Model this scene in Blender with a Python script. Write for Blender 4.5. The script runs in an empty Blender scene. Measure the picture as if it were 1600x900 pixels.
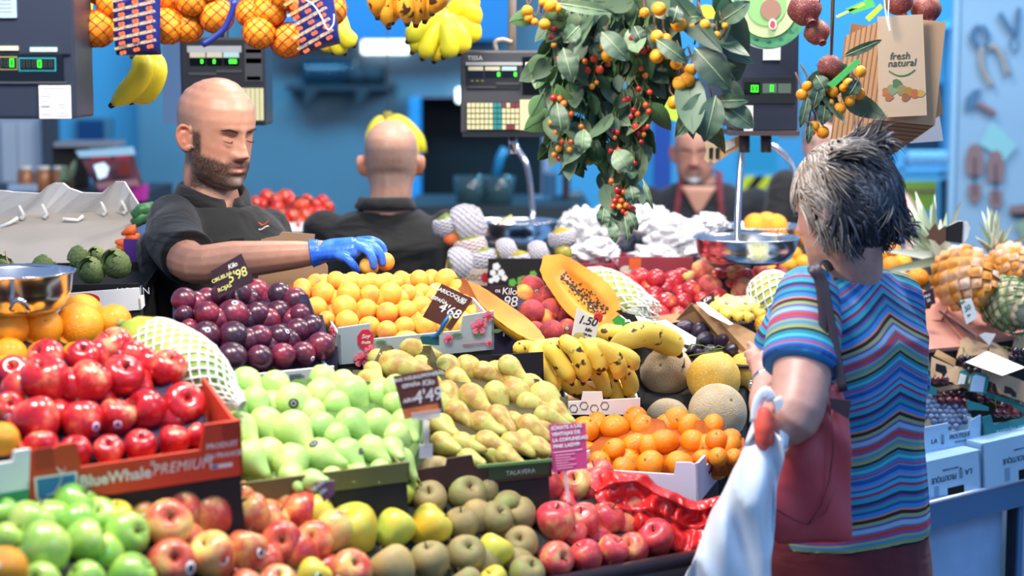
import bpy,bmesh,math,random
import numpy as np
from mathutils import Vector,Matrix,Quaternion,Euler,noise
random.seed(7)
PI=math.pi
SC=bpy.context.scene
COL=SC.collection
BM=bpy.data.materials
F=3000.0
PITCH=math.atan(360/3000.0)
CAMZ=1.75

# ---------------- camera, world, lights, exposure ----------------
cam_d=bpy.data.cameras.new('camera');cam=bpy.data.objects.new('camera',cam_d);COL.objects.link(cam)
cam.location=(0,0,CAMZ);cam.rotation_euler=(PI/2-PITCH,0,0)
cam_d.lens=F*36/1600;cam_d.sensor_width=36;cam_d.clip_end=100
cam_d.dof.use_dof=True;cam_d.dof.focus_distance=4.15;cam_d.dof.aperture_fstop=2.3
SC.camera=cam
SC.view_settings.view_transform='Standard';SC.view_settings.look='None'
SC.view_settings.gamma=1.0;SC.view_settings.exposure=0.0;SC.view_settings.use_curve_mapping=False
W=bpy.data.worlds.new('world');SC.world=W;W.use_nodes=True
W.node_tree.nodes['Background'].inputs[0].default_value=(0.30,0.50,0.92,1)
W.node_tree.nodes['Background'].inputs[1].default_value=0.72

def area(name,loc,target,size,power,col,sy=None):
    d=bpy.data.lights.new(name,'AREA');d.energy=power;d.color=col
    d.shape='RECTANGLE';d.size=size;d.size_y=sy or size
    o=bpy.data.objects.new(name,d);COL.objects.link(o);o.location=loc
    o.rotation_euler=(Vector(target)-Vector(loc)).to_track_quat('-Z','Y').to_euler()
    return o
WARM=(1.0,0.93,0.84)
area('stall_lamp',(-0.9,2.9,2.75),(-0.55,3.4,1.0),0.55,38,WARM,0.25)
area('stall_lamp',(-0.1,3.2,2.75),(0.05,3.9,1.0),0.55,35,WARM,0.25)
area('stall_lamp',(0.7,4.3,2.8),(0.55,4.7,1.0),0.5,30,WARM,0.25)
area('stall_lamp',(1.6,5.0,2.8),(1.35,5.5,0.9),0.5,48,WARM,0.25)
area('aisle_lamp',(-0.2,5.3,3.0),(-0.2,5.7,1.0),0.7,34,WARM,0.3)
area('aisle_lamp',(0.9,7.2,3.0),(0.9,7.4,1.2),0.7,30,WARM,0.3)
area('market_light',(2.6,1.6,2.9),(0.9,3.9,0.9),1.2,26,(0.30,0.62,1.0),1.0)
area('wall_wash',(-1.6,9.5,3.4),(-1.2,11.8,1.6),2.4,160,(0.20,0.66,1.0),0.6)
area('wall_wash',(2.4,9.5,3.4),(2.2,11.8,1.6),2.4,160,(0.20,0.66,1.0),0.6)
area('panel_wash',(2.6,6.6,3.2),(2.4,8.6,1.8),1.0,34,(0.5,0.78,1.0),0.5)

# ---------------- geometry helpers ----------------
def P(px,py,Y):
    a=(px-800)/F;b=(450-py)/F
    d=Vector((a,math.cos(PITCH)+b*math.sin(PITCH),-math.sin(PITCH)+b*math.cos(PITCH)))
    return Vector((0,0,CAMZ))+d*(Y/d.y)
def PB(a,b,dy):return MB().box(tuple(P(*a)),tuple(P(*b)+Vector((0,dy,0))))
def M1(Y):return Y/F            # metres per pixel at depth Y
def lerp(a,b,t):return a+(b-a)*t
def tag(o,label=None,cat=None,group=None,kind=None):
    if label:o['label']=label
    if cat:o['category']=cat
    if group:o['group']=group
    if kind:o['kind']=kind
    return o
def thing(name,label,cat,loc=(0,0,0),group=None,rotz=0.0):
    o=bpy.data.objects.new(name,None);COL.objects.link(o)
    o.location=loc;o.rotation_euler=(0,0,rotz);o.empty_display_size=.02
    return tag(o,label,cat,group)
def wmat(o):
    m=Matrix.LocRotScale(o.location,o.rotation_euler.to_quaternion() if o.rotation_mode!='QUATERNION' else o.rotation_quaternion,o.scale)
    return wmat(o.parent) @ m if o.parent else m
def link(name,me,parent=None,mats=None,smooth=True):
    o=bpy.data.objects.new(name,me);COL.objects.link(o)
    if parent:o.parent=parent
    return o
def mesh_from(name,V,Fc,mats=None,smooth=True,mi=None):
    me=bpy.data.meshes.new(name);me.from_pydata([tuple(v) for v in V],[],Fc)
    if mats is not None:
        for m in (mats if isinstance(mats,(list,tuple)) else [mats]):me.materials.append(m)
    if mi:me.polygons.foreach_set('material_index',mi)
    me.polygons.foreach_set('use_smooth',[bool(smooth)]*len(me.polygons))
    me.update();return me

class MB:
    """collects shapes (in world coordinates, or in the frame M) into one mesh"""
    def __init__(s,M=None):s.V=[];s.F=[];s.mi=[];s.M=M;s.cm=0;s.M0=M
    def add(s,vs,fs):
        n=len(s.V)
        if s.M is not None:vs=[s.M @ Vector(v) for v in vs]
        s.V+=[Vector(v) for v in vs];s.F+=[tuple(i+n for i in f) for f in fs];s.mi+=[s.cm]*len(fs)
        return s
    def box(s,a,b,bev=0.0):
        x0,y0,z0=a;x1,y1,z1=b
        if bev <= 0:
            vs=[(x,y,z) for z in (z0,z1) for y in (y0,y1) for x in (x0,x1)]
            return s.add(vs,[(0,2,3,1),(4,5,7,6),(0,1,5,4),(2,6,7,3),(0,4,6,2),(1,3,7,5)])
        bm=bmesh.new();bmesh.ops.create_cube(bm,size=1)
        for v in bm.verts:v.co=Vector(((x0+x1)/2+v.co.x*(x1-x0),(y0+y1)/2+v.co.y*(y1-y0),(z0+z1)/2+v.co.z*(z1-z0)))
        bmesh.ops.bevel(bm,geom=bm.edges[:],offset=bev,segments=2,profile=.6,affect='EDGES')
        bm.verts.index_update()
        s.add([v.co.copy() for v in bm.verts],[[v.index for v in f.verts] for f in bm.faces]);bm.free();return s
    def prism(s,poly,y0,y1):
        """poly in (x,z), extruded along y"""
        n=len(poly);vs=[(p[0],y0,p[1]) for p in poly]+[(p[0],y1,p[1]) for p in poly]
        ar=sum(poly[i][0]*poly[(i+1) % n][1]-poly[(i+1) % n][0]*poly[i][1] for i in range(n))
        fs=[tuple(range(n)),tuple(range(2*n-1,n-1,-1))]+[(i,i+n,(i+1) % n+n,(i+1) % n) for i in range(n)]
        if ar<0:fs=[tuple(reversed(f)) for f in fs]
        return s.add(vs,fs)
    def tube(s,pts,rad,seg=8,cap=True,flat=1.0,up=None):
        pts=[Vector(p) for p in pts];n=len(pts)
        if not isinstance(rad,(list,tuple)):rad=[rad]*n
        t0=(pts[1]-pts[0]).normalized()
        u=Vector(up) if up else (Vector((0,0,1)) if abs(t0.z)<.9 else Vector((1,0,0)))
        u=(u-t0*u.dot(t0)).normalized();vs=[];fs=[]
        for i in range(n):
            t=(pts[min(i+1,n-1)]-pts[max(i-1,0)]).normalized()
            u=(u-t*u.dot(t)).normalized();w=t.cross(u)
            for k in range(seg):
                a=2*PI*k/seg
                vs.append(pts[i]+u*(math.cos(a)*rad[i]*flat)+w*(math.sin(a)*rad[i]))
        for i in range(n-1):
            for k in range(seg):
                a=i*seg+k;b=i*seg+(k+1) % seg
                fs.append((a,b,b+seg,a+seg))
        if cap:fs.append(tuple(reversed(range(seg))));fs.append(tuple(range((n-1)*seg,n*seg)))
        return s.add(vs,fs)
    def lathe(s,prof,seg=24,c=(0,0,0),axis=None):
        """prof: (r,z) bottom to top"""
        R=Matrix.Identity(3) if axis is None else Vector((0,0,1)).rotation_difference(Vector(axis).normalized()).to_matrix()
        vs=[];fs=[];c=Vector(c)
        for r,z in prof:
            for k in range(seg):
                a=2*PI*k/seg;vs.append(c+R @ Vector((r*math.cos(a),r*math.sin(a),z)))
        for i in range(len(prof)-1):
            for k in range(seg):
                a=i*seg+k;b=i*seg+(k+1) % seg;fs.append((a,b,b+seg,a+seg))
        if prof[0][0]>1e-5:fs.append(tuple(reversed(range(seg))))
        if prof[-1][0]>1e-5:fs.append(tuple(range((len(prof)-1)*seg,len(prof)*seg)))
        return s.add(vs,fs)
    def ell(s,c,r,seg=16,ring=10,R=None,fn=None):
        c=Vector(c);vs=[];fs=[]
        if not isinstance(r,(list,tuple)):r=(r,r,r)
        for i in range(ring+1):
            th=PI*i/ring
            for k in range(seg):
                a=2*PI*k/seg;d=Vector((math.sin(th)*math.cos(a),math.sin(th)*math.sin(a),-math.cos(th)))
                q=Vector((d.x*r[0],d.y*r[1],d.z*r[2]))
                if fn:q *= fn(d)
                vs.append(c+(R @ q if R else q))
        for i in range(ring):
            for k in range(seg):
                a=i*seg+k;b=i*seg+(k+1) % seg;fs.append((a,b,b+seg,a+seg))
        return s.add(vs,fs)
    def loft(s,rings,cap=True):
        n=len(rings[0]);vs=[v for r in rings for v in r];fs=[]
        for i in range(len(rings)-1):
            for k in range(n):
                a=i*n+k;b=i*n+(k+1) % n;fs.append((a,b,b+n,a+n))
        if cap:fs.append(tuple(reversed(range(n))));fs.append(tuple(range((len(rings)-1)*n,len(rings)*n)))
        return s.add(vs,fs)
    def build(s,name,mat,parent=None,smooth=False,top=False,merge=False):
        V=s.V
        if parent is not None:
            inv=wmat(parent).inverted();V=[inv @ v for v in V]
        me=mesh_from(name,V,s.F,mat,smooth,s.mi if any(s.mi) else None)
        if merge:
            bm=bmesh.new();bm.from_mesh(me);bmesh.ops.remove_doubles(bm,verts=bm.verts[:],dist=1e-5)
            bmesh.ops.recalc_face_normals(bm,faces=bm.faces[:]);bm.to_mesh(me);bm.free()
        return link(name,me,parent)

def frame(o,x,z=(0,0,1)):
    """matrix with given x axis and (roughly) z up; y points away behind"""
    x=Vector(x).normalized();z=Vector(z);z=(z-x*z.dot(x)).normalized();y=z.cross(x)
    m=Matrix((x,y,z)).transposed().to_4x4();m.translation=Vector(o);return m

_txt={}
def text(s,size,M,mat,parent,name='lettering',ext=0.0004,shear=0.0,off=0.0,ax='CENTER',jit=0.0,sx=1.0,space=1.0):
    """flat lettering: M maps local x (right), z (up), -y (towards the reader)"""
    c=bpy.data.curves.new('t','FONT');c.body=s;c.size=size;c.extrude=ext;c.shear=shear;c.offset=off
    c.align_x=ax;c.align_y='CENTER';c.resolution_u=3;c.space_character=space
    t=bpy.data.objects.new('t',c);me=bpy.data.meshes.new_from_object(t)
    bpy.data.objects.remove(t);bpy.data.curves.remove(c)
    me.materials.clear();me.materials.append(mat)
    K=Matrix(((sx,0,0,0),(0,0,-1,0),(0,1,0,0),(0,0,0,1)))
    T=(wmat(parent).inverted() if parent else Matrix()) @ M @ K
    me.transform(T)
    return link(name,me,parent)

# ---------------- materials ----------------
def mk(name):
    m=bpy.data.materials.new(name);m.use_nodes=True
    return m,m.node_tree,m.node_tree.nodes['Principled BSDF']
def rgb(c):
    if isinstance(c,str):
        c=[int(c[i:i+2],16)/255 for i in (0,2,4)]
        c=[x/12.92 if x<.04045 else ((x+.055)/1.055) ** 2.4 for x in c]
    return (c[0],c[1],c[2],1)
def N(nt,t,**kw):
    n=nt.nodes.new(t)
    for k,v in kw.items():setattr(n,k,v)
    return n
def ramp(nt,stops,interp='LINEAR'):
    r=N(nt,'ShaderNodeValToRGB');e=r.color_ramp.elements;r.color_ramp.interpolation=interp
    while len(e)>1:e.remove(e[-1])
    e[0].position=stops[0][0];e[0].color=rgb(stops[0][1])
    for p,c in stops[1:]:
        x=e.new(p);x.color=rgb(c)
    return r
def plain(name,col,rough=.5,metal=0.0,var=0.0,vs=30,bump=0.0,bs=200,coat=0.0,emit=0.0,spec=.5,alpha=1.0,trans=0.0,sheen=0.0):
    m,nt,b=mk(name);L=nt.links;b.inputs['Roughness'].default_value=rough;b.inputs['Metallic'].default_value=metal
    b.inputs['Base Color'].default_value=rgb(col);b.inputs['Coat Weight'].default_value=coat
    b.inputs['Specular IOR Level'].default_value=spec;b.inputs['Alpha'].default_value=alpha
    b.inputs['Transmission Weight'].default_value=trans;b.inputs['Sheen Weight'].default_value=sheen
    tc=N(nt,'ShaderNodeTexCoord')
    if var>0:
        n=N(nt,'ShaderNodeTexNoise');n.inputs['Scale'].default_value=vs;n.inputs['Detail'].default_value=5
        L.new(tc.outputs['Object'],n.inputs['Vector'])
        c=rgb(col);r=ramp(nt,[(.3,[x*(1-var) for x in c[:3]]),(.7,[min(1,x*(1+var)) for x in c[:3]])])
        L.new(n.outputs['Fac'],r.inputs['Fac']);L.new(r.outputs['Color'],b.inputs['Base Color'])
    if bump>0:
        n=N(nt,'ShaderNodeTexNoise');n.inputs['Scale'].default_value=bs;n.inputs['Detail'].default_value=4
        L.new(tc.outputs['Object'],n.inputs['Vector'])
        bp=N(nt,'ShaderNodeBump');bp.inputs['Strength'].default_value=bump;bp.inputs['Distance'].default_value=.002
        L.new(n.outputs['Fac'],bp.inputs['Height']);L.new(bp.outputs['Normal'],b.inputs['Normal'])
    if emit>0:
        b.inputs['Emission Color'].default_value=rgb(col);b.inputs['Emission Strength'].default_value=emit
    return m
def fmat(name,stops,ns=1.2,zk=0.0,rk=.35,nk=1.0,rough=.35,coat=0.0,sss=0.0,spec=None,spk=None,bump=0.0,bs=12,stripe=0.0,dist=.03):
    """fruit skin: noise + height along the fruit + a per-fruit shift drive a colour ramp"""
    m,nt,b=mk(name);L=nt.links
    tc=N(nt,'ShaderNodeTexCoord');oi=N(nt,'ShaderNodeObjectInfo')
    mu=N(nt,'ShaderNodeMath',operation='MULTIPLY');mu.inputs[1].default_value=37.0;L.new(oi.outputs['Random'],mu.inputs[0])
    va=N(nt,'ShaderNodeVectorMath',operation='ADD');L.new(tc.outputs['Object'],va.inputs[0]);L.new(mu.outputs[0],va.inputs[1])
    n=N(nt,'ShaderNodeTexNoise');n.inputs['Scale'].default_value=ns;n.inputs['Detail'].default_value=3;n.inputs['Roughness'].default_value=.55
    L.new(va.outputs[0],n.inputs['Vector'])
    def math_(op,a,bb):
        q=N(nt,'ShaderNodeMath',operation=op)
        for i,x in enumerate((a,bb)):
            if isinstance(x,(int,float)):q.inputs[i].default_value=x
            else:L.new(x,q.inputs[i])
        return q.outputs[0]
    f=math_('MULTIPLY',math_('SUBTRACT',n.outputs['Fac'],.5),2.2*nk)
    f=math_('ADD',f,.5)
    f=math_('ADD',f,math_('MULTIPLY',math_('SUBTRACT',oi.outputs['Random'],.5),rk))
    if zk:
        sp=N(nt,'ShaderNodeSeparateXYZ');L.new(tc.outputs['Object'],sp.inputs[0])
        f=math_('ADD',f,math_('MULTIPLY',sp.outputs['Z'],zk))
    if stripe:
        mp=N(nt,'ShaderNodeMapping');mp.inputs['Scale'].default_value=(9,9,.8);L.new(va.outputs[0],mp.inputs[0])
        n3=N(nt,'ShaderNodeTexNoise');n3.inputs['Scale'].default_value=1.5;L.new(mp.outputs[0],n3.inputs['Vector'])
        f=math_('ADD',f,math_('MULTIPLY',math_('SUBTRACT',n3.outputs['Fac'],.5),stripe))
    r=ramp(nt,stops);L.new(f,r.inputs['Fac']);colr=r.outputs['Color']
    if spk:
        c,sc,th=spk
        n2=N(nt,'ShaderNodeTexNoise');n2.inputs['Scale'].default_value=sc;n2.inputs['Detail'].default_value=2;L.new(va.outputs[0],n2.inputs['Vector'])
        g=N(nt,'ShaderNodeMapRange');g.inputs[1].default_value=th;g.inputs[2].default_value=th+.05;L.new(n2.outputs['Fac'],g.inputs[0])
        mx=N(nt,'ShaderNodeMix',data_type='RGBA');L.new(g.outputs[0],mx.inputs[0]);L.new(colr,mx.inputs[6]);mx.inputs[7].default_value=rgb(c);colr=mx.outputs[2]
    L.new(colr,b.inputs['Base Color']);b.inputs['Roughness'].default_value=rough;b.inputs['Coat Weight'].default_value=coat
    if coat:b.inputs['Coat Roughness'].default_value=.12
    if sss:b.inputs['Subsurface Weight'].default_value=sss;b.inputs['Subsurface Radius'].default_value=(.01,.005,.002);b.inputs['Subsurface Scale'].default_value=1.0
    if bump:
        n4=N(nt,'ShaderNodeTexNoise');n4.inputs['Scale'].default_value=bs;n4.inputs['Detail'].default_value=3;L.new(va.outputs[0],n4.inputs['Vector'])
        bp=N(nt,'ShaderNodeBump');bp.inputs['Strength'].default_value=bump;bp.inputs['Distance'].default_value=dist
        L.new(n4.outputs['Fac'],bp.inputs['Height']);L.new(bp.outputs['Normal'],b.inputs['Normal'])
    return m

WHITE=plain('white_card','f2f0ec',.7,var=.05,vs=8)
BLACKP=plain('black_plastic','16171a',.35)
DARK=plain('dark_card','1d1a18',.7,var=.2)
STEEL=plain('brushed_steel','c9ccd0',.22,1.0)
CHROME=plain('chrome','e0e2e6',.08,1.0)
KRAFT=plain('kraft_card','a5805a',.8,var=.08,vs=12,bump=.1)
INKW=plain('white_ink','f5f3ee',.6)
INKB=plain('black_ink','15161a',.6)
STEM=plain('stem_brown','4a3220',.8)
STEMG=plain('stem_green','7f8d3c',.7)
PAPER=plain('paper_white','f4f3f0',.7)
# ---------------- the setting ----------------
def struct(mb,name,mat,**k):return tag(mb.build(name,mat,**k),kind='structure')
struct(MB().box((-8,-3,-.05),(8,16,0)),'floor',plain('floor_grey','4a4c50',.4,var=.15,vs=3))
WALLB=plain('blue_wall_paint','4f90b0',.7,var=.05,vs=2)
WALLG=plain('slate_wall_paint','56707e',.7,var=.1,vs=2)
struct(MB().box((-7,12,0),(-2.25,12.2,4)),'wall_left',WALLB)
struct(MB().box((-2.25,11.6,0),(-.62,12.2,4)).box((-.62,11.6,1.52),(.25,12.2,4)),'wall_back',WALLG)
struct(MB().box((.25,12,0),(8,12.2,4)),'wall_right',WALLB)
# ---------------- fruit kinds (unit meshes, radius 1) ----------------
def surf(prof,seg=26,lob=None,bend=None):
    mb=MB();vs=[];n=len(prof)
    mb.lathe(prof,seg)
    for v in mb.V:
        if lob:
            a=math.atan2(v.y,v.x);k=lob(a,v.z);v.x *= k;v.y *= k
        if bend:bend(v)
    return mb
def fine(prof,n=16):
    """smooth resampling of a profile by Catmull-Rom"""
    out=[];P_=[prof[0]]+list(prof)+[prof[-1]];m=len(prof)-1
    for i in range(n+1):
        t=i/n*m;k=min(int(t),m-1);t-=k;p0,p1,p2,p3=P_[k:k+4]
        q=[.5*((2*p1[j])+(-p0[j]+p2[j])*t+(2*p0[j]-5*p1[j]+4*p2[j]-p3[j])*t*t+(-p0[j]+3*p1[j]-3*p2[j]+p3[j])*t ** 3) for j in (0,1)]
        out.append((max(0,q[0]),q[1]))
    out[0]=(0,prof[0][1]);out[-1]=(0,prof[-1][1]);return out
APPLE=[(0,-.66),(.16,-.76),(.36,-.86),(.62,-.74),(.86,-.40),(1,.08),(.93,.52),(.70,.80),(.42,.90),(.18,.80),(0,.58)]
CONE_APPLE=[(0,-.86),(.14,-.96),(.32,-1.02),(.55,-.84),(.80,-.38),(.98,.14),(.95,.56),(.74,.84),(.44,.93),(.18,.82),(0,.60)]
ROUND=[(0,-.97),(.12,-.98),(.38,-.91),(.70,-.70),(.93,-.35),(1,0),(.93,.36),(.70,.71),(.38,.92),(.12,.97),(0,.94)]
PEAR=[(0,-.92),(.15,-1.0),(.45,-.94),(.80,-.66),(1.0,-.15),(.93,.32),(.68,.78),(.46,1.15),(.34,1.50),(.22,1.72),(.08,1.80),(0,1.78)]
LONGPEAR=[(0,-.95),(.15,-1.02),(.45,-.95),(.80,-.62),(.98,-.05),(.90,.50),(.68,1.05),(.52,1.55),(.42,2.0),(.28,2.35),(.1,2.5),(0,2.48)]
GROOVE=lambda d:(lambda a,z:1-d*math.exp(-(((a+PI) % (2*PI)-PI)/.22) ** 2)*(1-abs(z)*.3))
def kind_mesh(name,prof,mat,n=16,seg=26,lob=None,bend=None):
    mb=surf(fine(prof,n),seg,lob,bend)
    return mesh_from(name,mb.V,mb.F,mat,True)
def bender(k):
    def f(v):
        if v.z>0:v.x+=k*v.z*v.z
    return f
def lobes5(a,z):return 1+.025*math.cos(5*a)*max(0,-z+.2)+.015*math.cos(3*a+1)
def stem_mesh(z0,z1,bend=.12,r=.045,mat=STEM):
    mb=MB();mb.tube([(0,0,z0),(bend*.3,0,lerp(z0,z1,.5)),(bend,0,z1)],[r*1.1,r*.8,r*1.3],6)
    return mesh_from('stem',mb.V,mb.F,mat,True)
def calyx_mesh(z,r=.13,mat=None):
    mb=MB()
    for k in range(5):
        a=k*2*PI/5;c,s_=math.cos(a),math.sin(a)
        mb.add([(0,0,z),(r*c-.03*s_,r*s_+.03*c,z-.03),(r*1.3*c,r*1.3*s_,z-.01),(r*c+.03*s_,r*s_-.03*c,z-.03)],[(0,1,2,3)])
    return mesh_from('calyx',mb.V,mb.F,mat or STEM,True)
def sticker_mesh(name,ring,core,rad=.26,core2=None):
    """small curved disc on a unit sphere, facing +z"""
    mb=MB();seg=18;vs=[(0,0,1.0)];fs=[];mi=[]
    rr=[rad*.35,rad*.6,rad*.98,rad]
    for j,r in enumerate(rr):
        for k in range(seg):
            a=2*PI*k/seg;vs.append((math.sin(r)*math.cos(a),math.sin(r)*math.sin(a),math.cos(r)-(.02 if j==3 else 0)))
    for k in range(seg):fs.append((0,1+k,1+(k+1) % seg));mi.append(2)
    for j in range(3):
        for k in range(seg):
            a=1+j*seg+k;b=1+j*seg+(k+1) % seg;fs.append((a,a+seg,b+seg,b));mi.append(1 if j==0 else 0)
    return mesh_from(name,vs,fs,[ring,core,core2 or core],True,mi)

K={}
def kind(key,name,meshes,cat,kids=()):K[key]=dict(name=name,meshes=meshes,cat=cat,kids=kids)
m_red=fmat('red_apple_skin',[(0,'f0b080'),(.16,'ee7050'),(.38,'d3282c'),(.7,'b4141f'),(1,'8a1030')],ns=.8,zk=-.12,rk=.3,rough=.22,coat=.5,stripe=.5,spk=('e0b090',26,.70))
m_green=fmat('green_apple_skin',[(0,'d4e27a'),(.45,'a8d25a'),(.8,'86c24e'),(1,'7cba5c')],ns=.8,rk=.4,rough=.25,coat=.4,spk=('e4efb0',28,.70))
m_bi=fmat('blushed_apple_skin',[(0,'ecd070'),(.3,'e8b066'),(.52,'dc7450'),(.8,'c8402f'),(1,'b03038')],ns=.8,rk=.4,rough=.32,coat=.25,stripe=.6,spk=('f0d8a8',26,.68))
m_gold=fmat('yellow_green_skin',[(0,'eac23a'),(.4,'e0cf4a'),(.7,'cdd24e'),(1,'a8c45a')],ns=.7,rk=.4,rough=.35,coat=.15,spk=('b09a50',30,.68))
m_russ=fmat('russet_skin',[(0,'b59a5c'),(.4,'a08a58'),(.75,'8f8450'),(1,'8c9850')],ns=.8,rk=.5,rough=.6,spk=('c8b888',34,.62))
m_pink=fmat('pink_apple_skin',[(0,'e6c870'),(.18,'ea9a6a'),(.4,'e2584e'),(.75,'d03a4c'),(1,'b83050')],ns=.7,rk=.3,rough=.35,coat=.2,stripe=.4,spk=('f2c4a0',28,.68))
m_or=fmat('orange_skin',[(0,'f59a08'),(.5,'fba612'),(1,'f08c0c')],ns=.7,rk=.8,rough=.36,coat=.15,bump=.35,bs=22,dist=.02)
m_man=fmat('mandarin_skin',[(0,'f88a10'),(.5,'f99812'),(1,'f07c0a')],ns=.7,rk=.8,rough=.32,coat=.2,bump=.3,bs=20,dist=.02)
m_plum=fmat('plum_skin',[(0,'301a2c'),(.35,'45182e'),(.65,'5c1c34'),(1,'8c2438')],ns=.7,rk=.7,rough=.3,coat=.15,spk=('7c5a70',20,.64))
m_apr=fmat('apricot_skin',[(0,'f08848'),(.22,'f69a3c'),(.5,'fbae3e'),(1,'fbbc50')],ns=.8,rk=.4,rough=.5,sss=.05)
m_gp=fmat('green_pear_skin',[(0,'cfe08a'),(.5,'b4d678'),(1,'9ccb70')],ns=.8,rk=.5,rough=.4,coat=.1,spk=('8cab58',34,.66))
m_bp=fmat('russet_pear_skin',[(0,'a87a3e'),(.3,'b4944a'),(.55,'c0b25e'),(.8,'b8b860'),(1,'a4b45a')],ns=1.2,zk=.03,rk=.5,rough=.5,coat=.05,spk=('8a6a38',30,.62))
m_peach=fmat('peach_skin',[(0,'f4a838'),(.22,'ee7a40'),(.45,'c03c3c'),(.75,'96303c'),(1,'7c3848')],ns=.7,rk=.4,rough=.75,spk=('b87a80',24,.6))
m_nect=fmat('nectarine_skin',[(0,'f0b04a'),(.18,'e8684a'),(.42,'cc2c34'),(1,'a01c2c')],ns=.7,rk=.3,rough=.28,coat=.3,spk=('e09070',30,.68))
m_flat=fmat('flat_peach_skin',[(0,'e6c878'),(.3,'e4a068'),(.55,'d8605a'),(1,'b83c48')],ns=.8,rk=.5,rough=.7)
m_mel=fmat('melon_skin',[(0,'e6c08a'),(.5,'f0d4a4'),(1,'eedcb8')],ns=2.0,rk=.5,rough=.75,spk=('f6e8cc',34,.52),bump=.6,bs=26,dist=.02)
m_mely=fmat('yellow_melon_skin',[(0,'f0b030'),(.5,'f4c048'),(1,'e8c060')],ns=1.0,rk=.3,rough=.45,spk=('f8dc90',18,.58),bump=.2,bs=20,dist=.02)
m_tom=fmat('tomato_skin',[(0,'e2502c'),(.5,'d8301f'),(1,'c02018')],ns=.6,rk=.5,rough=.2,coat=.4)
kind('red','red_apple',[kind_mesh('red_apple',CONE_APPLE,m_red,lob=lobes5),kind_mesh('red_apple',APPLE,m_red,lob=lobes5)],'apple',('stem','calyx'))
kind('green','green_apple',[kind_mesh('green_apple',APPLE,m_green,lob=lobes5)],'apple',('stem','calyx'))
kind('bi','blushed_apple',[kind_mesh('blushed_apple',APPLE,m_bi,lob=lobes5),kind_mesh('blushed_apple',CONE_APPLE,m_bi,lob=lobes5)],'apple',('stem','calyx'))
kind('gold','yellow_apple',[kind_mesh('yellow_apple',APPLE,m_gold,lob=lobes5),kind_mesh('yellow_apple',CONE_APPLE,m_gold,lob=lobes5)],'apple',('stem','calyx'))
kind('russ','russet_apple',[kind_mesh('russet_apple',APPLE,m_russ,lob=lobes5)],'apple',('stem','calyx'))
kind('pink','pink_apple',[kind_mesh('pink_apple',CONE_APPLE,m_pink,lob=lobes5),kind_mesh('pink_apple',APPLE,m_pink,lob=lobes5)],'apple',('stem','calyx'))
kind('or','orange',[kind_mesh('orange',ROUND,m_or)],'orange',('navel',))
kind('man','mandarin',[kind_mesh('mandarin',[(r,z*.86) for r,z in ROUND],m_man)],'mandarin',('navel',))
kind('plum','plum',[kind_mesh('plum',ROUND,m_plum,lob=GROOVE(.05))],'plum',('dot',))
kind('apr','apricot',[kind_mesh('apricot',ROUND,m_apr,lob=GROOVE(.08))],'apricot',('dot',))
kind('gp','green_pear',[kind_mesh('green_pear',PEAR,m_gp,lob=lobes5,bend=bender(.06)),kind_mesh('green_pear',PEAR,m_gp,lob=lobes5,bend=bender(-.05))],'pear',('pstem',))
kind('bp','russet_pear',[kind_mesh('russet_pear',LONGPEAR,m_bp,lob=lobes5,bend=bender(.07)),kind_mesh('russet_pear',LONGPEAR,m_bp,bend=bender(-.05))],'pear',('pstem2',))
kind('peach','peach',[kind_mesh('peach',ROUND,m_peach,lob=GROOVE(.06))],'peach',('dot',))
kind('nect','nectarine',[kind_mesh('nectarine',ROUND,m_nect,lob=GROOVE(.05))],'nectarine',('dot',))
kind('flat','flat_peach',[kind_mesh('flat_peach',[(0,-.5),(.3,-.62),(.7,-.62),(1,-.2),(1,.15),(.8,.5),(.45,.62),(.15,.4),(0,.25)],m_flat)],'peach',())
kind('mel','netted_melon',[kind_mesh('netted_melon',ROUND,m_mel,24,40)],'melon',('navel',))
kind('mely','yellow_melon',[kind_mesh('yellow_melon',ROUND,m_mely,24,40,lob=lambda a,z:1+.012*math.cos(9*a))],'melon',('navel',))
kind('tom','tomato',[kind_mesh('tomato',[(r,z*.85) for r,z in ROUND],m_tom,lob=lambda a,z:1+.02*math.cos(6*a))],'tomato',('tomcal',))
kidmesh={
    'stem':[stem_mesh(.55,1.12),stem_mesh(.55,1.02,-.2)],
    'calyx':[calyx_mesh(-.74)],
    'pstem':[stem_mesh(1.72,2.35,.25,.05,STEMG),stem_mesh(1.72,2.25,-.22,.05,STEMG)],
    'pstem2':[stem_mesh(2.42,3.1,.25,.05,STEM),stem_mesh(2.42,3.0,-.3,.05,STEM)],
}
mb=MB();mb.lathe([(0,.955),(.05,.965),(.09,.955),(.1,.93)],8);kidmesh['navel']=[mesh_from('stem_button',mb.V,mb.F,plain('button_green','8a8a40',.8),True)]
mb=MB();mb.lathe([(0,.925),(.05,.945),(.07,.94),(.08,.90)],8);kidmesh['dot']=[mesh_from('stem_pit',mb.V,mb.F,STEM,True)]
mb=MB()
for k in range(6):
    a=k*PI/3;c,s_=math.cos(a),math.sin(a)
    mb.add([(-.04*s_,.04*c,.82),(.35*c-.07*s_,.35*s_+.07*c,.82),(.62*c,.62*s_,.80),(.35*c+.07*s_,.35*s_-.07*c,.82),(.04*s_,-.04*c,.82)],[(0,4,3,2,1)])
kidmesh['tomcal']=[mesh_from('calyx',mb.V,mb.F,plain('calyx_green','3c6a2a',.7),True)]
KNAME={'stem':'stem','calyx':'calyx','pstem':'stem','pstem2':'stem','navel':'stem_button','dot':'stem_pit','tomcal':'calyx'}
BLUES=plain('sticker_blue','2a5aa8',.4);REDS=plain('sticker_red','c22a2e',.4);GRNS=plain('sticker_green','1c5a48',.4);BLKS=plain('sticker_black','1c1d22',.4)
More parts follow.
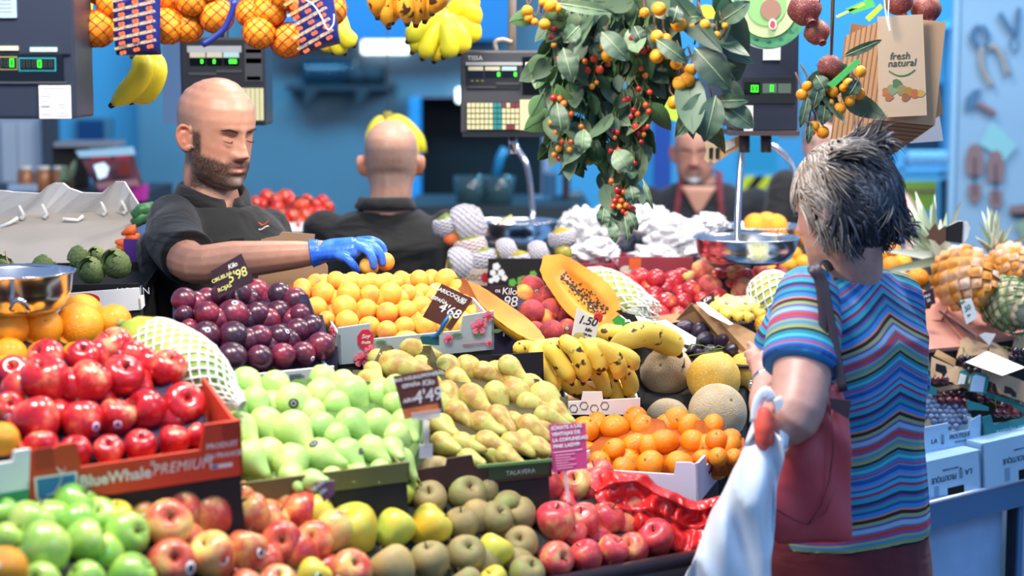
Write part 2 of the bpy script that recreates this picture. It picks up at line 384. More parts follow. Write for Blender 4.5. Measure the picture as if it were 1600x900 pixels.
STK={'w':sticker_mesh('sticker',INKW,BLKS),'b':sticker_mesh('sticker',INKW,BLUES,.2),'v':sticker_mesh('sticker',plain('sticker_lilac','e4d8ee',.4),BLUES,.22,REDS),
       'g':sticker_mesh('sticker',GRNS,INKW,.24,GRNS),'k':sticker_mesh('sticker',BLKS,plain('sticker_grey','9aa0a0',.4),.27,BLKS),'o':sticker_mesh('sticker',INKW,plain('sticker_pale','f2dfe4',.4),.24)}
STWORD={'w':'white-ringed sticker','b':'white and blue sticker','v':'lilac sticker','g':'green sticker','k':'black oval sticker','o':'white sticker'}
ORD=['first','second','third','fourth','fifth','sixth','seventh','eighth','ninth','tenth','eleventh','twelfth','thirteenth','fourteenth','fifteenth','sixteenth','seventeenth','eighteenth','nineteenth']
rf=random.Random(11)
FRUITS={}
def put_fruit(key,c,r,q,label,group,st=None,name=None):
    k=K[key];me=rf.choice(k['meshes'])
    o=link(name or k['name'],me);o.location=c;o.scale=(r,r,r);o.rotation_euler=q.to_euler()
    q=o.rotation_euler.to_quaternion()
    tag(o,label,k['cat'],group)
    for kd in k['kids']:
        link(KNAME[kd],rf.choice(kidmesh[kd]),o)
    if st:
        kd,dx,dz=st;d=Vector((dx,-math.sqrt(max(.05,1-dx*dx-dz*dz)),dz)).normalized()
        dl=q.inverted() @ d
        best=max(me.vertices,key=lambda v:v.co.normalized().dot(dl) if v.co.length>.1 else-1)
        s_=link('sticker',STK[kd],o);R=best.co.length*1.012
        s_.scale=(R,R,R);s_.rotation_euler=Vector((0,0,1)).rotation_difference(dl).to_euler()
    return o
def dirq(ax,spin):
    return Vector((0,0,1)).rotation_difference(Vector(ax).normalized()) @ Quaternion((0,0,1),spin)
GROW={'gp':1.2,'bp':1.14,'mel':1.0,'mely':1.0,'red':1.03}
def pile(key,desc,where,group,rows,D,axis=None,tight=.96,order='top'):
    """rows: lists of (px, py, r px, [kind], [sticker], [axis]) read off the photograph, far row first; D(px,py) = depth of the pile.
    Overlapping neighbours are pushed apart along the line of sight until they touch, as fruit in a heap does."""
    it=[]
    for ri,row in enumerate(rows):
        row=sorted(row,key=lambda t:t[0])
        for ci,t in enumerate(row):
            t=list(t)+[None]*(6-len(t));Y=D(t[0],t[1])
            it.append(dict(px=t[0],py=t[1],r=t[2]*M1(Y)*GROW.get(key,1.05),Y=Y,key=t[3] or key,st=t[4],ax=t[5],ri=ri,ci=ci,n=len(row)))
    for _ in range(160):
        mv=0
        for i in range(len(it)):
            a=it[i];pa=P(a['px'],a['py'],a['Y'])
            for j in range(i+1,len(it)):
                b=it[j]
                if abs(a['px']-b['px'])>a['r']/M1(a['Y'])+b['r']/M1(b['Y']):continue
                pb=P(b['px'],b['py'],b['Y']);need=(a['r']+b['r'])*tight;d=(pa-pb).length
                if d<need:
                    lat2=((a['px']-b['px']) ** 2+(a['py']-b['py']) ** 2)*M1(a['Y']) ** 2
                    want=math.sqrt(max(0,need*need-lat2));dy=a['Y']-b['Y']
                    sgn=1 if (dy>0 or (abs(dy)<1e-4 and a['py']<b['py'])) else-1
                    if a['py']<b['py']-6:sgn=1
                    if b['py']<a['py']-6:sgn=-1
                    e=(want-sgn*dy)*.5
                    if e>1e-4:
                        e=min(e,.01);a['Y']+=sgn*e;b['Y']-=sgn*e;mv+=1;pa=P(a['px'],a['py'],a['Y'])
        if not mv:break
    nr=len(rows);out=[]
    for a in it:
        c=P(a['px'],a['py'],a['Y']);r=a['r']*a['Y']/D(a['px'],a['py'])
        ax=a['ax'] or axis
        if ax is None:ax=(rf.uniform(-.7,.7),rf.uniform(-.9,.3),rf.uniform(.25,1))
        elif ax=='free':ax=(rf.uniform(-1,1),rf.uniform(-1,.4),rf.uniform(-.3,1))
        q=dirq(ax,rf.uniform(0,6.28))
        kd=K[a['key']]
        rowname='only row' if nr==1 else ('top row' if a['ri']==0 else ('bottom row' if a['ri']==nr-1 else ORD[a['ri']]+' row down'))
        pos='leftmost' if a['ci']==0 else ('rightmost' if a['ci']==a['n']-1 else ORD[a['ci']]+' from left')
        ds=desc if isinstance(desc,str) else desc[a['key']]
        lab=f"{ds}, {pos} in {rowname} of {where}"
        if a['st']:
            l2=f"{ds} with {STWORD[a['st'][0]]}, {pos} in {rowname} of {where}"
            if len(l2.split()) <= 16:lab=l2
        if a['key'] in ('gp','bp'):      # r is the belly; the axis runs to the stem
            pass
        o=put_fruit(a['key'],c,r,q,lab,group,a['st']);out.append(o)
        a['o']=o;FRUITS.setdefault(where,[]).append((c,r))
    return it

def under(it,key,desc,where,group,D=None,gap=.80,deep=1.25,margin=.2,rs=1.0,axf=None):
    """the layer below, seen in the gaps between the fruit on top"""
    rp=sorted(a['r']/M1(a['Y']) for a in it)[len(it) // 2]
    x0=min(a['px'] for a in it);x1=max(a['px'] for a in it);y0=min(a['py'] for a in it);y1=max(a['py'] for a in it)
    new=[];j=0;y=y0+rp*.6
    while y <= y1+rp*.3:
        x=x0+(rp*.5 if j % 2 else 0)
        while x <= x1:
            near=sorted((math.hypot(x-a['px'],y-a['py'])/(a['r']/M1(a['Y'])),a['Y'],a['r']) for a in it)[:4]
            inside=sum(1 for a in it if abs(x-a['px'])<2.3*rp and abs(y-a['py'])<2.3*rp) >= 4
            if near[0][0]>gap and near[0][0]<1.7 and inside and all(math.hypot(x-q[0],y-q[1])>rp*1.5 for q in new):
                Y=sum(n[1] for n in near)/4+near[0][2]*deep;new.append((x,y,Y,rp*rs))
            x+=rp*.25
        y+=rp*.5;j+=1
    new.sort(key=lambda q:(round(q[1]/rp/1.6),q[0]));rows={}
    for q in new:rows.setdefault(round(q[1]/rp/1.6),[]).append(q)
    rk=sorted(rows)
    for ri,k_ in enumerate(rk):
        for ci,q in enumerate(rows[k_]):
            lab=f"{desc} half hidden below, {ORD[min(ci, 18)]} from left at {ORD[ri]} level down in {where}"
            r=q[3]*M1(q[2]);ax=axf() if axf else (rf.uniform(-1,1),rf.uniform(-1,.4),rf.uniform(-.2,1))
            put_fruit(key,P(q[0],q[1],q[2]),r,dirq(ax,rf.uniform(0,6)),lab,group)
    return len(new)
# depth models of the sloping heaps
DF=lambda x,y:2.72+.00072*x+.0019*(900-y)
ST=lambda k,dx=0,dz=0:(k,dx,dz)
W1=('w',-.6,.1);
apf=[]
# front heap, read column by column of its kind
H_green=pile('green',{'green':'shiny bright green apple','gold':'pale yellow apple'},'green apple heap','green apples in the front heap',[
    [(114,792,38),(47,820,36),(0,808,30)],
    [(122,822,34),(180,812,28,'gold')],
    [(71,858,42),(132,846,34),(195,836,36),(12,846,28)],
    [(66,912,32),(136,908,31),(204,904,38)],
],DF)
H_corner=pile('or','peach-coloured orange','orange fruit at the front corner',None,[[(6,892,38,'or',('b',-.1,.45))]],lambda x,y:2.66)
H_bi=pile('bi',{'bi':'red and yellow apple','gold':'pale yellow apple'},'blushed apple heap','red and yellow apples in the front heap',[
    [(226,806,22,None,('w',.1,.1)),(258,794,30),(382,778,24),(442,782,34),(495,800,27,'gold')],
    [(262,822,38),(328,808,37),(392,806,33)],
    [(267,882,38,None,('w',.85,.0)),(333,870,37,None,('w',.55,.1)),(385,862,32,None,('w',.8,.1)),(440,848,34),(492,846,31)],
    [(386,918,27),(434,914,30),(488,902,28,'gold',('w',.5,.3)),(547,893,33,None,('w',-.35,-.15))],
],DF)
H_gold=pile('gold','yellow-green apple','yellow apple heap','yellow-green apples in the front heap',[
    [(540,768,27),(577,770,33),(621,766,31)],
    [(553,830,40),(616,828,31),(670,824,33)],
],DF)
H_russ=pile('russ',{'russ':'matt brown russet apple','gold':'yellow-green apple'},'brown apple heap','brown russet apples in the front heap',[
    [(683,746,31,None,None,(.1,-.75,.65)),(728,772,31)],
    [(672,780,27),(722,820,27),(773,812,27),(812,805,27)],
    [(614,889,36),(672,878,31),(728,868,30),(772,864,28,'gold'),(815,850,27)],
    [(730,915,27),(774,908,22,'gold'),(822,898,28)],
],DF)
H_pink=pile('pink','pink-red apple','pink apple heap','pink-red apples at the end of the front heap',[
    [(765,752,20,None,('o',.5,-.3)),(800,748,25,None,('o',-.8,-.2)),(824,762,28),(854,758,26),(898,757,27),(936,748,27)],
    [(770,776,18),(868,817,31),(912,815,27,None,('o',.1,.6)),(947,812,27,None,('o',-.6,.5)),(985,798,32,None,('o',.0,.92))],
    [(867,874,28),(916,870,26,None,('o',-.9,.1)),(955,863,25),(990,858,25),(1027,842,29)],
],DF)

DR=lambda x,y:3.06+.0004*x+.0015*(710-y)
H_red=pile('red','glossy red apple','orange carton','red apples in the orange carton',[
    [(130,560,27,None,None,(.1,-.6,.8)),(180,543,30,None,('v',.3,-.2))],
    [(22,585,27,None,None,(.1,-.7,.7)),(73,596,38),(140,598,34),(190,592,34),(232,578,32)],
    [(14,637,24,None,('v',.2,-.4)),(58,658,38),(128,660,34,None,('v',.8,-.1)),(181,655,30,None,('v',.3,-.1)),(231,641,32),(286,635,34,None,('v',.0,-.7))],
    [(65,702,28),(118,707,26),(170,706,24),(219,698,26),(272,692,26),(308,682,20)],
],DR)
DO=lambda x,y:3.40+.0006*x+.0022*(600-y)
H_or=pile('or','large ripe orange','left orange heap','oranges behind the red apples',[
    [(128,493,33),(178,503,27)],
    [(12,513,32),(63,512,34),(123,512,38)],
    [(14,556,28),(70,560,29),(120,560,26)],
    [(4,577,22),(52,580,22)],
],DO)
H_wg=pile('or','yellow-orange citrus','white and green carton',None,[[(4,686,26)]],lambda x,y:2.98)

DP=lambda x,y:3.68+.0004*(x-400)+.0019*(560-y)
H_plum=pile('plum','dark purple plum','plum carton','dark plums in the white carton',[
    [(345,462,17),(371,459,22,None,('b',0,.75)),(400,457,21),(437,460,19)],
    [(288,492,15),(305,477,22),(324,491,20),(364,493,25,None,('b',.2,.85)),(402,492,20),(436,489,20),(470,492,17)],
    [(296,512,14),(322,524,22,None,('b',.25,.5)),(364,526,24),(405,528,20),(437,526,19,None,('b',.7,.5)),(466,517,20)],
    [(362,560,25),(406,560,21),(442,556,20),(474,553,19,None,('b',.8,-.3)),(501,541,22,None,('b',-.6,-.5))],
],DP)
DA=lambda x,y:3.90+.0004*(x-530)+.0026*(515-y)
H_apr=pile('apr','orange-yellow apricot','apricot carton','apricots in the flowered carton',[
    [(472,450,15),(494,443,15),(525,439,15),(551,441,16),(580,441,15),(604,440,14),(627,437,14),(655,437,15),(674,434,13),(697,438,18)],
    [(471,456,14),(505,460,19),(545,459,18),(578,461,16),(610,459,18),(637,459,15),(659,458,15),(682,456,14),(706,464,15)],
    [(467,474,14),(494,481,17),(538,481,20),(572,484,17),(605,489,17),(635,486,17),(659,480,17),(690,484,14),(722,498,13),(741,490,14)],
    [(510,499,13),(542,503,18),(577,511,17),(605,517,16),(632,511,16),(663,510,19),(688,510,14),(711,509,14),(735,508,12)],
],DA)

def pears(key,desc,where,group,lst,D,stick={}):
    """(body px, body py, belly r px, tip px, tip py): the neck points to the tip"""
    lst=sorted(lst,key=lambda t:(round(t[1]/34),t[0]));rows=[];
    byrow={}
    for t in lst:byrow.setdefault(round(t[1]/34),[]).append(t)
    rows=[]
    for k in sorted(byrow):
        row=[]
        for t in byrow[k]:
            Y=D(t[0],t[1]);L=(1.8 if key=='gp' else 2.5)*t[2]
            dx=(t[3]-t[0]);dz=-(t[4]-t[1]);l=math.hypot(dx,dz)
            f=min(.96,l/max(L,1));dep=math.sqrt(max(0,1-f*f))
            ax=(dx/l*f,-dep,dz/l*f)
            row.append((t[0],t[1],t[2],None,t[5] if len(t)>5 else None,ax))
        rows.append(row)
    return pile(key,desc,where,group,rows,D,tight=.8)
DG=lambda x,y:3.26+.0004*(x-455)+.0020*(750-y)
H_gp=pears('gp','pale green pear','green pear carton','pale green pears in the carton',[
    (505,592,19,530,606),(537,596,16,560,606),(431,602,20,455,625),(385,598,21,410,618),(399,627,20,415,652),
    (459,628,25,493,654,('k',.1,.1)),(503,617,22,526,653),(549,614,24,578,650),(594,617,21,616,650),(620,630,18,640,655),
    (343,638,22,368,652),(415,664,24,440,690),(459,672,26,490,700),(503,668,21,530,698),(550,664,23,580,694),(592,663,21,618,690),(633,662,20,652,684),
    (375,672,24,400,695),(345,700,20,370,716),(390,715,23,420,735),(312,628,12,330,640),(420,712,24,448,742),(455,722,25,466,742),(500,712,24,535,722,('k',-.3,.8)),(542,710,22,570,728,('k',.9,.2)),(580,703,20,606,716),(612,702,17,626,712),
    (487,752,17,510,748),(455,745,18,470,756),(520,746,15,545,750),(560,742,16,585,748),(595,735,15,618,742),(350,745,20,375,750),
],DG)
DB=lambda x,y:3.47+.0004*(x-610)+.0024*(718-y)
H_bp=pears('bp','long brown-green pear','brown pear heap','russet pears between green pears and bananas',[
    (636,540,22,688,562),(617,572,24,674,570),(577,598,20,610,602),(582,578,13,600,585),(700,574,18,720,610),(731,575,19,769,606),(776,579,15,812,588),(802,592,18,835,600),
    (700,612,16,714,640),(737,620,20,764,648),(775,615,18,798,650),(806,612,20,838,644),(850,620,22,884,652),
    (712,642,17,744,662),(752,660,17,786,676),(778,650,17,806,668),(668,640,17,690,652),(690,664,17,712,680),(826,666,18,858,682),(852,650,16,888,664),(868,640,15,890,660),
    (690,692,17,722,700),(722,692,16,752,700),(760,690,17,794,700),(800,692,17,834,698),(838,698,16,866,706),(730,716,15,760,720),(790,712,15,818,718),
],DB)
DM=lambda x,y:3.81-.0003*(x-905)+.0026*(730-y)
H_man=pile('man','bright orange mandarin','mandarin carton','mandarins in the white carton',[
    [(915,671,22),(932,660,17),(960,668,23),(992,654,20),(1058,657,21)],
    [(960,702,18),(993,696,22),(1038,691,23),(1084,692,22),(1120,688,18),(1142,684,16)],
    [(937,722,18),(975,732,19),(1016,725,22),(1062,724,22),(1098,716,16),(1122,714,15),(1146,714,14)],
],DM)
H_mel=pile('mel',{'mel':'round beige netted melon','mely':'smooth yellow melon'},'melon group','melons beside the bananas',[
    [(1120,582,34,'mely'),(1165,580,30,'mely')],
    [(1041,580,42),(1115,592,43,'mely')],
    [(1043,657,36),(1121,645,47)],
],lambda x,y:4.32+.0024*(610-y),tight=.97)
H_peach=pile('peach','dusky red peach','peach carton','peaches beside the papaya',[
    [(831,451,20,None,('g',.35,-.1)),(858,462,17)],
    [(790,500,18),(831,488,20),(863,486,20),(887,475,16)],
    [(836,518,16),(862,519,19),(887,514,16,None,('g',-.1,.2))],
],lambda x,y:4.42+.0028*(530-y))
DN=lambda x,y:4.72+.0002*(x-1000)+.0035*(500-y)
H_nect=pile('nect',{'nect':'shiny red nectarine','flat':'flat pink and yellow peach'},'nectarine heap','nectarines and flat peaches at the back of the stall',[
    [(935,428,13),(953,433,13),(975,442,17),(1000,436,17),(1025,437,16),(1052,440,17),(1076,432,12,'flat'),(1101,425,21,'flat'),(1151,430,19,'flat'),(1190,428,15,'flat'),(1215,430,16,'flat')],
    [(998,462,15),(1022,462,15),(1080,455,17),(1110,447,19,'flat'),(1158,452,19,'flat'),(1192,448,15,'flat'),(1222,452,16,'flat')],
    [(1005,482,14),(1041,474,17,None,('g',-.3,.8)),(1067,473,15),(1098,470,14),(1124,466,15)],
    [(1030,494,17),(1060,492,13)],
],DN)
H_or2=pile('or','yellow-orange citrus','orange heap behind the pan','oranges behind the scale pan',[
    [(1262,376,14),(1285,400,13),(1240,398,13),(1220,404,12),(1200,410,11)],
    [(1255,412,14),(1232,415,13),(1275,420,14),(1205,424,11)],
],lambda x,y:5.3+.003*(430-y))
H_or3=pile('or','pale yellow-orange citrus','orange heap by the pineapple','oranges between the woman and the pineapple',[
    [(1395,391,14),(1374,398,13)],
    [(1392,416,15),(1410,412,15)],
    [(1412,440,15),(1434,436,17)],
    [(1440,468,15),(1462,462,13)],
],lambda x,y:5.0+.003*(470-y))
H_tom=pile('tom','plump red tomato','tomato tray','tomatoes in the tray behind the vendor',[
    [(418,308,13),(445,308,14),(430,312,11)],
    [(398,318,13),(433,325,12),(470,322,13),(494,322,12),(512,322,9)],
    [(405,334,11),(437,336,12),(457,338,12),(475,337,12),(498,334,13)],
    [(418,349,13),(441,348,12),(466,349,11),(488,348,11),(506,346,11)],
],lambda x,y:5.9+.004*(352-y))

nu=[under(H_green,'green','green apple','the green heap','green apples in the front heap'),
under(H_bi,'bi','red-yellow apple','the blushed heap','red and yellow apples in the front heap'),
under(H_russ,'russ','russet apple','the brown heap','brown russet apples in the front heap'),
under(H_pink,'pink','pink apple','the pink heap','pink-red apples at the end of the front heap'),
under(H_red,'red','red apple','the orange carton','red apples in the orange carton'),
under(H_plum,'plum','dark plum','the plum carton','dark plums in the white carton',gap=.75),
under(H_apr,'apr','apricot','the apricot carton','apricots in the flowered carton',gap=.75),
under(H_gp,'gp','green pear','the green carton','pale green pears in the carton',gap=1.0,deep=.7,rs=.9,axf=lambda:(rf.uniform(.2,.9),rf.uniform(-.6,0),rf.uniform(-.9,-.3))),
under(H_bp,'bp','russet pear','the brown heap','russet pears between green pears and bananas',gap=1.0,deep=.7,rs=.9,axf=lambda:(rf.uniform(.4,1),rf.uniform(-.5,0),rf.uniform(-.8,-.2))),
under(H_man,'man','mandarin','the mandarin carton','mandarins in the white carton',gap=.75),
under(H_peach,'peach','red peach','the peach carton','peaches beside the papaya',gap=.75),
under(H_nect,'nect','red nectarine','the nectarine heap','nectarines and flat peaches at the back of the stall',gap=.75),
under(H_tom,'tom','red tomato','the tomato tray','tomatoes in the tray behind the vendor',gap=.8),
under(H_or,'or','large orange','the left heap','oranges behind the red apples',gap=.9)]
print('UNDER',nu)
# ---------------- stall, cartons ----------------
U=Vector((.829,.559,0));Vv=Vector((-.559,.829,0));E0=Vector((.304,3.5,0))
def bl(u,v,z):return E0+U*u+Vv*v+Vector((0,0,z))
BENCHM=plain('bench_steel','54565c',.35,.7,var=.1,vs=4)
bench=thing('market_bench','long dark steel market bench with a rolled front edge carrying the front fruit heaps','counter',bl(-.6,.5,0))
mb=MB(frame(bl(-1.75,0,0),U));mb.box((0,.02,.76),(1.84,1.05,.80));mb.build('bench_top',BENCHM,bench)
mb=MB(frame(bl(-1.75,0,0),U));mb.tube([(0,0,.815),(1.86,0,.815)],.016,12);mb.box((0,-.012,.72),(1.86,.018,.81));mb.build('front_edge',plain('edge_metal','5c5d66',.3,.8),bench,smooth=True)
for uu in (.05,.9,1.78):
    for vv in (.08,.95):
        mb=MB(frame(bl(-1.75,0,0),U));mb.box((uu,vv,0),(uu+.05,vv+.05,.76));mb.build('leg',BENCHM,bench)
mb=MB(frame(bl(-1.75,0,0),U));mb.box((.1,.06,.02),(1.7,.075,.70));mb.build('apron_panel',plain('apron_dark','2c3038',.6),bench)
BLUEM=plain('table_blue_lit','5a87b4',.35,.3,var=.06,vs=5)  # blue light on the shaded table front is put into this colour
a42=math.radians(41.5);T0=P(1461,789,4.5);tx=Vector((math.cos(a42),math.sin(a42),0));T0.z=0;T0=T0-tx*.78
tabM=frame(T0,tx)
table=thing('side_table','metal display table in blue light at the right carrying the berry and cherry cartons','table',T0+tx*1.2)
mb=MB(tabM);mb.box((0,.01,.665),(2.6,1.40,.700));mb.build('table_top',BLUEM,table)
mb=MB(tabM);mb.box((0,-.012,.632),(2.6,.012,.700));mb.build('front_rail',BLUEM,table)
mb=MB(tabM);mb.tube([(0,-.012,.700),(2.6,-.012,.700)],.0055,8);mb.build('rail_trim',plain('rail_trim','dfe9ff',.25,.6),table,smooth=True)
for k,xx in enumerate((.02,1.155,2.3)):
    mb=MB(tabM);mb.box((xx,.03,0),(xx+.045,.05,.66));mb.build('leg',plain('leg_dark','1a1f2a',.5),table)
    mb=MB(tabM);mb.box((xx+.012,.022,0),(xx+.033,.03,.66));mb.build('leg_strip',BLUEM,table)
for k,(x0,x1) in enumerate(((.06,1.15),(1.205,2.28))):
    mb=MB(tabM);mb.box((x0,.06,.03),(x1,.07,.64));mb.build('skirt_panel',plain('skirt_panel_blue_lit','9fc0e6',.6,var=.15,vs=6),table)  # skirt colour also carries the blue light
for c_ in ((.05,1.3),(2.5,1.3)):
    mb=MB(tabM);mb.box((c_[0],c_[1],0),(c_[0]+.05,c_[1]+.05,.665));mb.build('leg',BLUEM,table)
def Pz(px,py,z):
    a=P(px,py,4.0)-Vector((0,0,CAMZ));return Vector((0,0,CAMZ))+a*((z-CAMZ)/a.z)
def crate(name,label,FL,FR,h,dep,mats,tilt=12,top=None,side_h=None,back_h=None,group=None,cat='carton',zb=.80,riser=True,th=.005,anchor='L',stop=None):
    """open carton; FL, FR: pixels of the front bottom corners, FL/FR carries the depth"""
    if len(FL)==3 and len(FR)==3:A=P(*FL);B=P(*FR)
    elif anchor=='L':A=P(*FL);B=Pz(FR[0],FR[1],A.z)
    else:B=P(*FR);A=Pz(FL[0],FL[1],B.z)
    w=(B-A).length;M=frame(A,B-A);zc=min(A.z,B.z);t=math.radians(tilt)
    Mt=M @ Matrix.Rotation(t,4,'X')
    root=thing(name,label,cat,M @ Vector((w/2,dep/2,0)),group,math.atan2((B-A).y,(B-A).x))
    mf,ms,mi=mats
    tp=top or [(0,1),(1,1)]
    poly=[(0,0),(w,0)]+[(u*w,v*h) for u,v in reversed(tp)]
    MB(Mt).prism(poly,0,th).build('front_panel',mf,root)
    MB(Mt).prism([(0,0),(w,0),(w,back_h or h*.5),(0,back_h or h*.5)],dep-th,dep).build('back_panel',mi,root)
    sh=side_h or h*.5
    sp=stop or [(0,1),(1,1)]
    for x in (0,w-th):
        Ms=Mt @ Matrix.Translation((x+th,0,0)) @ Matrix(((0,-1,0,0),(1,0,0,0),(0,0,1,0),(0,0,0,1)))
        MB(Ms).prism([(0,0),(dep,0)]+[(u*dep,v*sh) for u,v in reversed(sp)],0,th).build('side_panel',ms,root)
    MB(Mt).box((th,th,0),(w-th,dep-th,th)).build('bottom',mi,root)
    if riser and A.z>zb+.02:
        r=tag(MB(M @ Matrix(((0,-1,0,w),(1,0,0,0),(0,0,1,0),(0,0,0,1)))).prism([(.004,zb-A.z),(dep*math.cos(t)-.01,zb-A.z),(dep*math.cos(t)-.01,dep*math.sin(t)-.003),(.004,-.002)],.004,w-.004).build('display_riser',DARK),'dark riser under the '+' '.join(w_ for w_ in label.split() if w_ not in ('the','a','with'))[:84].rsplit(' ',1)[0],'riser')
    return root,Mt,w,h
def on_front(Mt,w,h,u,v,off=-.0012):return Mt @ Matrix.Translation((u*w,off,v*h))
def tray(name,it,mat,parent=None,pad=1.15,k=.55,drop=.03,label=None,cat='tray',n=22,zmin=None,ext=(0,0,0,0)):
    """moulded tray under a heap: follows the fruit that lie on it"""
    xs=[a['px'] for a in it];ys=[a['py'] for a in it];rp=[a['r']/M1(a['Y']) for a in it]
    x0=min(x-r*pad for x,r in zip(xs,rp))-ext[0];x1=max(x+r*pad for x,r in zip(xs,rp))+ext[1]
    def rng(x):
        w=[(math.exp(-((x-a['px'])/60.0) ** 2),a['py'],a['r']/M1(a['Y'])) for a in it]
        near=[t for t,a in zip(w,it) if abs(a['px']-x)<45] or [max(w)]
        return min(t[1] for t in near),max(t[1]+t[2] for t in near)
    vs=[]
    for j in range(n+1):
        for i in range(n+1):
            x=lerp(x0,x1,i/n);lo,hi=rng(x);y=lerp(lo-ext[2],hi+ext[3],j/n)
            sw=sd=0
            for a in it:
                d2=(x-a['px']) ** 2+(y-a['py']) ** 2;w=1/(d2+120) ** 1.5;sw+=w;sd+=w*(a['Y']+a['r']*k)
            vs.append(P(x,y,sd/sw))
    m=n+1;fs=[(j*m+i,(j+1)*m+i,(j+1)*m+i+1,j*m+i+1) for j in range(n) for i in range(n)]
    base=len(vs);rim=[(0,i) for i in range(m)]+[(j,n) for j in range(1,m)]+[(n,i) for i in range(n-1,-1,-1)]+[(j,0) for j in range(n-1,0,-1)]
    lowv=[v-Vector((0,0,drop if zmin is None else max(.005,v.z-zmin))) for v in vs];lows=lowv
    fs2=[tuple(base+q for q in reversed(f)) for f in fs];vs=vs+lows
    for q in range(len(rim)):
        a,b=rim[q],rim[(q+1) % len(rim)];ia=a[0]*m+a[1];ib=b[0]*m+b[1];fs2.append((ia,ib,base+ib,base+ia))
    mb=MB();mb.add(vs,fs+fs2);o=mb.build(name,mat,parent,smooth=False,merge=True)
    if label:tag(o,label,cat)
    return o
PULP=plain('tray_purple','2a2440',.8,var=.2);PULPG=plain('tray_green','3c5430',.8,var=.2);PULPD=plain('tray_dark','1c1a1c',.8,var=.2)
ORC=plain('orange_card','d8462a',.6,var=.04,vs=6);ORCI=plain('orange_card_inside','b43a24',.7)
# front heap: one tray under everything
tray('fruit_tray',H_green+H_corner+H_bi+H_gold+H_russ+H_pink,plain('front_liner','1e2420',.8),label='dark sloping liner tray under the front row of apples',zmin=.802,n=40,ext=(0,0,0,30))
# orange carton
c,Mt,w,h=crate('orange_carton','orange printed cardboard carton with white lettering holding glossy red apples',(45,792,3.0),(380,742,3.13),.098,.26,(ORC,ORC,ORCI),10,side_h=.085,back_h=.04,
    top=[(0,1),(.02,1),(.035,.96),(.13,.96),(.155,1.0),(.235,1.0),(.245,.56),(.80,.56),(.825,1.0),(1,1)])
BWH=plain('print_white','f6ece6',.6);BWB=plain('print_blue','2f78b8',.6)
text('BlueWhale',.0275,on_front(Mt,w,h,.40,.30),BWH,c,off=.0007,sx=.95)
text('PREMIUM',.026,on_front(Mt,w,h,.71,.32),BWH,c,shear=.25,sx=.85,space=1.1)
text('®',.012,on_front(Mt,w,h,.575,.44),BWH,c)
text('PRODUIT',.0125,on_front(Mt,w,h,.905,.60),BWH,c,off=.0002);text('EN FRANCE',.0115,on_front(Mt,w,h,.91,.42),BWH,c,off=.0002)
mb=MB(Mt);mb.box((.845*w,-.001,.19*h),(.95*w,0,.26*h));mb.build('flag_strip',BWH,c)
mb=MB(Mt);mb.box((.85*w,-.0016,.2*h),(.88*w,-.001,.25*h));mb.build('flag_strip',BWB,c)
mb=MB(Mt @ Matrix.Translation((.13*w,0,.30*h)))
mb.prism([(-.034,-.016),(-.026,-.026),(.026,-.026),(.034,-.016),(.034,.020),(-.034,.020)],-.0012,0);mb.build('logo_border',BWH,c)
mb=MB(Mt @ Matrix.Translation((.13*w,0,.30*h)))
mb.prism([(-.030,-.014),(-.023,-.022),(.023,-.022),(.030,-.014),(.030,.016),(-.030,.016)],-.002,-.0012);mb.build('logo_shield',BWB,c)
mb=MB(Mt @ Matrix.Translation((.13*w,0,.30*h)));mb.tube([(-.018,-.0022,-.014),(-.004,-.0022,-.010),(.004,-.0022,.002),(.010,-.0022,.018),(.016,-.0022,.030)],[.002,.004,.004,.003,.002],6,flat=.2)
mb.tube([(.010,-.0022,.02),(.002,-.0022,.032)],[.002,.001],5);mb.build('logo_whale',BWH,c)
for q in ((.04,.62,.125,.99),(.915,.7,.985,1)):MB(Mt).box((q[0]*w,-.002,q[1]*h),(q[2]*w,0,q[3]*h)).build('corner_tab',ORCI,c)
tray('fruit_liner',H_red,PULP,c,k=.6,drop=.02,ext=(0,0,0,0))
# white/green carton far left
c,Mt,w,h=crate('white_green_carton','white carton with a green lower band at the left edge',(-140,822),(44,790,2.97),.082,.25,(WHITE,WHITE,KRAFT),8,anchor='R',top=[(0,.95),(.85,.95),(.86,1.15),(1,1.15)])
mb=MB(Mt);mb.box((0,-.001,0),(w,0,.34*h));mb.build('green_band',plain('print_green','2f8f63',.6),c)
# plum carton
c,Mt,w,h=crate('plum_carton','white carton with a plain front strip holding the dark plums',(286,622,3.60),(522,598,3.70),.034,.22,(WHITE,WHITE,PULP),12,anchor='R')
mb=MB(Mt)
for k in range(5):mb.box((.70*w,-.001,(.25+.12*k)*h),((.78+.02*(k % 2))*w,0,(.28+.12*k)*h))
mb.box((.8*w,-.001,.3*h),(.84*w,0,.38*h));mb.build('small_print',INKB,c)
tray('fruit_liner',H_plum,PULP,c,k=.5,drop=.02)
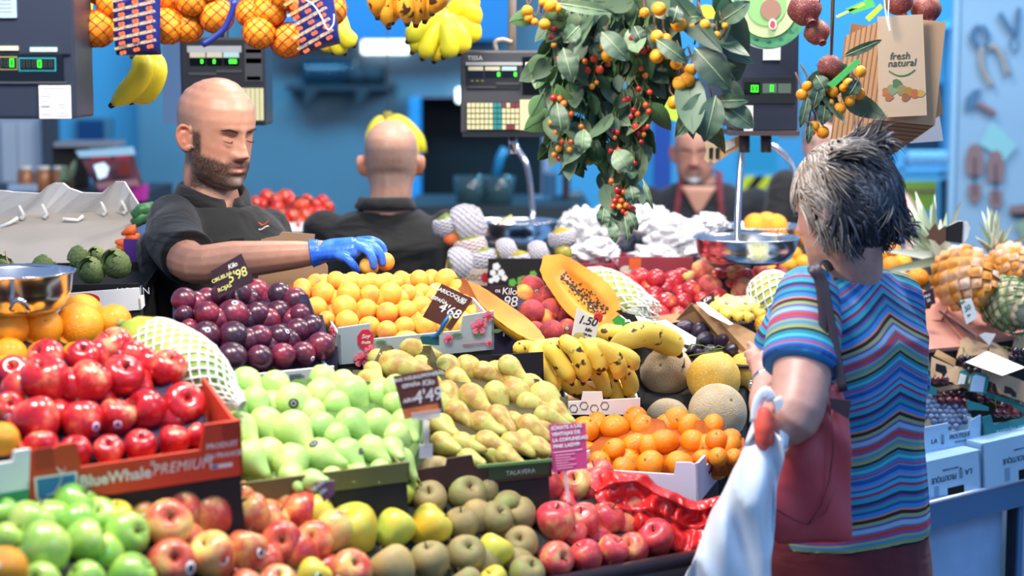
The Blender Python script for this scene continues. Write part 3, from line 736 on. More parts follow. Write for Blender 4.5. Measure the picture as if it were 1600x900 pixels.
# apricot carton
GREYC=plain('grey_card','a9b4b8',.6,var=.05,vs=6)
c,Mt,w,h=crate('flowered_carton','pale grey carton printed with pink hibiscus flowers holding apricots',(530,570,3.85),(772,546,3.94),.080,.24,(GREYC,GREYC,GREYC),10,side_h=.065,
    top=[(0,.98),(.20,1.02),(.215,.66),(.22,.60),(.78,.60),(.80,.99),(1,1.05)])
PETAL=plain('petal_pink','f07f93',.6);PETALD=plain('petal_core','cf2f50',.6);LEAFP=plain('print_leaf','5f7f50',.6);BADGE=plain('badge_red','cf2342',.5)
def flower(M,r,parent):
    mb=MB(M)
    for k in range(5):
        a=k*2*PI/5+.3;pts=[]
        for t in range(8):
            b=a+(t-3.5)/7*1.15;q=r*(1-.10*abs(t-3.5)/3.5)*(1 if 0<t<7 else .55);pts.append((q*math.cos(b),q*math.sin(b)))
        mb.prism([(0,0)]+pts,-.0012-.0002*k,0)
    mb.build('flower_print',PETAL,parent)
    mb=MB(M)
    for k in range(5):
        a=k*2*PI/5+.3;mb.prism([(.1*r*math.cos(a+1.5),.1*r*math.sin(a+1.5)),(.1*r*math.cos(a-1.5),.1*r*math.sin(a-1.5)),(.6*r*math.cos(a),.6*r*math.sin(a))],-.003,-.002)
    mb.tube([(0,-.003,0),(r*.5,-.003,r*.55)],[.001,.0018],6,flat=.4)
    mb.build('flower_heart',PETALD,parent)
def pleaf(M,parent):
    mb=MB(M);mb.prism([(0,0),(.006,.004),(.016,.004),(.024,0),(.015,-.004),(.005,-.003)],-.001,0);mb.build('leaf_print',LEAFP,parent)
flower(on_front(Mt,w,h,.14,.10),.017,c);flower(on_front(Mt,w,h,.20,.30),.014,c)
flower(on_front(Mt,w,h,.90,.68),.018,c);flower(on_front(Mt,w,h,.96,.93),.012,c);flower(on_front(Mt,w,h,.965,.20),.007,c);flower(on_front(Mt,w,h,.70,.42),.010,c)
for q in ((.09,.05),(.23,.5),(.86,.45),(.93,.9),(.98,.5),(.72,.5)):pleaf(on_front(Mt,w,h,*q),c)
mb=MB(on_front(Mt,w,h,.17,.62));R0=.0165
mb.prism([(R0*(1+.07*(k % 2))*math.cos(k*PI/8),R0*1.25*(1+.07*(k % 2))*math.sin(k*PI/8)) for k in range(16)],-.001,.001);mb.build('badge',BADGE,c)
text('Soy',.012,on_front(Mt,w,h,.17,.70,-.0025),INKW,c,shear=.3);text('fruta',.010,on_front(Mt,w,h,.17,.54,-.0025),INKW,c,shear=.3)
text('PRODUCT OF SPAIN',.0055,on_front(Mt,w,h,.87,.20),BADGE,c)
Ms=Mt @ Matrix.Translation((-.0012,.10,0)) @ Matrix(((0,1,0,0),(-1,0,0,0),(0,0,1,0),(0,0,0,1)))
flower(Ms @ Matrix.Translation((.035,0,h*.6)),.016,c);flower(Ms @ Matrix.Translation((.065,0,h*.75)),.012,c);pleaf(Ms @ Matrix.Translation((0,0,h*.85)),c)
tray('fruit_liner',H_apr,plain('liner_orange','8a4a1c',.8),c,k=.5,drop=.02)
# dark crate standing below the apricots
c,Mt,w,h=crate('black_crate','black slatted plastic crate beneath the flowered apricot carton',(533,635,3.88),(850,612,4.0),.085,.25,(BLACKP,BLACKP,BLACKP),0,riser=True,top=[(0,1),(.2,1),(.21,.9),(.36,.9),(.37,1),(1,1)])
# pear cartons
KHAKI=plain('khaki_card','6f7040',.7,var=.08,vs=8);BROWNC=plain('brown_card','4a2c26',.7,var=.08)
c,Mt,w,h=crate('green_pear_carton','olive green carton with low front holding the pale green pears',(335,792,3.2),(640,752,3.32),.036,.22,(KHAKI,KHAKI,PULPG),8)
tray('fruit_liner',H_gp,plain('liner_green','5c7a3c',.8),c,k=.45,drop=.02)
c,Mt,w,h=crate('brown_pear_carton','dark brown carton with raised corner post holding the russet pears',(610,772,3.42),(862,745,3.52),.055,.2,(BROWNC,KHAKI,PULPG),6,side_h=.015,
    top=[(0,.60),(.02,.72),(.34,.78),(.35,1.02),(.50,1.06),(.515,.66),(.97,.62),(1,.8)])
mb=MB(Mt);mb.prism([(.53*w,.60*h),(w,.56*h),(w,.66*h),(.53*w,.70*h)],-.003,0);mb.build('green_rim',plain('rim_green','7da860',.6),c)
mb=MB(Mt);mb.box((.60*w,-.0015,.12*h),(.98*w,0,.60*h));mb.build('label_strip',plain('strip_olive','394a2c',.7),c)
text('TALAVERA',.012,on_front(Mt,w,h,.80,.30,-.003),plain('print_grey','b8bdb0',.6),c)
tray('fruit_liner',H_bp,plain('liner_brown','4c4426',.8),c,k=.45,drop=.02)
# mandarin carton
LAVC=plain('lavender_white_card','dcdaf0',.65,var=.03,vs=6)
c,Mt,w,h=crate('mandarin_carton','white carton with small dark lettering holding the bright mandarins',(905,776,3.78),(1092,786,3.70),.082,.2,(LAVC,LAVC,KRAFT),4,side_h=.08,
    top=[(0,.72),(.80,.68),(.82,.98),(.94,1.0),(.96,.96),(1,1.0)],stop=[(0,1),(.35,.98),(.37,.7),(1,.7)])
text('LA FROUTIQUE',.013,on_front(Mt,w,h,.06,.36),INKB,c,ax='LEFT',sx=.8)
Ms=Mt @ Matrix.Translation((w+.001,0,0)) @ Matrix(((0,-1,0,0),(1,0,0,0),(0,0,1,0),(0,0,0,1)))
text('LA FROUTIQUE',.012,Ms @ Matrix.Translation((.12,0,h*.45)),INKB,c,sx=.8)
tray('fruit_liner',H_man,plain('liner_dark_orange','a85410',.8),c,k=.5,drop=.015)
# oranges, melons, peaches, nectarines and the rest lie on liner sheets over risers
tray('fruit_tray',H_or,PULPD,label='dark tray under the large oranges at the left',zmin=.802)
tray('fruit_tray',H_mel,PULPD,label='dark tray under the melons',zmin=.702,n=14)
tray('fruit_tray',H_peach,PULP,label='purple tray under the red peaches',zmin=.702,n=14)
tray('fruit_tray',H_nect,PULPD,label='dark tray under the nectarines and flat peaches',zmin=.702,n=24)
tray('fruit_tray',H_or2,PULPD,label='dark tray under the oranges behind the scale pan',zmin=.702,n=14)
tray('fruit_tray',H_or3,PULPD,label='dark tray under the oranges beside the pineapple',zmin=.702,n=14)
# tomato tray on the rear counter
RC=thing('rear_counter','grey counter across the aisle behind the vendors','counter',(-.9,6.2,0))
MB().box((-2.3,5.85,0),(-.3,6.4,1.20)).build('cabinet',plain('counter_grey','5c6a74',.6),RC);MB().box((-2.32,5.83,1.20),(-.28,6.42,1.222)).build('worktop',STEEL,RC)
c,Mt,w,h=crate('tomato_tray','white foam tray heaped with tomatoes behind the vendor',(388,364,5.88),(517,362,5.88),.03,.2,(WHITE,WHITE,WHITE),0,riser=False)
tray('fruit_liner',H_tom,plain('liner_red','7a2018',.8),c,k=.4,drop=.015)
# ---------------- fruit of its own shape ----------------
def catm(pts,n):
    pts=[Vector(p) for p in pts];Q=[pts[0]*2-pts[1]]+pts+[pts[-1]*2-pts[-2]];m=len(pts)-1;out=[]
    for i in range(n+1):
        t=i/n*m;k=min(int(t),m-1);t-=k;a,b,c,d=Q[k:k+4]
        out.append(.5*((2*b)+(c-a)*t+(2*a-5*b+4*c-d)*t*t+(3*b-a-3*c+d)*t ** 3))
    return out
BAN=fmat('banana_skin',[(0,'d8a838'),(.35,'f0c83c'),(.7,'f6dc58'),(1,'e4d860')],ns=9,rk=.5,rough=.45,spk=('5a3a1e',60,.66))
BANS=fmat('spotted_banana_skin',[(0,'e0a83a'),(.5,'f4d04c'),(1,'f8e070')],ns=10,rk=.4,rough=.45,spk=('4a2c18',38,.62))
BANG=fmat('green_yellow_banana_skin',[(0,'c8cc30'),(.5,'ecd828'),(1,'f4e040')],ns=9,rk=.4,rough=.4,spk=('8a7420',60,.70))
BANO=fmat('overripe_banana_skin',[(0,'b87018'),(.5,'d89420'),(1,'e0a830')],ns=10,rk=.4,rough=.5,spk=('3a2010',34,.58))
TIPB=plain('banana_tip','2e2014',.8)
def banana(parent,pts,r,mat,name='banana',tip=True):
    n=16;c=catm(pts,n);rad=[]
    for i in range(n+1):
        t=i/n
        if t<.16:k=lerp(.30,.55,t/.16)
        elif t<.32:k=lerp(.55,.97,(t-.16)/.16)
        elif t<.8:k=1.0
        else:k=lerp(1.0,.28,((t-.8)/.2) ** 1.5)
        rad.append(r*k)
    mb=MB();seg=10
    # five-sided ribs: alternate radius slightly
    mb.tube(c,rad,seg);
    for i in range(len(mb.V)-0):
        k=i % seg;ring=i // seg
        if ring <= n and k % 2==0:mb.V[i]=c[ring].lerp(mb.V[i],1.05)
    o=mb.build(name,mat,parent,smooth=True)
    if tip:
        mb=MB();mb.tube([c[-1]-(c[-1]-c[-2])*.3,c[-1]+(c[-1]-c[-2]).normalized()*r*.35],[r*.36,r*.22],8);mb.build('tip',TIPB,o,smooth=True)
    return o
def hand(name,label,Y,hub,fingers,r,mat,rk=None,group=None,dy=.012,stemto=None):
    """hub px; fingers: list of px polylines (start, ..., tip) [+ depth offset]"""
    root=thing(name,label,'bananas',P(hub[0],hub[1],Y),group)
    for i,f in enumerate(fingers):
        off=f[-1] if isinstance(f[-1],(int,float)) else dy*((i % 3)-1);pts=[q for q in f if not isinstance(q,(int,float))]
        n=len(pts);W_=[P(q[0],q[1],Y+off-.5*r*math.sin(PI*k/(n-1))) for k,q in enumerate(pts)]
        banana(root,[P(hub[0],hub[1],Y+off*.5)]+W_ if (Vector(pts[0])-Vector(hub)).length>6 else W_,r,mat[i % len(mat)] if isinstance(mat,list) else mat)
    mb=MB();a=P(hub[0],hub[1],Y);b=P(stemto[0],stemto[1],Y) if stemto else a+Vector((0,0,.02))
    mb.tube([a-(b-a).normalized()*.008,a,b],[r*.9,r*.95,r*.5],10);mb.build('stalk',plain('banana_stalk','8a7c30',.7),root,smooth=True)
    return root
# bananas lying on the stall
hand('banana_hand','spotted yellow banana hand lying in front of the price card reading 1.50',4.08,(905,535),[
    [(845,540),(842,560),(858,592),(875,610),-.03],[(862,538),(872,560),(886,582),(893,598),-.045],[(884,532),(900,548),(912,575),(911,597),-.055],
    [(905,530),(924,546),(936,566),(936,581),-.05],[(925,538),(950,550),(966,572),(963,592),-.045],[(940,545),(965,552),(985,562),(995,577),-.02]],.0185,BANS)
hand('banana_hand','lower yellow banana hand tucked under the spotted one beside the melons',4.14,(915,560),[
    [(880,588),(892,602),(915,614),(940,622),-.045],[(918,570),(935,585),(945,605),(949,620),-.05],[(940,580),(955,600),(962,622),(955,634),-.03],
    [(950,565),(975,580),(985,602),(978,618),-.04],[(960,600),(975,615),(985,626),-.01]],.0185,BANS)
o=banana(None,[P(952,545,4.30),P(975,530,4.27),P(1010,522,4.27),P(1045,535,4.30),P(1060,552,4.32)],.030,BANS,'banana');tag(o,'single thick yellow banana lying behind the first netted melon','banana')
o=banana(None,[P(925,528,4.36),P(945,520,4.34),P(970,524,4.35),P(985,532,4.36)],.020,BANS,'banana');tag(o,'small banana lying flat behind the card reading 1.50','banana')
o=banana(None,[P(806,556,4.10),P(812,545,4.08),P(826,544,4.08),P(838,552,4.10)],.017,BANS,'banana');tag(o,'brown-blotched banana at the left end of the banana hands','banana')
o=banana(None,[P(835,580,4.12),P(846,592,4.1),P(862,600,4.1),P(880,600,4.12)],.017,BANS,'banana');tag(o,'brown-tipped banana under the leftmost spotted finger','banana')
c,Mt,w,h=crate('banana_box','low white box printed with hexagons under the bananas',(885,648,4.02),(1000,648,4.02),.04,.22,(WHITE,WHITE,KRAFT),4,riser=True,zb=.702,top=[(0,.7),(.20,.75),(.22,1.25),(.48,1.25),(.5,.8),(1,.9)])
mb=MB(Mt @ Matrix.Translation((0,-.001,0)))
for k in range(4):
    cx=.015+k*.022;
    for q in range(6):
        a0,a1=q*PI/3,(q+1)*PI/3;mb.tube([(cx+.009*math.cos(a0),0,.014+.009*math.sin(a0)+.006*(k % 2)),(cx+.009*math.cos(a1),0,.014+.009*math.sin(a1)+.006*(k % 2))],.0006,4)
mb.build('hexagon_print',plain('print_dark','3c3c44',.6),c)

# hanging bananas
SOUT=[(625,-6)]
hand('hanging_banana_hand','overripe orange-yellow banana hand hanging at the top centre',3.95,(632,-60),[
    [(605,-40),(590,-10),(590,26)],[(612,-40),(600,0),(607,41)],[(622,-40),(620,0),(613,34)],[(632,-38),(633,0),(636,36)],[(642,-38),(652,-5),(650,38)],
    [(652,-38),(672,-10),(664,32)],[(660,-40),(686,-12),(676,20)]],.0195,BANO)
hand('hanging_banana_hand','bright yellow banana hand hanging right of the overripe one',4.9,(697,18),[
    [(684,22),(665,35),(650,50),(638,64),-.04],[(686,26),(668,48),(655,64),(645,80),-.02],[(690,30),(678,52),(668,74),(661,90),-.04],[(694,32),(690,56),(684,78),(679,94),-.02],
    [(698,32),(701,55),(702,74),(694,88),-.05],[(702,30),(716,48),(722,66),(718,82),-.03],[(705,22),(722,10),(738,20),(742,45),0.0],[(700,15),(715,2),(732,0),(741,20),.02],[(706,26),(728,34),(738,50),(734,66),.01]],.025,BANG)
hand('hanging_banana_hand','pair of yellow bananas hanging below the blue orange label at left',3.98,(219,86),[
    [(222,92),(222,112),(205,138),(176,163),-.02],[(235,92),(244,112),(232,140),(207,158),.01]],.0235,BANG)
hand('hanging_banana_hand','yellow bananas half hidden behind the second net of oranges',4.6,(520,10),[
    [(528,25),(535,50),(545,62),(552,70),-.01],[(518,30),(520,55),(530,72),(538,82),.01],[(510,30),(508,60),(520,80),.02]],.022,BANG)
hand('hanging_banana_hand','yellow bananas at the left edge of the first net of oranges',4.0,(128,-30),[[(126,-12),(120,20),(122,58),.0],[(132,-12),(128,25),(128,50),.015]],.02,BANG)
hand('hanging_banana_hand','banana bunch hanging behind the bald vendor seen from behind',6.1,(606,184),[
    [(600,188),(588,200),(582,218),(586,232),.0],[(604,190),(596,204),(594,222),.03],[(612,188),(630,195),(648,214),(664,238),.0],[(610,192),(624,205),(640,225),(652,248),-.02],[(608,194),(615,210),(628,230),(640,252),.03]],.024,BANG)

# netting
def netting(name,parent,mat,fn,nu,nv,rad,seg=3,v0=0,v1=1):
    """diamond net over the surface fn(u, v), u around and v along"""
    mb=MB()
    for j in range(nv):
        for i in range(nu):
            ii=2*i+(j % 2)
            a=fn(ii/(2*nu),lerp(v0,v1,j/nv))
            for s_ in (-1,1):
                b=fn((ii+s_)/(2*nu),lerp(v0,v1,(j+1)/nv));mb.tube([a,(a+b)/2,b],rad,seg,cap=False)
    return tag(mb.build(name,mat,parent,smooth=True),kind='stuff')
FOAM=plain('foam_net','eef4ec',.8)
def body_fn(A,B,prof,up=Vector((0,0,1)),k=1.0):
    A=Vector(A);B=Vector(B);t=(B-A).normalized();u=(up-t*up.dot(t)).normalized();w=t.cross(u);L=(B-A).length
    def r_at(v):
        m=len(prof)-1;x=min(max(v,0),1)*m;i=min(int(x),m-1);f=x-i;f=f*f*(3-2*f);return lerp(prof[i],prof[i+1],f)
    return lambda a,v:A+t*(L*v)+(u*math.cos(2*PI*a)+w*math.sin(2*PI*a))*r_at(v)*k
def body_mesh(fn,name,mat,parent=None,nu=24,nv=20,smooth=True):
    rings=[[fn(i/nu,j/nv) for i in range(nu)] for j in range(nv+1)]
    mb=MB();mb.loft(rings);return mb.build(name,mat,parent,smooth=smooth)
m_pap=fmat('papaya_skin',[(0,'d8b838'),(.3,'b8c040'),(.6,'8aa840'),(1,'6e9a48')],ns=8,rk=.2,rough=.4,coat=.1,spk=('c8c050',60,.66))
root=thing('netted_papaya','green and yellow papaya in a white foam net lying between apples and plums','papaya',P(280,560,3.45))
fn=body_fn(P(190,508,3.50),P(372,628,3.36),[.004,.034,.047,.055,.060,.062,.060,.052,.040,.018,.004])
body_mesh(fn,'fruit',m_pap,root)
fn2=body_fn(P(190,508,3.50),P(378,634,3.36),[.010,.038,.050,.058,.063,.065,.063,.055,.043,.024,.010])
netting('foam_net',root,FOAM,fn2,15,22,.0021,4,.22,1.0)
mb=MB();mb.tube([P(190,508,3.50),P(184,504,3.50)],[.012,.008],8);mb.build('stem_end',STEMG,root,smooth=True)
# cut papayas
FLESH=fmat('papaya_flesh',[(0,'e8781c'),(.5,'f09028'),(1,'f6a440')],ns=9,rk=.2,rough=.3,coat=.4)
RIND=fmat('papaya_rind',[(0,'d89a20'),(.4,'e8a820'),(1,'c8a030')],ns=10,rk=.2,rough=.45,spk=('8a6018',30,.62))
SEED=plain('papaya_seed','2a2a1e',.3,coat=.4)
def half_papaya(label,A,B,R,depth_dir,cav=True):
    """half fruit: flat cut face towards depth_dir, rind behind"""
    A=Vector(A);B=Vector(B);t=(B-A).normalized();nrm=Vector(depth_dir);nrm=(nrm-t*nrm.dot(t)).normalized();w=t.cross(nrm);L=(B-A).length
    prof=[.06,.55,.72,.80,.88,.96,1.0,.97,.85,.6,.08]
    def ra(v):m=10;x=v*m;i=min(int(x),m-1);f=x-i;f=f*f*(3-2*f);return R*lerp(prof[i],prof[i+1],f)
    root=thing('cut_papaya',label,'papaya',(A+B)/2)
    n=22;mb=MB();rings=[]
    for j in range(n+1):
        v=j/n;c=A+t*(L*v);r=ra(v);rings.append([c+w*(r*math.cos(a))-nrm*(r*.95*math.sin(a)) for a in [PI*k/12 for k in range(13)]])
    vs=[q for r in rings for q in r];fs=[(j*13+k,j*13+k+1,(j+1)*13+k+1,(j+1)*13+k) for j in range(n) for k in range(12)]
    mb.add(vs,fs);mb.build('rind',RIND,root,smooth=True,merge=True)
    mb=MB();rings=[]
    us=[-1,-.8,-.55,-.42,-.3,-.15,0,.15,.3,.42,.55,.8,1]
    for j in range(n+1):
        v=j/n;c=A+t*(L*v);r=ra(v);cv=max(0,math.sin(PI*min(1,max(0,(v-.2)/.68)))) if cav else 0
        rings.append([c+w*(r*u)-nrm*(R*.42*cv*max(0,1-(u/.45) ** 2)) for u in us])
    vs=[q for r in rings for q in r];m=len(us);fs=[(j*m+k,(j+1)*m+k,(j+1)*m+k+1,j*m+k+1) for j in range(n) for k in range(m-1)]
    mb=MB();mb.add(vs,fs);mb.build('flesh',FLESH,root,smooth=True)
    if cav:
        mb=MB();rs=random.Random(3)
        for q in range(240):
            v=rs.uniform(.26,.84);u=rs.gauss(0,.17);
            if abs(u)>.38:continue
            cv=math.sin(PI*(v-.2)/.68);c=A+t*(L*v)+w*(ra(v)*u)-nrm*(R*.42*cv*max(0,1-(u/.45) ** 2)-.0015)
            mb.ell(c,rs.uniform(.0019,.0028),6,4)
        tag(mb.build('seeds',SEED,root,smooth=True),kind='stuff')
    return root
pp1=half_papaya('cut papaya half with black seeds leaning over the peaches',P(850,400,4.62),P(962,508,4.40),.060,(-.35,-.75,.75))
WRAP=plain('cling_film','ffffff',.15,alpha=.18,coat=.5)
half_papaya('cut papaya wedge lying over the apricot carton without visible seeds',P(726,438,4.36),P(850,538,4.12),.038,(.35,-.5,.8),cav=False)
mb=MB();mb.ell(P(935,496,4.36),(.011,.003,.013),12,6);mb.build('sticker',REDS,pp1,smooth=True)
# netted papaya / melon behind the cut one
root=thing('netted_papaya','green papaya in white foam net with frayed end behind the cut papaya','papaya',P(960,460,4.66))
fn=body_fn(P(900,438,4.78),P(1012,484,4.62),[.01,.04,.052,.055,.050,.042,.028,.008]);body_mesh(fn,'fruit',fmat('papaya_green',[(0,'c8d070'),(1,'a8c058')],ns=6,rough=.5),root)
fn2=body_fn(P(898,438,4.78),P(1022,488,4.60),[.02,.044,.056,.059,.054,.046,.034,.026]);netting('foam_net',root,FOAM,fn2,12,14,.0026,4)
mb=MB();rs=random.Random(5)
for q in range(26):
    a=P(1000+rs.uniform(-8,12),462+rs.uniform(0,34),4.58);d=Vector((rs.uniform(-.01,.03),rs.uniform(-.02,.01),rs.uniform(-.03,.015)));mb.tube([a-Vector((.02,0,0)),a,a+d*.5,a+d],[.0025,.002,.002,.001],4)
tag(mb.build('frayed_end',FOAM,root,smooth=True),kind='stuff')
root=thing('netted_melon_in_foam','yellow-green melon in a white foam net by the woman’s shoulder','melon',P(1205,462,4.7))
fn=body_fn(P(1176,448,4.76),P(1242,478,4.70),[.01,.045,.058,.060,.054,.040,.01]);body_mesh(fn,'fruit',fmat('melon_lime',[(0,'d8d060'),(1,'b8c850')],ns=6,rough=.5),root)
fn2=body_fn(P(1172,447,4.76),P(1246,480,4.70),[.015,.049,.062,.064,.058,.045,.02]);netting('foam_net',root,FOAM,fn2,12,12,.0026,4)
o=put_fruit('or',P(1196,508,4.55),18*M1(4.55),dirq((.2,-.5,.8),0),'orange speckled fruit right of the bagged baby bananas',None);o.data=kind_mesh('speckled_fruit',ROUND,fmat('speckled_orange',[(0,'f4a020'),(1,'f8b838')],ns=1,rough=.4,spk=('7a3a18',5,.60)));o.name='orange'
# artichokes
m_art=fmat('artichoke_leaf',[(0,'7a8a4a'),(.5,'96a460'),(1,'aab470')],ns=20,rk=.6,rough=.6)
def artichoke_mesh():
    mb=MB();mb.ell((0,0,0),(.8,.8,.78),14,10)
    for ring in range(8):
        z=-.75+ring*.20;rr=math.sqrt(max(.06,1-(z*.95) ** 2));n=max(5,int(11*rr))
        for k in range(n):
            a=2*PI*(k+.5*(ring % 2))/n;c,s_=math.cos(a),math.sin(a);wd=.33*(1 if rr>.5 else .7)
            def pt(dw,dz,dr):return ((rr*.86+dr)*c-dw*s_,(rr*.86+dr)*s_+dw*c,z+dz)
            k2=.42*(1.1-abs(z)*.3);pull=-.22 if z>.2 else-.02
            mb.add([pt(-wd*.8,-.05,0),pt(0,-.08,.10),pt(wd*.8,-.05,0),pt(wd,k2*.45,.05),pt(0,k2*.5,.17),pt(-wd,k2*.45,.05),pt(0,k2,.06+pull)],[(0,1,4,5),(1,2,3,4),(5,4,6),(4,3,6)])
    return mesh_from('artichoke',mb.V,mb.F,m_art,True)
ART=artichoke_mesh()
for i,(x,y,r,Y,lb) in enumerate(((122,402,17,4.30,'artichoke at the back left of the cluster'),(143,424,21,4.20,'artichoke in front with yellowish tips'),(182,413,23,4.22,'largest artichoke at the right of the cluster'),(67,420,20,4.30,'artichoke alone in the middle of the black carton'),(0,420,20,4.3,'artichoke cut by the left edge'),(152,398,13,4.32,'small artichoke peeking out behind the others'))):
    o=link('artichoke',ART);r_=r*M1(Y);o.location=P(x,y,Y);o.scale=(r_,)*3;o.rotation_euler=(rf.uniform(-1.3,-.3),rf.uniform(-.6,.6),rf.uniform(0,6));tag(o,'green '+lb,'artichoke','green artichokes in the black carton')
    mb=MB();mb.tube([(0,0,-1.25),(0,0,-.7)],[.16,.2],8);link('stem',mesh_from('stem',mb.V,mb.F,STEMG,True),o)
c,Mt,w,h=crate('black_carton','black carton with white letters holding the artichokes',(-10,482,4.12),(218,478,4.12),.05,.3,(DARK,DARK,DARK),8,zb=.0)
text('JARDÍN',.022,on_front(Mt,w,h,.965,.66),INKW,c,ax='CENTER')
# white carton with red oval below
c,Mt,w,h=crate('white_carton','white carton with upside down red oval logo in front of the artichokes',(20,500,3.98),(221,484,4.0),.047,.07,(WHITE,WHITE,WHITE),0,zb=.802)
mb=MB(on_front(Mt,w,h,.56,.62));mb.prism([(.034*math.cos(a),.0155*math.sin(a)) for a in [2*PI*k/28 for k in range(28)]],-.0005,.001);mb.build('logo_oval',plain('logo_red','d83a2c',.5),c)
text('Redonda',.014,on_front(Mt,w,h,.56,.62,-.002) @ Matrix.Rotation(PI,4,'Y'),INKW,c,shear=.3)
# big white foam lid
FOAMW=plain('foam_lid_lit','fbfaf6',.75,var=.03,vs=8)  # whiter tone for the flange, the light on it put into the colour
root=thing('foam_box_lid','large white foam box lid standing open behind the artichokes','box',P(100,410,4.6))
A=P(-60,425,4.50);B=P(196,418,4.50);T1=P(-60,345,4.72);T2=P(222,328,4.72)
mb=MB();nrm=(B-A).cross(T1-A).normalized()*-.012;mb.add([A,B,T2,T1,A-nrm,B-nrm,T2-nrm,T1-nrm],[(0,1,2,3),(7,6,5,4),(0,4,5,1),(1,5,6,2),(2,6,7,3),(3,7,4,0)]);mb.build('panel',plain('foam_lid_shaded','a8a098',.8,var=.03,vs=8),root)  # same foam in a greyer tone, the panel's shade put into the colour
tp=[(-60,296),(8,298),(20,300),(62,302),(74,290),(84,286),(98,286),(108,294),(128,301),(160,302),(172,290),(180,284),(194,284),(204,300),(222,328)]
top_=[P(x,y,4.66-(345-y)*.0003) for x,y in tp];bot_=[P(lerp(-60,222,i/14),lerp(346,330,i/14),4.71) for i in range(15)]
mb=MB();vs=[];fs=[]
for i in range(15):vs+=[bot_[i],top_[i],top_[i]+Vector((0,.012,0)),bot_[i]+Vector((0,.012,.0))]
for i in range(14):
    a=i*4
    for q in range(4):fs.append((a+q,a+4+q,a+4+(q+1) % 4,a+(q+1) % 4))
fs+=[(0,1,2,3),(59,58,57,56)];mb.add(vs,fs);mb.build('flange',FOAMW,root,merge=True)
for x,y in ((30,322),(66,320),(158,316),(190,314)):
    mb=MB();mb.tube([P(x,y,4.655),P(x+8,y+14,4.68),P(x+3,y+20,4.68)],[.003,.004,.007],6);mb.build('rib',FOAMW,root,smooth=True)
for x,y in ((24,362),(100,360),(173,356),(37,397),(74,400)):
    mb=MB();mb.tube([P(x-4,y+1,4.60+(400-y)*.002),P(x+4,y-2,4.60+(400-y)*.002)],[.005,.007],8,flat=.4);mb.build('slot',plain('slot_grey','6a645c',.8),root,smooth=True)
for q in (((98,342),(122,344),(130,337)),((-4,356),(16,348),(28,340))):
    mb=MB();mb.tube([P(x,y,4.66) for x,y in q],.004,6);mb.build('moulded_edge',FOAMW,root,smooth=True)
# carrots in a purple crate
PURP=plain('purple_plastic','4a2a80',.4)
c,Mt,w,h=crate('purple_crate','small purple plastic crate with carrots beside the vendor',(194,420,4.5),(222,420,4.5),.07,.12,(PURP,PURP,PURP),0,zb=0,top=[(0,1),(1,1)])
for i,q in enumerate(([(180,378),(200,384)],[(182,386),(204,392)],[(196,372),(216,374)],[(190,366),(212,360)])):
    mb=MB();a,b=q;mb.tube([P(*a,4.52),P((a[0]+b[0])/2,(a[1]+b[1])/2-2,4.52),P(*b,4.52)],[.004,.011,.015],10);o=mb.build('carrot',plain('carrot_orange','ee6a2a',.5),None,smooth=True);tag(o,['orange carrot tip poking out left of the purple crate','lower orange carrot beside the purple crate','orange carrot lying over the purple crate','topmost orange carrot under the cucumber'][i],'carrot')
for i,y in enumerate((350,338)):
    mb=MB();mb.tube([P(208,y,4.6),P(222,y-10,4.6),P(240,y-16,4.62)],[.012,.017,.012],10);o=mb.build('cucumber',plain('cucumber_green','3f7a48',.4,var=.4,vs=60),None,smooth=True);tag(o,['lower striped green cucumber behind the vendor','upper striped green cucumber behind the vendor'][i],'cucumber')
# figs, baby bananas and their open kraft carton
FIG=fmat('fig_skin',[(0,'1c1a28'),(.6,'2e2438'),(1,'443048')],ns=1,rk=.5,rough=.4,coat=.1)
figm=kind_mesh('black_fig',[(0,-.85),(.3,-.92),(.75,-.6),(1,-.1),(.85,.5),(.5,1.0),(.2,1.35),(0,1.4)],FIG)
for i,(x,y,r) in enumerate(((1072,512,15),(1094,516,16),(1102,532,17),(1130,533,14),(1052,538,15),(1082,545,17),(1110,551,15),(1142,548,14),(1064,552,12),(1094,557,13))):
    Y=4.50+(550-y)*.003;o=link('fig',figm);o.location=P(x,y,Y);o.scale=(r*M1(Y)*.9,)*3;o.rotation_euler=dirq((rf.uniform(-1,.2),rf.uniform(-.9,-.1),rf.uniform(-.2,.5)),0).to_euler()
    tag(o,f'dark purple fig, {ORD[i]} counting from the top left of the kraft carton','fig','black figs in the kraft carton')
root=thing('kraft_carton','open kraft carton with raised flap holding the dark figs','carton',P(1110,560,4.5))
def slab(name,pts,th,mat,parent=None,nd=(0,1,0)):
    nd=Vector(nd)*th;n=len(pts);vs=[Vector(p) for p in pts]+[Vector(p)+nd for p in pts]
    fs=[tuple(range(n)),tuple(range(2*n-1,n-1,-1))]+[(i,i+n,(i+1) % n+n,(i+1) % n) for i in range(n)]
    mb=MB();mb.add(vs,fs);return mb.build(name,mat,parent,merge=True)
slab('side_panel',[P(1080,474,4.62),P(1102,478,4.62),P(1186,524,4.50),P(1180,562,4.44),P(1140,545,4.52),P(1098,508,4.64),P(1056,500,4.66)],.006,KRAFT,root)
slab('flap',[P(1088,473,4.60),P(1100,472,4.60),P(1146,506,4.46),P(1140,508,4.46),P(1108,492,4.52)],.004,WHITE,root)
slab('bottom',[P(1040,575,4.42),P(1180,572,4.42),P(1170,530,4.64),P(1045,520,4.64)],.006,DARK,root,(0,0,-1))
slab('side_panel',[P(955,512,4.56),P(1030,508,4.62),P(1078,500,4.70),P(1060,490,4.72),P(1000,496,4.72)],.006,KRAFT,root)
root=thing('printed_carton','black and white printed carton with green leaf beside the figs','carton',P(1000,520,4.45))
PC=[P(950,510,4.44),P(958,484,4.50),P(980,490,4.50),P(1016,500,4.52),P(1075,548,4.40),P(1040,556,4.34),P(1000,532,4.38)]
slab('panel',PC,.006,WHITE,root)
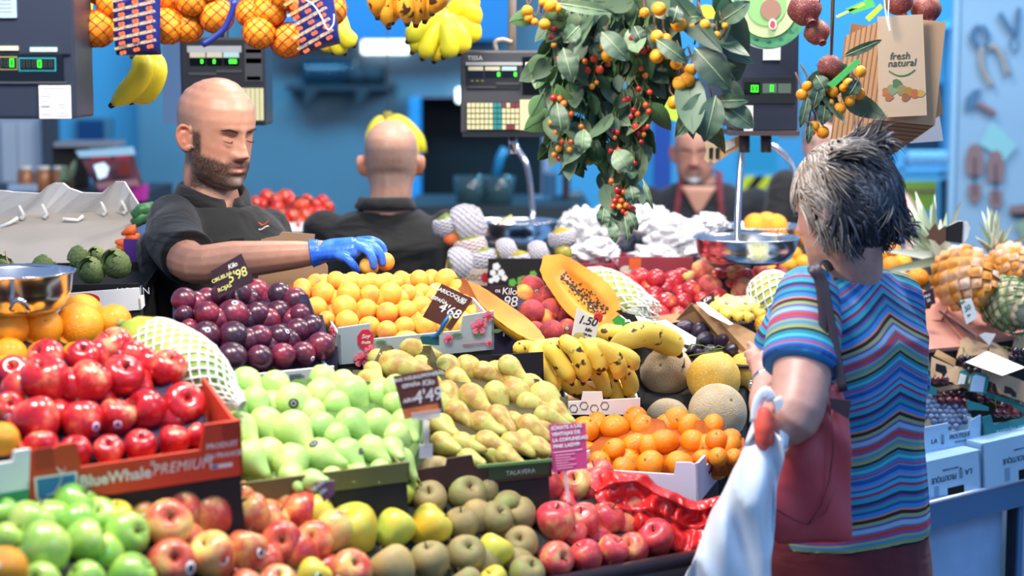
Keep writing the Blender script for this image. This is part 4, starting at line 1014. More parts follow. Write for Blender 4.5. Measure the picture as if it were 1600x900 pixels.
for q in ([(975,488),(992,492),(1006,516),(994,514)],[(1012,513),(1022,516),(1040,540),(1068,552),(1050,556),(1028,536)],[(962,486),(970,484),(986,498),(980,500)]):
    slab('black_pattern',[P(x,y,4.38) for x,y in q],.002,INKB,root)
for q in ([(956,500),(966,492),(978,500),(972,508),(960,508)],[(972,504),(984,502),(990,514),(980,520),(972,514)]):
    slab('leaf_print',[P(x,y,4.37) for x,y in q],.002,plain('leaf_print_green','2f9a4c',.5),root)
slab('bottom',[P(955,520,4.42),P(1070,560,4.36),P(1070,575,4.34),P(955,560,4.40)],.05,DARK,root)
sg=thing('handwritten_sign','white card with faint handwriting lying over the figs','sign',P(1040,520,4.36))
slab('card',[P(1002,505,4.37),P(1040,500,4.40),P(1088,528,4.34),P(1086,540,4.32),P(1070,538,4.32)],.002,PAPER,sg)
# bagged baby bananas
root=thing('bag_of_baby_bananas','clear bag of small yellow bananas with black tips by the nectarines','bananas',P(1150,490,4.62))
rs=random.Random(9)
for i,(x,y) in enumerate(((1122,474),(1138,470),(1154,474),(1170,472),(1128,484),(1146,484),(1162,486),(1178,482),(1134,492),(1152,495),(1168,497),(1186,490),(1118,482))):
    Y=4.62-(y-470)*.003;a=P(x-9,y-5,Y+.02);b=P(x,y-2,Y);d=P(x+9,y+4,Y-.01)
    banana(root,[a,b,d],.0125,BANS,'banana')
mb=MB();mb.ell(P(1150,484,4.60),(.066,.04,.035),20,12,fn=lambda d:1+.06*math.sin(d.x*13+d.z*17));mb.build('clear_bag',WRAP,root,smooth=True)
# string tendrils on the yellow melon
mb=MB();T=[(1072,550),(1080,538),(1098,540),(1112,548),(1130,544)];mb.tube([P(x,y,4.20) for x,y in T],.0016,6);mb.tube([P(x,y,4.19) for x,y in ((1076,556),(1100,552),(1128,548),(1134,552))],.0016,6);mb.tube([P(x,y,4.19) for x,y in ((1112,548),(1122,540),(1132,543))],.0014,6)
tag(mb.build('dry_vine',STEMG,None,smooth=True),'thin green dried vine tendril over the yellow melon','vine')
# ---------------- people ----------------
def fuse(mb,voxel,it=3,fac=.5,wr=None):
    me=mesh_from('tmp',mb.V,mb.F);o=bpy.data.objects.new('tmp',me);COL.objects.link(o)
    r=o.modifiers.new('r','REMESH');r.mode='VOXEL';r.voxel_size=voxel;r.adaptivity=0
    if it:s=o.modifiers.new('s','SMOOTH');s.iterations=it;s.factor=fac
    dg=bpy.context.evaluated_depsgraph_get();m2=bpy.data.meshes.new_from_object(o.evaluated_get(dg),depsgraph=dg)
    bpy.data.objects.remove(o);bpy.data.meshes.remove(me)
    return m2
def coords(me):
    a=np.empty(len(me.vertices)*3,dtype=np.float32);me.vertices.foreach_get('co',a);return a.reshape(-1,3).astype(np.float64)
def setco(me,a):me.vertices.foreach_set('co',a.astype(np.float32).ravel());me.update()
def setcol(me,c,name='Col'):
    at=me.color_attributes.new(name,'FLOAT_COLOR','POINT');q=np.ones((len(c),4),dtype=np.float32);q[:,:3]=c;at.data.foreach_set('color',q.ravel())
def finish(me,name,mat,parent,smooth=True):
    me.materials.clear();me.materials.append(mat);me.name=name
    inv=wmat(parent).inverted() if parent else Matrix();me.transform(inv)
    me.polygons.foreach_set('use_smooth',[smooth]*len(me.polygons));return link(name,me,parent)
def vcol_mat(name,rough=.5,bump=.15,bs=300,sss=.0,var=.08,dist=.0012,sheen=0):
    m,nt,b=mk(name);L=nt.links;a=N(nt,'ShaderNodeAttribute');a.attribute_name='Col'
    tc=N(nt,'ShaderNodeTexCoord');n=N(nt,'ShaderNodeTexNoise');n.inputs['Scale'].default_value=55;n.inputs['Detail'].default_value=6;L.new(tc.outputs['Object'],n.inputs['Vector'])
    r=ramp(nt,[(.3,[1-var]*3),(.7,[1+var]*3)]);L.new(n.outputs['Fac'],r.inputs['Fac'])
    mx=N(nt,'ShaderNodeMix',data_type='RGBA',blend_type='MULTIPLY');mx.inputs[0].default_value=1;L.new(a.outputs['Color'],mx.inputs[6]);L.new(r.outputs['Color'],mx.inputs[7]);L.new(mx.outputs[2],b.inputs['Base Color'])
    b.inputs['Roughness'].default_value=rough;b.inputs['Sheen Weight'].default_value=sheen
    if sss:b.inputs['Subsurface Weight'].default_value=sss;b.inputs['Subsurface Radius'].default_value=(.012,.004,.002);b.inputs['Subsurface Scale'].default_value=1
    n2=N(nt,'ShaderNodeTexNoise');n2.inputs['Scale'].default_value=bs;L.new(tc.outputs['Object'],n2.inputs['Vector'])
    bp=N(nt,'ShaderNodeBump');bp.inputs['Strength'].default_value=bump;bp.inputs['Distance'].default_value=dist;L.new(n2.outputs['Fac'],bp.inputs['Height']);L.new(bp.outputs['Normal'],b.inputs['Normal'])
    return m
SKIN=vcol_mat('skin',.42,.2,350,.08)
def cloth(name,col,rough=.85,bump=.25,wr=.6):
    m,nt,b=mk(name);L=nt.links;b.inputs['Base Color'].default_value=rgb(col);b.inputs['Roughness'].default_value=rough;b.inputs['Sheen Weight'].default_value=.15
    tc=N(nt,'ShaderNodeTexCoord');n=N(nt,'ShaderNodeTexNoise');n.inputs['Scale'].default_value=420;L.new(tc.outputs['Object'],n.inputs['Vector'])
    bp=N(nt,'ShaderNodeBump');bp.inputs['Strength'].default_value=bump;bp.inputs['Distance'].default_value=.001;L.new(n.outputs['Fac'],bp.inputs['Height'])
    mp=N(nt,'ShaderNodeMapping');mp.inputs['Scale'].default_value=(5,5,13);mp.inputs['Rotation'].default_value=(.5,.6,.2);L.new(tc.outputs['Object'],mp.inputs[0])
    n2=N(nt,'ShaderNodeTexNoise');n2.inputs['Scale'].default_value=1;n2.inputs['Detail'].default_value=2;n2.inputs['Distortion'].default_value=1.2;L.new(mp.outputs[0],n2.inputs['Vector'])
    b2=N(nt,'ShaderNodeBump');b2.inputs['Strength'].default_value=wr;b2.inputs['Distance'].default_value=.02;L.new(n2.outputs['Fac'],b2.inputs['Height']);L.new(bp.outputs['Normal'],b2.inputs['Normal']);L.new(b2.outputs['Normal'],b.inputs['Normal'])
    return m
def hframe(c,yaw,pitch=0,roll=0,s=1.0):
    """subject frame: x = subject's right, y = facing; yaw 0 faces the camera, positive turns to the picture's right"""
    y=Vector((math.sin(yaw),-math.cos(yaw),0));x=Vector((-math.cos(yaw),-math.sin(yaw),0));z=Vector((0,0,1))
    R=Matrix((x,y,z)).transposed().to_4x4();R=R @ Matrix.Rotation(-pitch,4,'X') @ Matrix.Rotation(roll,4,'Y') @ Matrix.Scale(s,4);R.translation=Vector(c);return R
def interp(tab,z):
    if z <= tab[0][0]:return tab[0][1:]
    for a,b in zip(tab,tab[1:]):
        if z <= b[0]:
            t=(z-a[0])/(b[0]-a[0]);t=t*t*(3-2*t)*.5+t*.5
            return [lerp(p,q,t) for p,q in zip(a[1:],b[1:])]
    return tab[-1][1:]
HT=[(-.120,.012,.062,-.028),(-.112,.034,.074,-.004),(-.100,.046,.080,.012),(-.085,.055,.082,.030),(-.065,.062,.083,.052),(-.040,.068,.083,.078),(-.015,.072,.083,.094),
      (.010,.0745,.086,.101),(.035,.076,.089,.104),(.060,.073,.083,.101),(.080,.065,.070,.090),(.098,.050,.051,.068),(.110,.037,.034,.044),(.118,.016,.012,.018)]
def G(x,z,cx,cz,sx,sz):return math.exp(-((x-cx)/sx) ** 2-((z-cz)/sz) ** 2)
def head_shape(mb,M,nose=1.0,beard=0.0,jaw=1.0,female=False):
    n,seg=60,64;rings=[]
    for j in range(n+1):
        z=lerp(-.120,.118,j/n);w,f,b=interp(HT,z);ring=[]
        if z<-.03:w *= lerp(1,jaw,min(1,(-.03-z)/.06))
        for k in range(seg):
            t=2*PI*k/seg;s_,c_=math.sin(t),math.cos(t);e=2/(2.08 if c_>0 else 2.2)
            x=w*math.copysign(abs(s_) ** e,s_);y=(f if c_>0 else b)*math.copysign(abs(c_) ** e,c_)
            if c_>0:
                ax=abs(x)
                h=interp([(-.052,0,.010),(-.045,.013,.012),(-.036,.027,.0115),(-.022,.020,.0095),(-.005,.012,.008),(.012,.006,.009),(.030,.001,.012)],z)
                y+=nose*h[0]*math.exp(-(x/h[1]) ** 2)*(1 if-.052<z<.03 else 0)
                y+=.011*nose*G(ax,z,.0135,-.039,.0065,.007)
                y+=-.0105*G(ax,z,.028,.002,.017,.012)+.0072*G(ax,z,.032,-.003,.0120,.0080)
                y+=.005*G(ax,z,.028,.020,.024,.006)+.003*G(ax,z,.050,-.030,.018,.015)
                y+=.0055*G(x,z,0,-.0605,.020,.0045)+.006*G(x,z,0,-.0735,.017,.005)-.004*G(x,z,0,-.0668,.023,.0024)-.005*G(x,z,0,-.084,.020,.006)+.007*G(x,z,0,-.104,.018,.010)
                y+=-.003*G(ax,z,.022,-.052,.006,.012)
                y+=beard*(.004*max(0,min(1,(-.040-z)/.02))*(1-G(x,z,0,-.067,.022,.008)))
                x+=math.copysign(beard*.003,x)*max(0,min(1,(-.03-z)/.03)) if ax>.03 else 0
            ring.append(M @ Vector((x,y,z)))
        rings.append(ring)
    mb.loft(rings)
    if not female:
        pass
    for s_ in (-1,1):        # ears
        E=M @ Matrix.Translation((s_*.0755,-.006,-.012)) @ Matrix.Rotation(s_*.38,4,'Z') @ Matrix.Rotation(.18,4,'X')
        mb.ell((0,0,0),(.006,.0145,.026),12,8) if False else None
        pts=[(s_*.004,.010,-.020),(s_*.007,-.002,-.028),(s_*.010,-.012,-.018),(s_*.013,-.018,.002),(s_*.014,-.016,.018),(s_*.012,-.006,.028),(s_*.007,.006,.024),(s_*.003,.011,.012)]
        mb.tube([E @ Vector(p) for p in catm(pts,18)],[.0050]*3+[.0048]*12+[.0040]*4,8)
        R3=E.to_3x3();mb.ell(E @ Vector((s_*.003,-.004,.000)),(.0045,.015,.024),12,8,R=R3)
        mb.tube([E @ Vector(p) for p in catm([(s_*.010,-.006,.014),(s_*.011,-.009,.0),(s_*.009,-.004,-.012)],8)],.0032,6)
        mb.ell(E @ Vector((s_*.005,.000,-.024)),(.005,.009,.009),10,6,R=R3)
def ring_e(M,z,w,d,yo=0,seg=28,p=2.3,dn=0):
    out=[]
    for k in range(seg):
        t=2*PI*k/seg;s_,c_=math.sin(t),math.cos(t);e=2/p
        out.append(M @ Vector((w*math.copysign(abs(s_) ** e,s_),yo+d*math.copysign(abs(c_) ** e,c_),z)))
    return out
def torso(mb,M,rings,inf=0.0):
    keep=[rings[-1]]
    for r in reversed(rings[:-1]):
        if r[0]<keep[-1][0]-.012:keep.append(r)
    rings=keep[::-1]
    mb.loft([ring_e(M,r[0],r[1]+inf,r[2]+inf,r[3] if len(r)>3 else 0) for r in rings])
def limb(mb,pts,rad,inf=0.0,n=16,seg=14,end=True):
    c=catm(pts,n);m=len(pts)-1;rr=[]
    for i in range(n+1):
        t=i/n*m;k=min(int(t),m-1);f=t-k;rr.append(lerp(rad[k],rad[k+1],f)+inf)
    mb.tube(c,rr,seg)
    mb.ell(c[0],rr[0],12,8)
    if end:mb.ell(c[-1],rr[-1],12,8)
def skin_col(co,Mh,base,lips=(.45,.16,.13),beard=None,scalp=None,blush=.0,rng=0,goatee=False):
    n=len(co);inv=np.array(Mh.inverted());h=co @ inv[:3,:3].T+inv[:3,3];x,y,z=h[:,0],h[:,1],h[:,2];ax=np.abs(x)
    c=np.tile(np.array(base,dtype=float),(n,1))
    def g(cx,cz,sx,sz,xx=None):return np.exp(-(((ax if xx is None else xx)-cx)/sx) ** 2-((z-cz)/sz) ** 2)*(y>0.02)
    inh=(z>-.14) & (np.abs(x)<.11) & (np.abs(y)<.14)
    red=np.array([1.06,.80,.74])
    for cx,cz,sx,sz,k in ((0,-.036,.016,.014,.7),(.046,-.028,.02,.018,.5),(.03,.0,.016,.010,.3)):
        m=(g(cx,cz,sx,sz)*k*inh)[:,None];c=c*(1-m)+c*red*m
    ear=(ax>.0775) & (np.abs(z+.01)<.045) & (y<.02) & (y>-.04) & inh;c[ear] *= np.array([1.02,.78,.72])
    rn=np.random.RandomState(4);jit=rn.rand(n)
    if scalp is not None:
        col,k=scalp;m=np.clip((.035-y)/.03,0,1)*np.clip((.062-z)/.03,0,1)*np.clip((z+.085)/.03,0,1)*(~ear)*inh*k
        m=m*np.where((y>-.03) & (z<-.005),.25,1);m=(m*(.8+.4*jit))[:,None].clip(0,1);c=c*(1-m)+np.array(col)*m
    if beard is not None:
        col,k,chincol=beard
        jit2=np.array([noise.noise(Vector((p[0]*160,p[1]*160,p[2]*160))) for p in h])*.004
        z=z+jit2;jawm=np.clip((-.044+.35*np.clip(ax-.045,0,1)-z)/.012,0,1)*np.clip((y-(-.014)-z*.1)/.016,0,1)
        cheek=np.clip((-z-.046+np.clip(ax-.040,0,1)*1.6)/.010,0,1)
        side=np.clip((ax-.058)/.006,0,1)*np.clip((.012-z)/.012,0,1)*np.clip((y-.004)/.006,0,1)*np.clip((.034-y)/.008,0,1)*(z>-.06)
        if goatee:jawm=jawm*np.exp(-(x/.034) ** 4);side=side*0;cheek=np.ones(n)
        m=np.maximum(jawm*cheek,side);mus=np.exp(-((z+.0520+.12*ax*ax/.02)/.0050) ** 2)*(ax<.032)*(y>.05);m=np.maximum(m,mus)
        m=m*(1-np.exp(-(x/.019) ** 2-((z+.067)/.0062) ** 2)*(y>.05))*np.clip((z+.128)/.008,0,1)*(y>-.03)*inh
        cc=np.array(col)[None,:]*np.ones((n,1));ch=(np.exp(-(x/.035) ** 2)*np.clip((-.078-z)/.012,0,1))[:,None];cc=cc*(1-ch)+np.array(chincol)*ch
        m=(m*k*(.75+.5*jit))[:,None].clip(0,1);c=c*(1-m)+cc*m
    m=(np.exp(-(x/.019) ** 4-((z+.067)/.0085) ** 2)*(y>.06)*inh*.8)[:,None];c=c*(1-m)+np.array(lips)*m
    return c
def face_bits(M,parent,hair,open_eyes=False,brow=1.0):
    """eyebrows, lash lines, and open eyes when they show"""
    for s_ in (-1,1):
        pts=[(s_*.012,.0848,.0140),(s_*.024,.0868,.0175),(s_*.037,.0825,.0200),(s_*.050,.0720,.0165)]
        mb=MB();mb.tube([M @ Vector(p) for p in catm(pts,10)],[.0010,.0022,.0028,.0028,.0028,.0027,.0025,.0022,.002,.0015,.0008],6,flat=1.0);mb.build('eyebrow',hair,parent,smooth=True)
        if open_eyes:
            mb=MB();mb.ell(M @ Vector((s_*.0315,.0735,-.001)),(.0125,.0125,.0085),14,10);e=mb.build('eye',plain('eye_white','d8d2cc',.2),parent,smooth=True)
            mb=MB();mb.ell(M @ Vector((s_*.0315,.0845,-.0015)),(.0052,.0026,.0052),12,8);mb.build('iris',plain('iris','2a1c14',.2),e,smooth=True)
        pts=[(s_*.0195,.0765,-.0050),(s_*.026,.0845,-.0080),(s_*.034,.0850,-.0080),(s_*.044,.0765,-.0055)]
        mb=MB();mb.tube([M @ Vector(p) for p in catm(pts,8)],[.0006,.0012,.0014,.0014,.0014,.0014,.0012,.001,.0006],5);mb.build('eyelashes',hair,parent,smooth=True)
        
def fingers(mb,chains,r,inf=0,px=True):
    for ch in chains:
        pts=[P(*q) if px else Vector(q) for q in ch];n=10;c=catm(pts,n);rr=[lerp(r,r*.78,i/n)+inf for i in range(n+1)]
        mb.tube(c,rr,10);mb.ell(c[-1],rr[-1],10,6);mb.ell(c[0],rr[0],10,6)
def collar(parent,M,mat,r=(.066,.062),z=(0,.042),open_=.5,back=.012):
    """turned-down collar ring, open at the front"""
    mb=MB();n=30;vs=[];fs=[]
    prof=[(0.000,.0),(.004,.030),(.008,.040),(.016,.034),(.026,.010),(.022,.006)]
    for i in range(n+1):
        t=lerp(open_*.5,2*PI-open_*.5,i/n);front=math.cos(t)
        for pr,pz in prof:
            k=1+.35*max(0,front) ** 2;zz=pz*(1+.25*max(0,front))-.035*max(0,front) ** 1.5
            vs.append(M @ Vector(((r[0]+pr*k)*math.sin(t),(r[1]+pr*k)*math.cos(t),zz)))
    m=len(prof)
    for i in range(n):
        for k in range(m):a=i*m+k;b=i*m+(k+1) % m;fs.append((a,b,b+m,a+m))
    fs+=[tuple(range(m)),tuple(range(n*m+m-1,n*m-1,-1))]
    mb.add(vs,fs);return mb.build('collar',mat,parent,smooth=True,merge=True)

# --- vendor with blue glove ---
Y1=4.46
BLK=cloth('black_polo','0c0c0e',.8,.3,.9)
h1=P(339,206,Y1);Mh=hframe(h1,math.radians(48),math.radians(9),0,1.05)
Mb_=hframe(Vector((h1.x-.012,h1.y+.02,0)),math.radians(36))
v1=thing('person','bald bearded man in black polo shirt and blue glove picking up apricots','person',(h1.x,h1.y+.03,0))
nb=h1.z-.150        # neck base height
S_r=P(268,342,4.40);EL=P(302,412,4.16);WR=P(486,396,4.20)
S_l=Mb_ @ Vector((-.150,-.01,nb-.095));EL2=S_l+Vector((.06,.04,-.26));WR2=EL2+Vector((.14,-.16,-.05))
TR=[(.88,.165,.105),(1.0,.155,.105),(1.10,.150,.11),(1.22,.165,.118),(1.34,.180,.112),(nb-.10,.180,.098),(nb-.06,.145,.084),(nb-.022,.088,.068),(nb+.005,.062,.060)]
body=MB();head_shape(body,Mh,1.18,beard=1.0)
torso(body,Mb_,[(r[0]-(.022 if r[0]>nb-.14 else 0),r[1]*.88,r[2]*.86) for r in TR])
limb(body,[Mh @ Vector((0,-.018,-.045)),Mh @ Vector((0,-.022,-.11)),Mb_ @ Vector((0,-.01,nb)),Mb_ @ Vector((0,-.01,nb-.06))],[.056,.055,.062,.075])
limb(body,[S_r,S_r.lerp(EL,.5)+Vector((-.01,0,-.01)),EL,EL.lerp(WR,.35),WR.lerp(EL,.2),WR,P(500,394,4.20)],[.056,.050,.043,.043,.033,.027,.027],n=26)
limb(body,[S_l,EL2,WR2],[.05,.042,.028])
GL_P=[(492,394,4.20),(520,390,4.19),(545,388,4.18),(562,386,4.18)]
CH=[[(556,384,4.165),(574,391,4.15),(582,404,4.145),(584,416,4.15)],[(560,379,4.18),(582,383,4.165),(594,396,4.16),(598,411,4.165)],
      [(560,377,4.20),(582,376,4.19),(597,386,4.19),(600,402,4.195)],[(556,380,4.22),(576,376,4.22),(588,384,4.22),(592,398,4.22)],
      [(528,398,4.165),(542,404,4.145),(551,413,4.14),(557,422,4.15)]]
def glove(mb,inf=0):
    c=[P(*q) for q in GL_P];mb.tube(catm(c,10),[.028+inf]*3+[.030+inf]*3+[.030+inf]*3+[.026+inf,.022+inf],14,flat=.72,up=(0,-.5,1));fingers(mb,CH,.0098,inf)
    mb.ell(P(540,392,4.185),(.034+inf,.024+inf,.023+inf),14,10)
glove(body,-.0055)
for s_ in (-1,1):
    hip=Mb_ @ Vector((s_*.085,0,.90));limb(body,[hip,Mb_ @ Vector((s_*.09,.01,.48)),Mb_ @ Vector((s_*.09,-.01,.09))],[.085,.055,.042]);limb(body,[Mb_ @ Vector((s_*.09,-.03,.04)),Mb_ @ Vector((s_*.095,.14,.03))],[.038,.035])
me=fuse(body,.0032,2,.45);co=coords(me)
setcol(me,skin_col(co,Mh,(.53,.255,.165),beard=((.05,.03,.02),.92,(.16,.12,.09)),scalp=((.20,.14,.11),.55)))
b1=finish(me,'body',SKIN,v1);HB=plain('brow_dark','2a1c14',.8);face_bits(Mh,v1,HB)
sh=MB();torso(sh,Mb_,TR[:-1],.012);limb(sh,[S_r,S_r.lerp(EL,.45)+Vector((-.010,0,-.006)),S_r.lerp(EL,.86)],[.060,.066,.064],seg=18,end=False);limb(sh,[S_l,S_l.lerp(EL2,.7)],[.058,.062],end=False)
me=fuse(sh,.006,3);co=coords(me)
def wrinkle(me,amp=.004,sc=9,seed=0,str_=(1,1,2.2)):
    co=coords(me);nr=np.empty(len(me.vertices)*3,dtype=np.float32);me.vertices.foreach_get('normal',nr);nr=nr.reshape(-1,3)
    d=np.array([noise.noise(Vector((p[0]*sc*str_[0]+seed,p[1]*sc*str_[1],p[2]*sc*str_[2]+.6*noise.noise(Vector((p[0]*5,p[1]*5,p[2]*4+seed)))))) for p in co]);setco(me,co+nr*(d*amp)[:,None])
wrinkle(me,.007,6,3);finish(me,'polo_shirt',BLK,v1)
collar(v1,hframe(Mb_ @ Vector((0,-.012,nb-.012)),math.radians(40),.10),BLK,(.066,.066),open_=.35)
mb=MB(Mb_);mb.box((-.016,.098,nb-.22),(.016,.1125,nb-.09));mb.build('placket',BLK,v1)
for z in (nb-.11,nb-.17):mb=MB();mb.ell(Mb_ @ Vector((0,.113,z)),(.005,.005,.005),10,6);mb.build('button',plain('button_black','2a2a2e',.3),v1,smooth=True)
EMB=plain('embroidery','d0532c',.7)
mb=MB();q=[P(404+t*4,348+4*math.sin(t),4.32) for t in range(5)];mb.tube(q,.0022,5);mb.build('embroidered_logo',EMB,v1)
mb=MB();mb.tube([P(404+t*4,356+3*math.sin(t+1),4.32) for t in range(5)],.0016,5);mb.build('embroidered_logo',INKW,v1)
pt=MB();
for s_ in (-1,1):limb(pt,[Mb_ @ Vector((s_*.085,0,.90)),Mb_ @ Vector((s_*.09,.01,.48)),Mb_ @ Vector((s_*.09,-.01,.09))],[.10,.070,.062])
torso(pt,Mb_,[(.84,.165,.11),(.98,.165,.115)],.006);finish(fuse(pt,.012,3),'trousers',cloth('dark_trousers','1a1c22'),v1)
BLG=fmat('nitrile_glove',[(0,'1f5fe0'),(.5,'2f74f0'),(1,'5a96ff')],ns=18,rk=0,rough=.38,coat=.15,bump=.4,bs=90,dist=.003)
gm=MB();glove(gm,.0012);gm.tube([P(486,396,4.20),P(492,395,4.20),P(500,394,4.20)],[.031,.030,.0285],18)
finish(fuse(gm,.0024,2,.4),'glove',BLG,v1)
mb=MB();c_=P(487,396,4.20);d_=(P(500,394,4.2)-c_).normalized();mb.tube([c_-d_*.001,c_+d_*.001,c_+d_*.003],[.0300,.0325,.030],20);mb.build('glove_cuff',BLG,v1,smooth=True)
for i,(x,y,r,Y) in enumerate(((577,416,16,4.175),(602,409,15,4.185))):
    put_fruit('apr',P(x,y,Y),r*M1(Y),dirq((rf.uniform(-1,1),-.3,.5),1),['apricot held under the fingertips of the blue glove','apricot pinched at the far right of the blue glove'][i],'apricots held in the glove')

# --- vendor seen from behind ---
Y2=5.5
h2=P(611,252,Y2);Mh=hframe(h2,math.radians(181),math.radians(4),0,1.0);Mb_=hframe(Vector((h2.x-.015,h2.y-.02,0)),math.radians(178));nb=h2.z-.135
v2=thing('person','bald man in black shirt seen from behind at the middle of the stall','person',(h2.x,h2.y,0))
TR=[(.88,.165,.105),(1.0,.155,.105),(1.10,.155,.11),(1.22,.172,.118),(1.30,.182,.112),(nb-.07,.182,.095),(nb-.035,.145,.080),(nb-.005,.085,.066),(nb+.015,.062,.060)]
body=MB();head_shape(body,Mh);torso(body,Mb_,[(r[0]-(.022 if r[0]>nb-.14 else 0),r[1]*.88,r[2]*.86) for r in TR]);limb(body,[Mh @ Vector((0,-.02,-.03)),Mh @ Vector((0,-.024,-.10)),Mb_ @ Vector((0,-.01,nb-.05))],[.062,.060,.075])
sh=MB();torso(sh,Mb_,TR[:-1],.012);pt=MB()
for s_ in (-1,1):
    S=Mb_ @ Vector((s_*.178,0,nb-.066));E=Mb_ @ Vector((s_*.225,.05,nb-.33));Wp=Mb_ @ Vector((s_*.16,.24,nb-.38))
    limb(body,[S,E,Wp,Mb_ @ Vector((s_*.13,.32,nb-.37))],[.052,.042,.027,.026]);limb(sh,[S,S.lerp(E,.8)],[.064,.062],end=False)
    fingers(body,[[Mb_ @ Vector((s_*.13+(k-1.5)*.018,.32,nb-.37)),Mb_ @ Vector((s_*.125+(k-1.5)*.02,.37,nb-.38)),Mb_ @ Vector((s_*.12+(k-1.5)*.02,.40,nb-.40))] for k in range(4)]+[[Mb_ @ Vector((s_*.11,.31,nb-.37)),Mb_ @ Vector((s_*.08,.34,nb-.38)),Mb_ @ Vector((s_*.07,.36,nb-.39))]],.009,px=False)
    L_=[Mb_ @ Vector((s_*.085,0,.90)),Mb_ @ Vector((s_*.09,.01,.48)),Mb_ @ Vector((s_*.09,-.01,.09))];limb(body,L_,[.085,.055,.042]);limb(body,[Mb_ @ Vector((s_*.09,-.03,.04)),Mb_ @ Vector((s_*.095,.14,.03))],[.038,.035]);limb(pt,L_,[.10,.07,.062])
me=fuse(body,.0052,2);setcol(me,skin_col(coords(me),Mh,(.56,.30,.21),scalp=((.26,.19,.16),.6)));finish(me,'body',SKIN,v2);face_bits(Mh,v2,HB)
me=fuse(sh,.008,3);wrinkle(me,.008,8,9);finish(me,'shirt',BLK,v2);collar(v2,hframe(Mb_ @ Vector((0,-.012,nb-.004)),math.radians(178),.05),BLK,(.064,.064),open_=.5)
torso(pt,Mb_,[(.84,.165,.11),(.98,.165,.115)],.006);finish(fuse(pt,.012,3),'trousers',cloth('dark_trousers2','1a1c22'),v2)

# --- vendor in the burgundy apron ---
Y3=7.4
h3=P(1086,236,Y3);Mh=hframe(h3,math.radians(-8),math.radians(5),0,1.04);Mb_=hframe(Vector((h3.x+.03,h3.y+.02,0)),math.radians(-10));nb=h3.z-.112
v3=thing('person','man with grey goatee in dark v-neck shirt and burgundy apron at back','person',(h3.x,h3.y,0))
TR=[(.88,.20,.14),(1.0,.20,.15),(1.10,.20,.15),(1.22,.205,.14),(1.34,.21,.125),(nb-.09,.215,.11),(nb-.05,.165,.092),(nb-.012,.095,.075),(nb+.01,.070,.068)]
body=MB();head_shape(body,Mh,1.05,beard=1.0,jaw=1.08);torso(body,Mb_,[(r[0]-(.022 if r[0]>nb-.14 else 0),r[1]*.89,r[2]*.86) for r in TR]);limb(body,[Mh @ Vector((0,-.015,-.04)),Mh @ Vector((0,-.02,-.09)),Mb_ @ Vector((0,0,nb-.06))],[.066,.068,.080])
sh=MB();torso(sh,Mb_,TR[:-1],.012);pt=MB()
for s_ in (-1,1):
    S=Mb_ @ Vector((s_*.205,0,nb-.10));E=Mb_ @ Vector((s_*.27,.04,nb-.37));Wp=Mb_ @ Vector((s_*.17,.24,nb-.43))
    limb(body,[S,E,Wp,Mb_ @ Vector((s_*.14,.31,nb-.42))],[.058,.048,.030,.028]);limb(sh,[S,S.lerp(E,.9)],[.075,.070])
    fingers(body,[[Mb_ @ Vector((s_*.14+(k-1.5)*.018,.31,nb-.42)),Mb_ @ Vector((s_*.135+(k-1.5)*.02,.36,nb-.43)),Mb_ @ Vector((s_*.13+(k-1.5)*.02,.39,nb-.45))] for k in range(4)]+[[Mb_ @ Vector((s_*.11,.30,nb-.42)),Mb_ @ Vector((s_*.08,.33,nb-.43)),Mb_ @ Vector((s_*.07,.35,nb-.44))]],.009,px=False)
    L_=[Mb_ @ Vector((s_*.095,0,.90)),Mb_ @ Vector((s_*.10,.01,.48)),Mb_ @ Vector((s_*.10,-.01,.09))];limb(body,L_,[.09,.06,.045]);limb(body,[Mb_ @ Vector((s_*.10,-.03,.04)),Mb_ @ Vector((s_*.105,.14,.03))],[.038,.035]);limb(pt,L_,[.105,.075,.065])
me=fuse(body,.0052,2);setcol(me,skin_col(coords(me),Mh,(.55,.26,.18),beard=((.055,.04,.035),.9,(.55,.55,.55)),goatee=True));finish(me,'body',SKIN,v3);face_bits(Mh,v3,plain('brow_grey','4a3c34',.8))
NAVY=cloth('dark_navy_shirt','10151f')
me=fuse(sh,.008,3)
finish(me,'shirt',NAVY,v3)
vs=[];ZN=[nb-.125,nb-.10,nb-.075,nb-.055,nb-.035,nb-.015]
for z_ in ZN:
    tw,td=interp([(r[0],r[1],r[2]) for r in TR],z_)[:2];hw=(z_-ZN[0])*.62+.001
    for k in range(9):
        t=(k/4-1)*hw;vs.append(Mb_ @ Vector((t,(td+.017)*max(.1,1-(abs(t)/(tw+.012)) ** 2.3) ** (1/2.3),z_)))
mb=MB();mb.add(vs,[(j*9+k,(j+1)*9+k,(j+1)*9+k+1,j*9+k+1) for j in range(5) for k in range(8)]);o_=mb.build('chest',plain('chest_skin',(.52,.25,.17),.5),v3,smooth=True);q_=o_.modifiers.new('s','SOLIDIFY');q_.thickness=.006
torso(pt,Mb_,[(.84,.19,.14),(.98,.20,.15)],.006);finish(fuse(pt,.012,3),'trousers',cloth('dark_trousers3','1a1c22'),v3)
APR=cloth('burgundy_apron','6a1626',.8,.2,.4)
mb=MB();vs=[];m=13
zs=[nb-.225,nb-.30,nb-.40,nb-.55,.75];wd=[.105,.13,.17,.19,.19]
for z,w in zip(zs,wd):
    tw,td=interp([(r[0],r[1],r[2]) for r in TR],z)[:2]
    for k in range(m):
        t=lerp(-1,1,k/(m-1))*w/tw;vs.append(Mb_ @ Vector((tw*1.0*t,(td+.022)*max(.1,1-abs(t) ** 2.3) ** (1/2.3),z)))
mb.add(vs,[(j*m+k,(j+1)*m+k,(j+1)*m+k+1,j*m+k+1) for j in range(4) for k in range(m-1)]);ap=mb.build('apron',APR,v3,smooth=True)
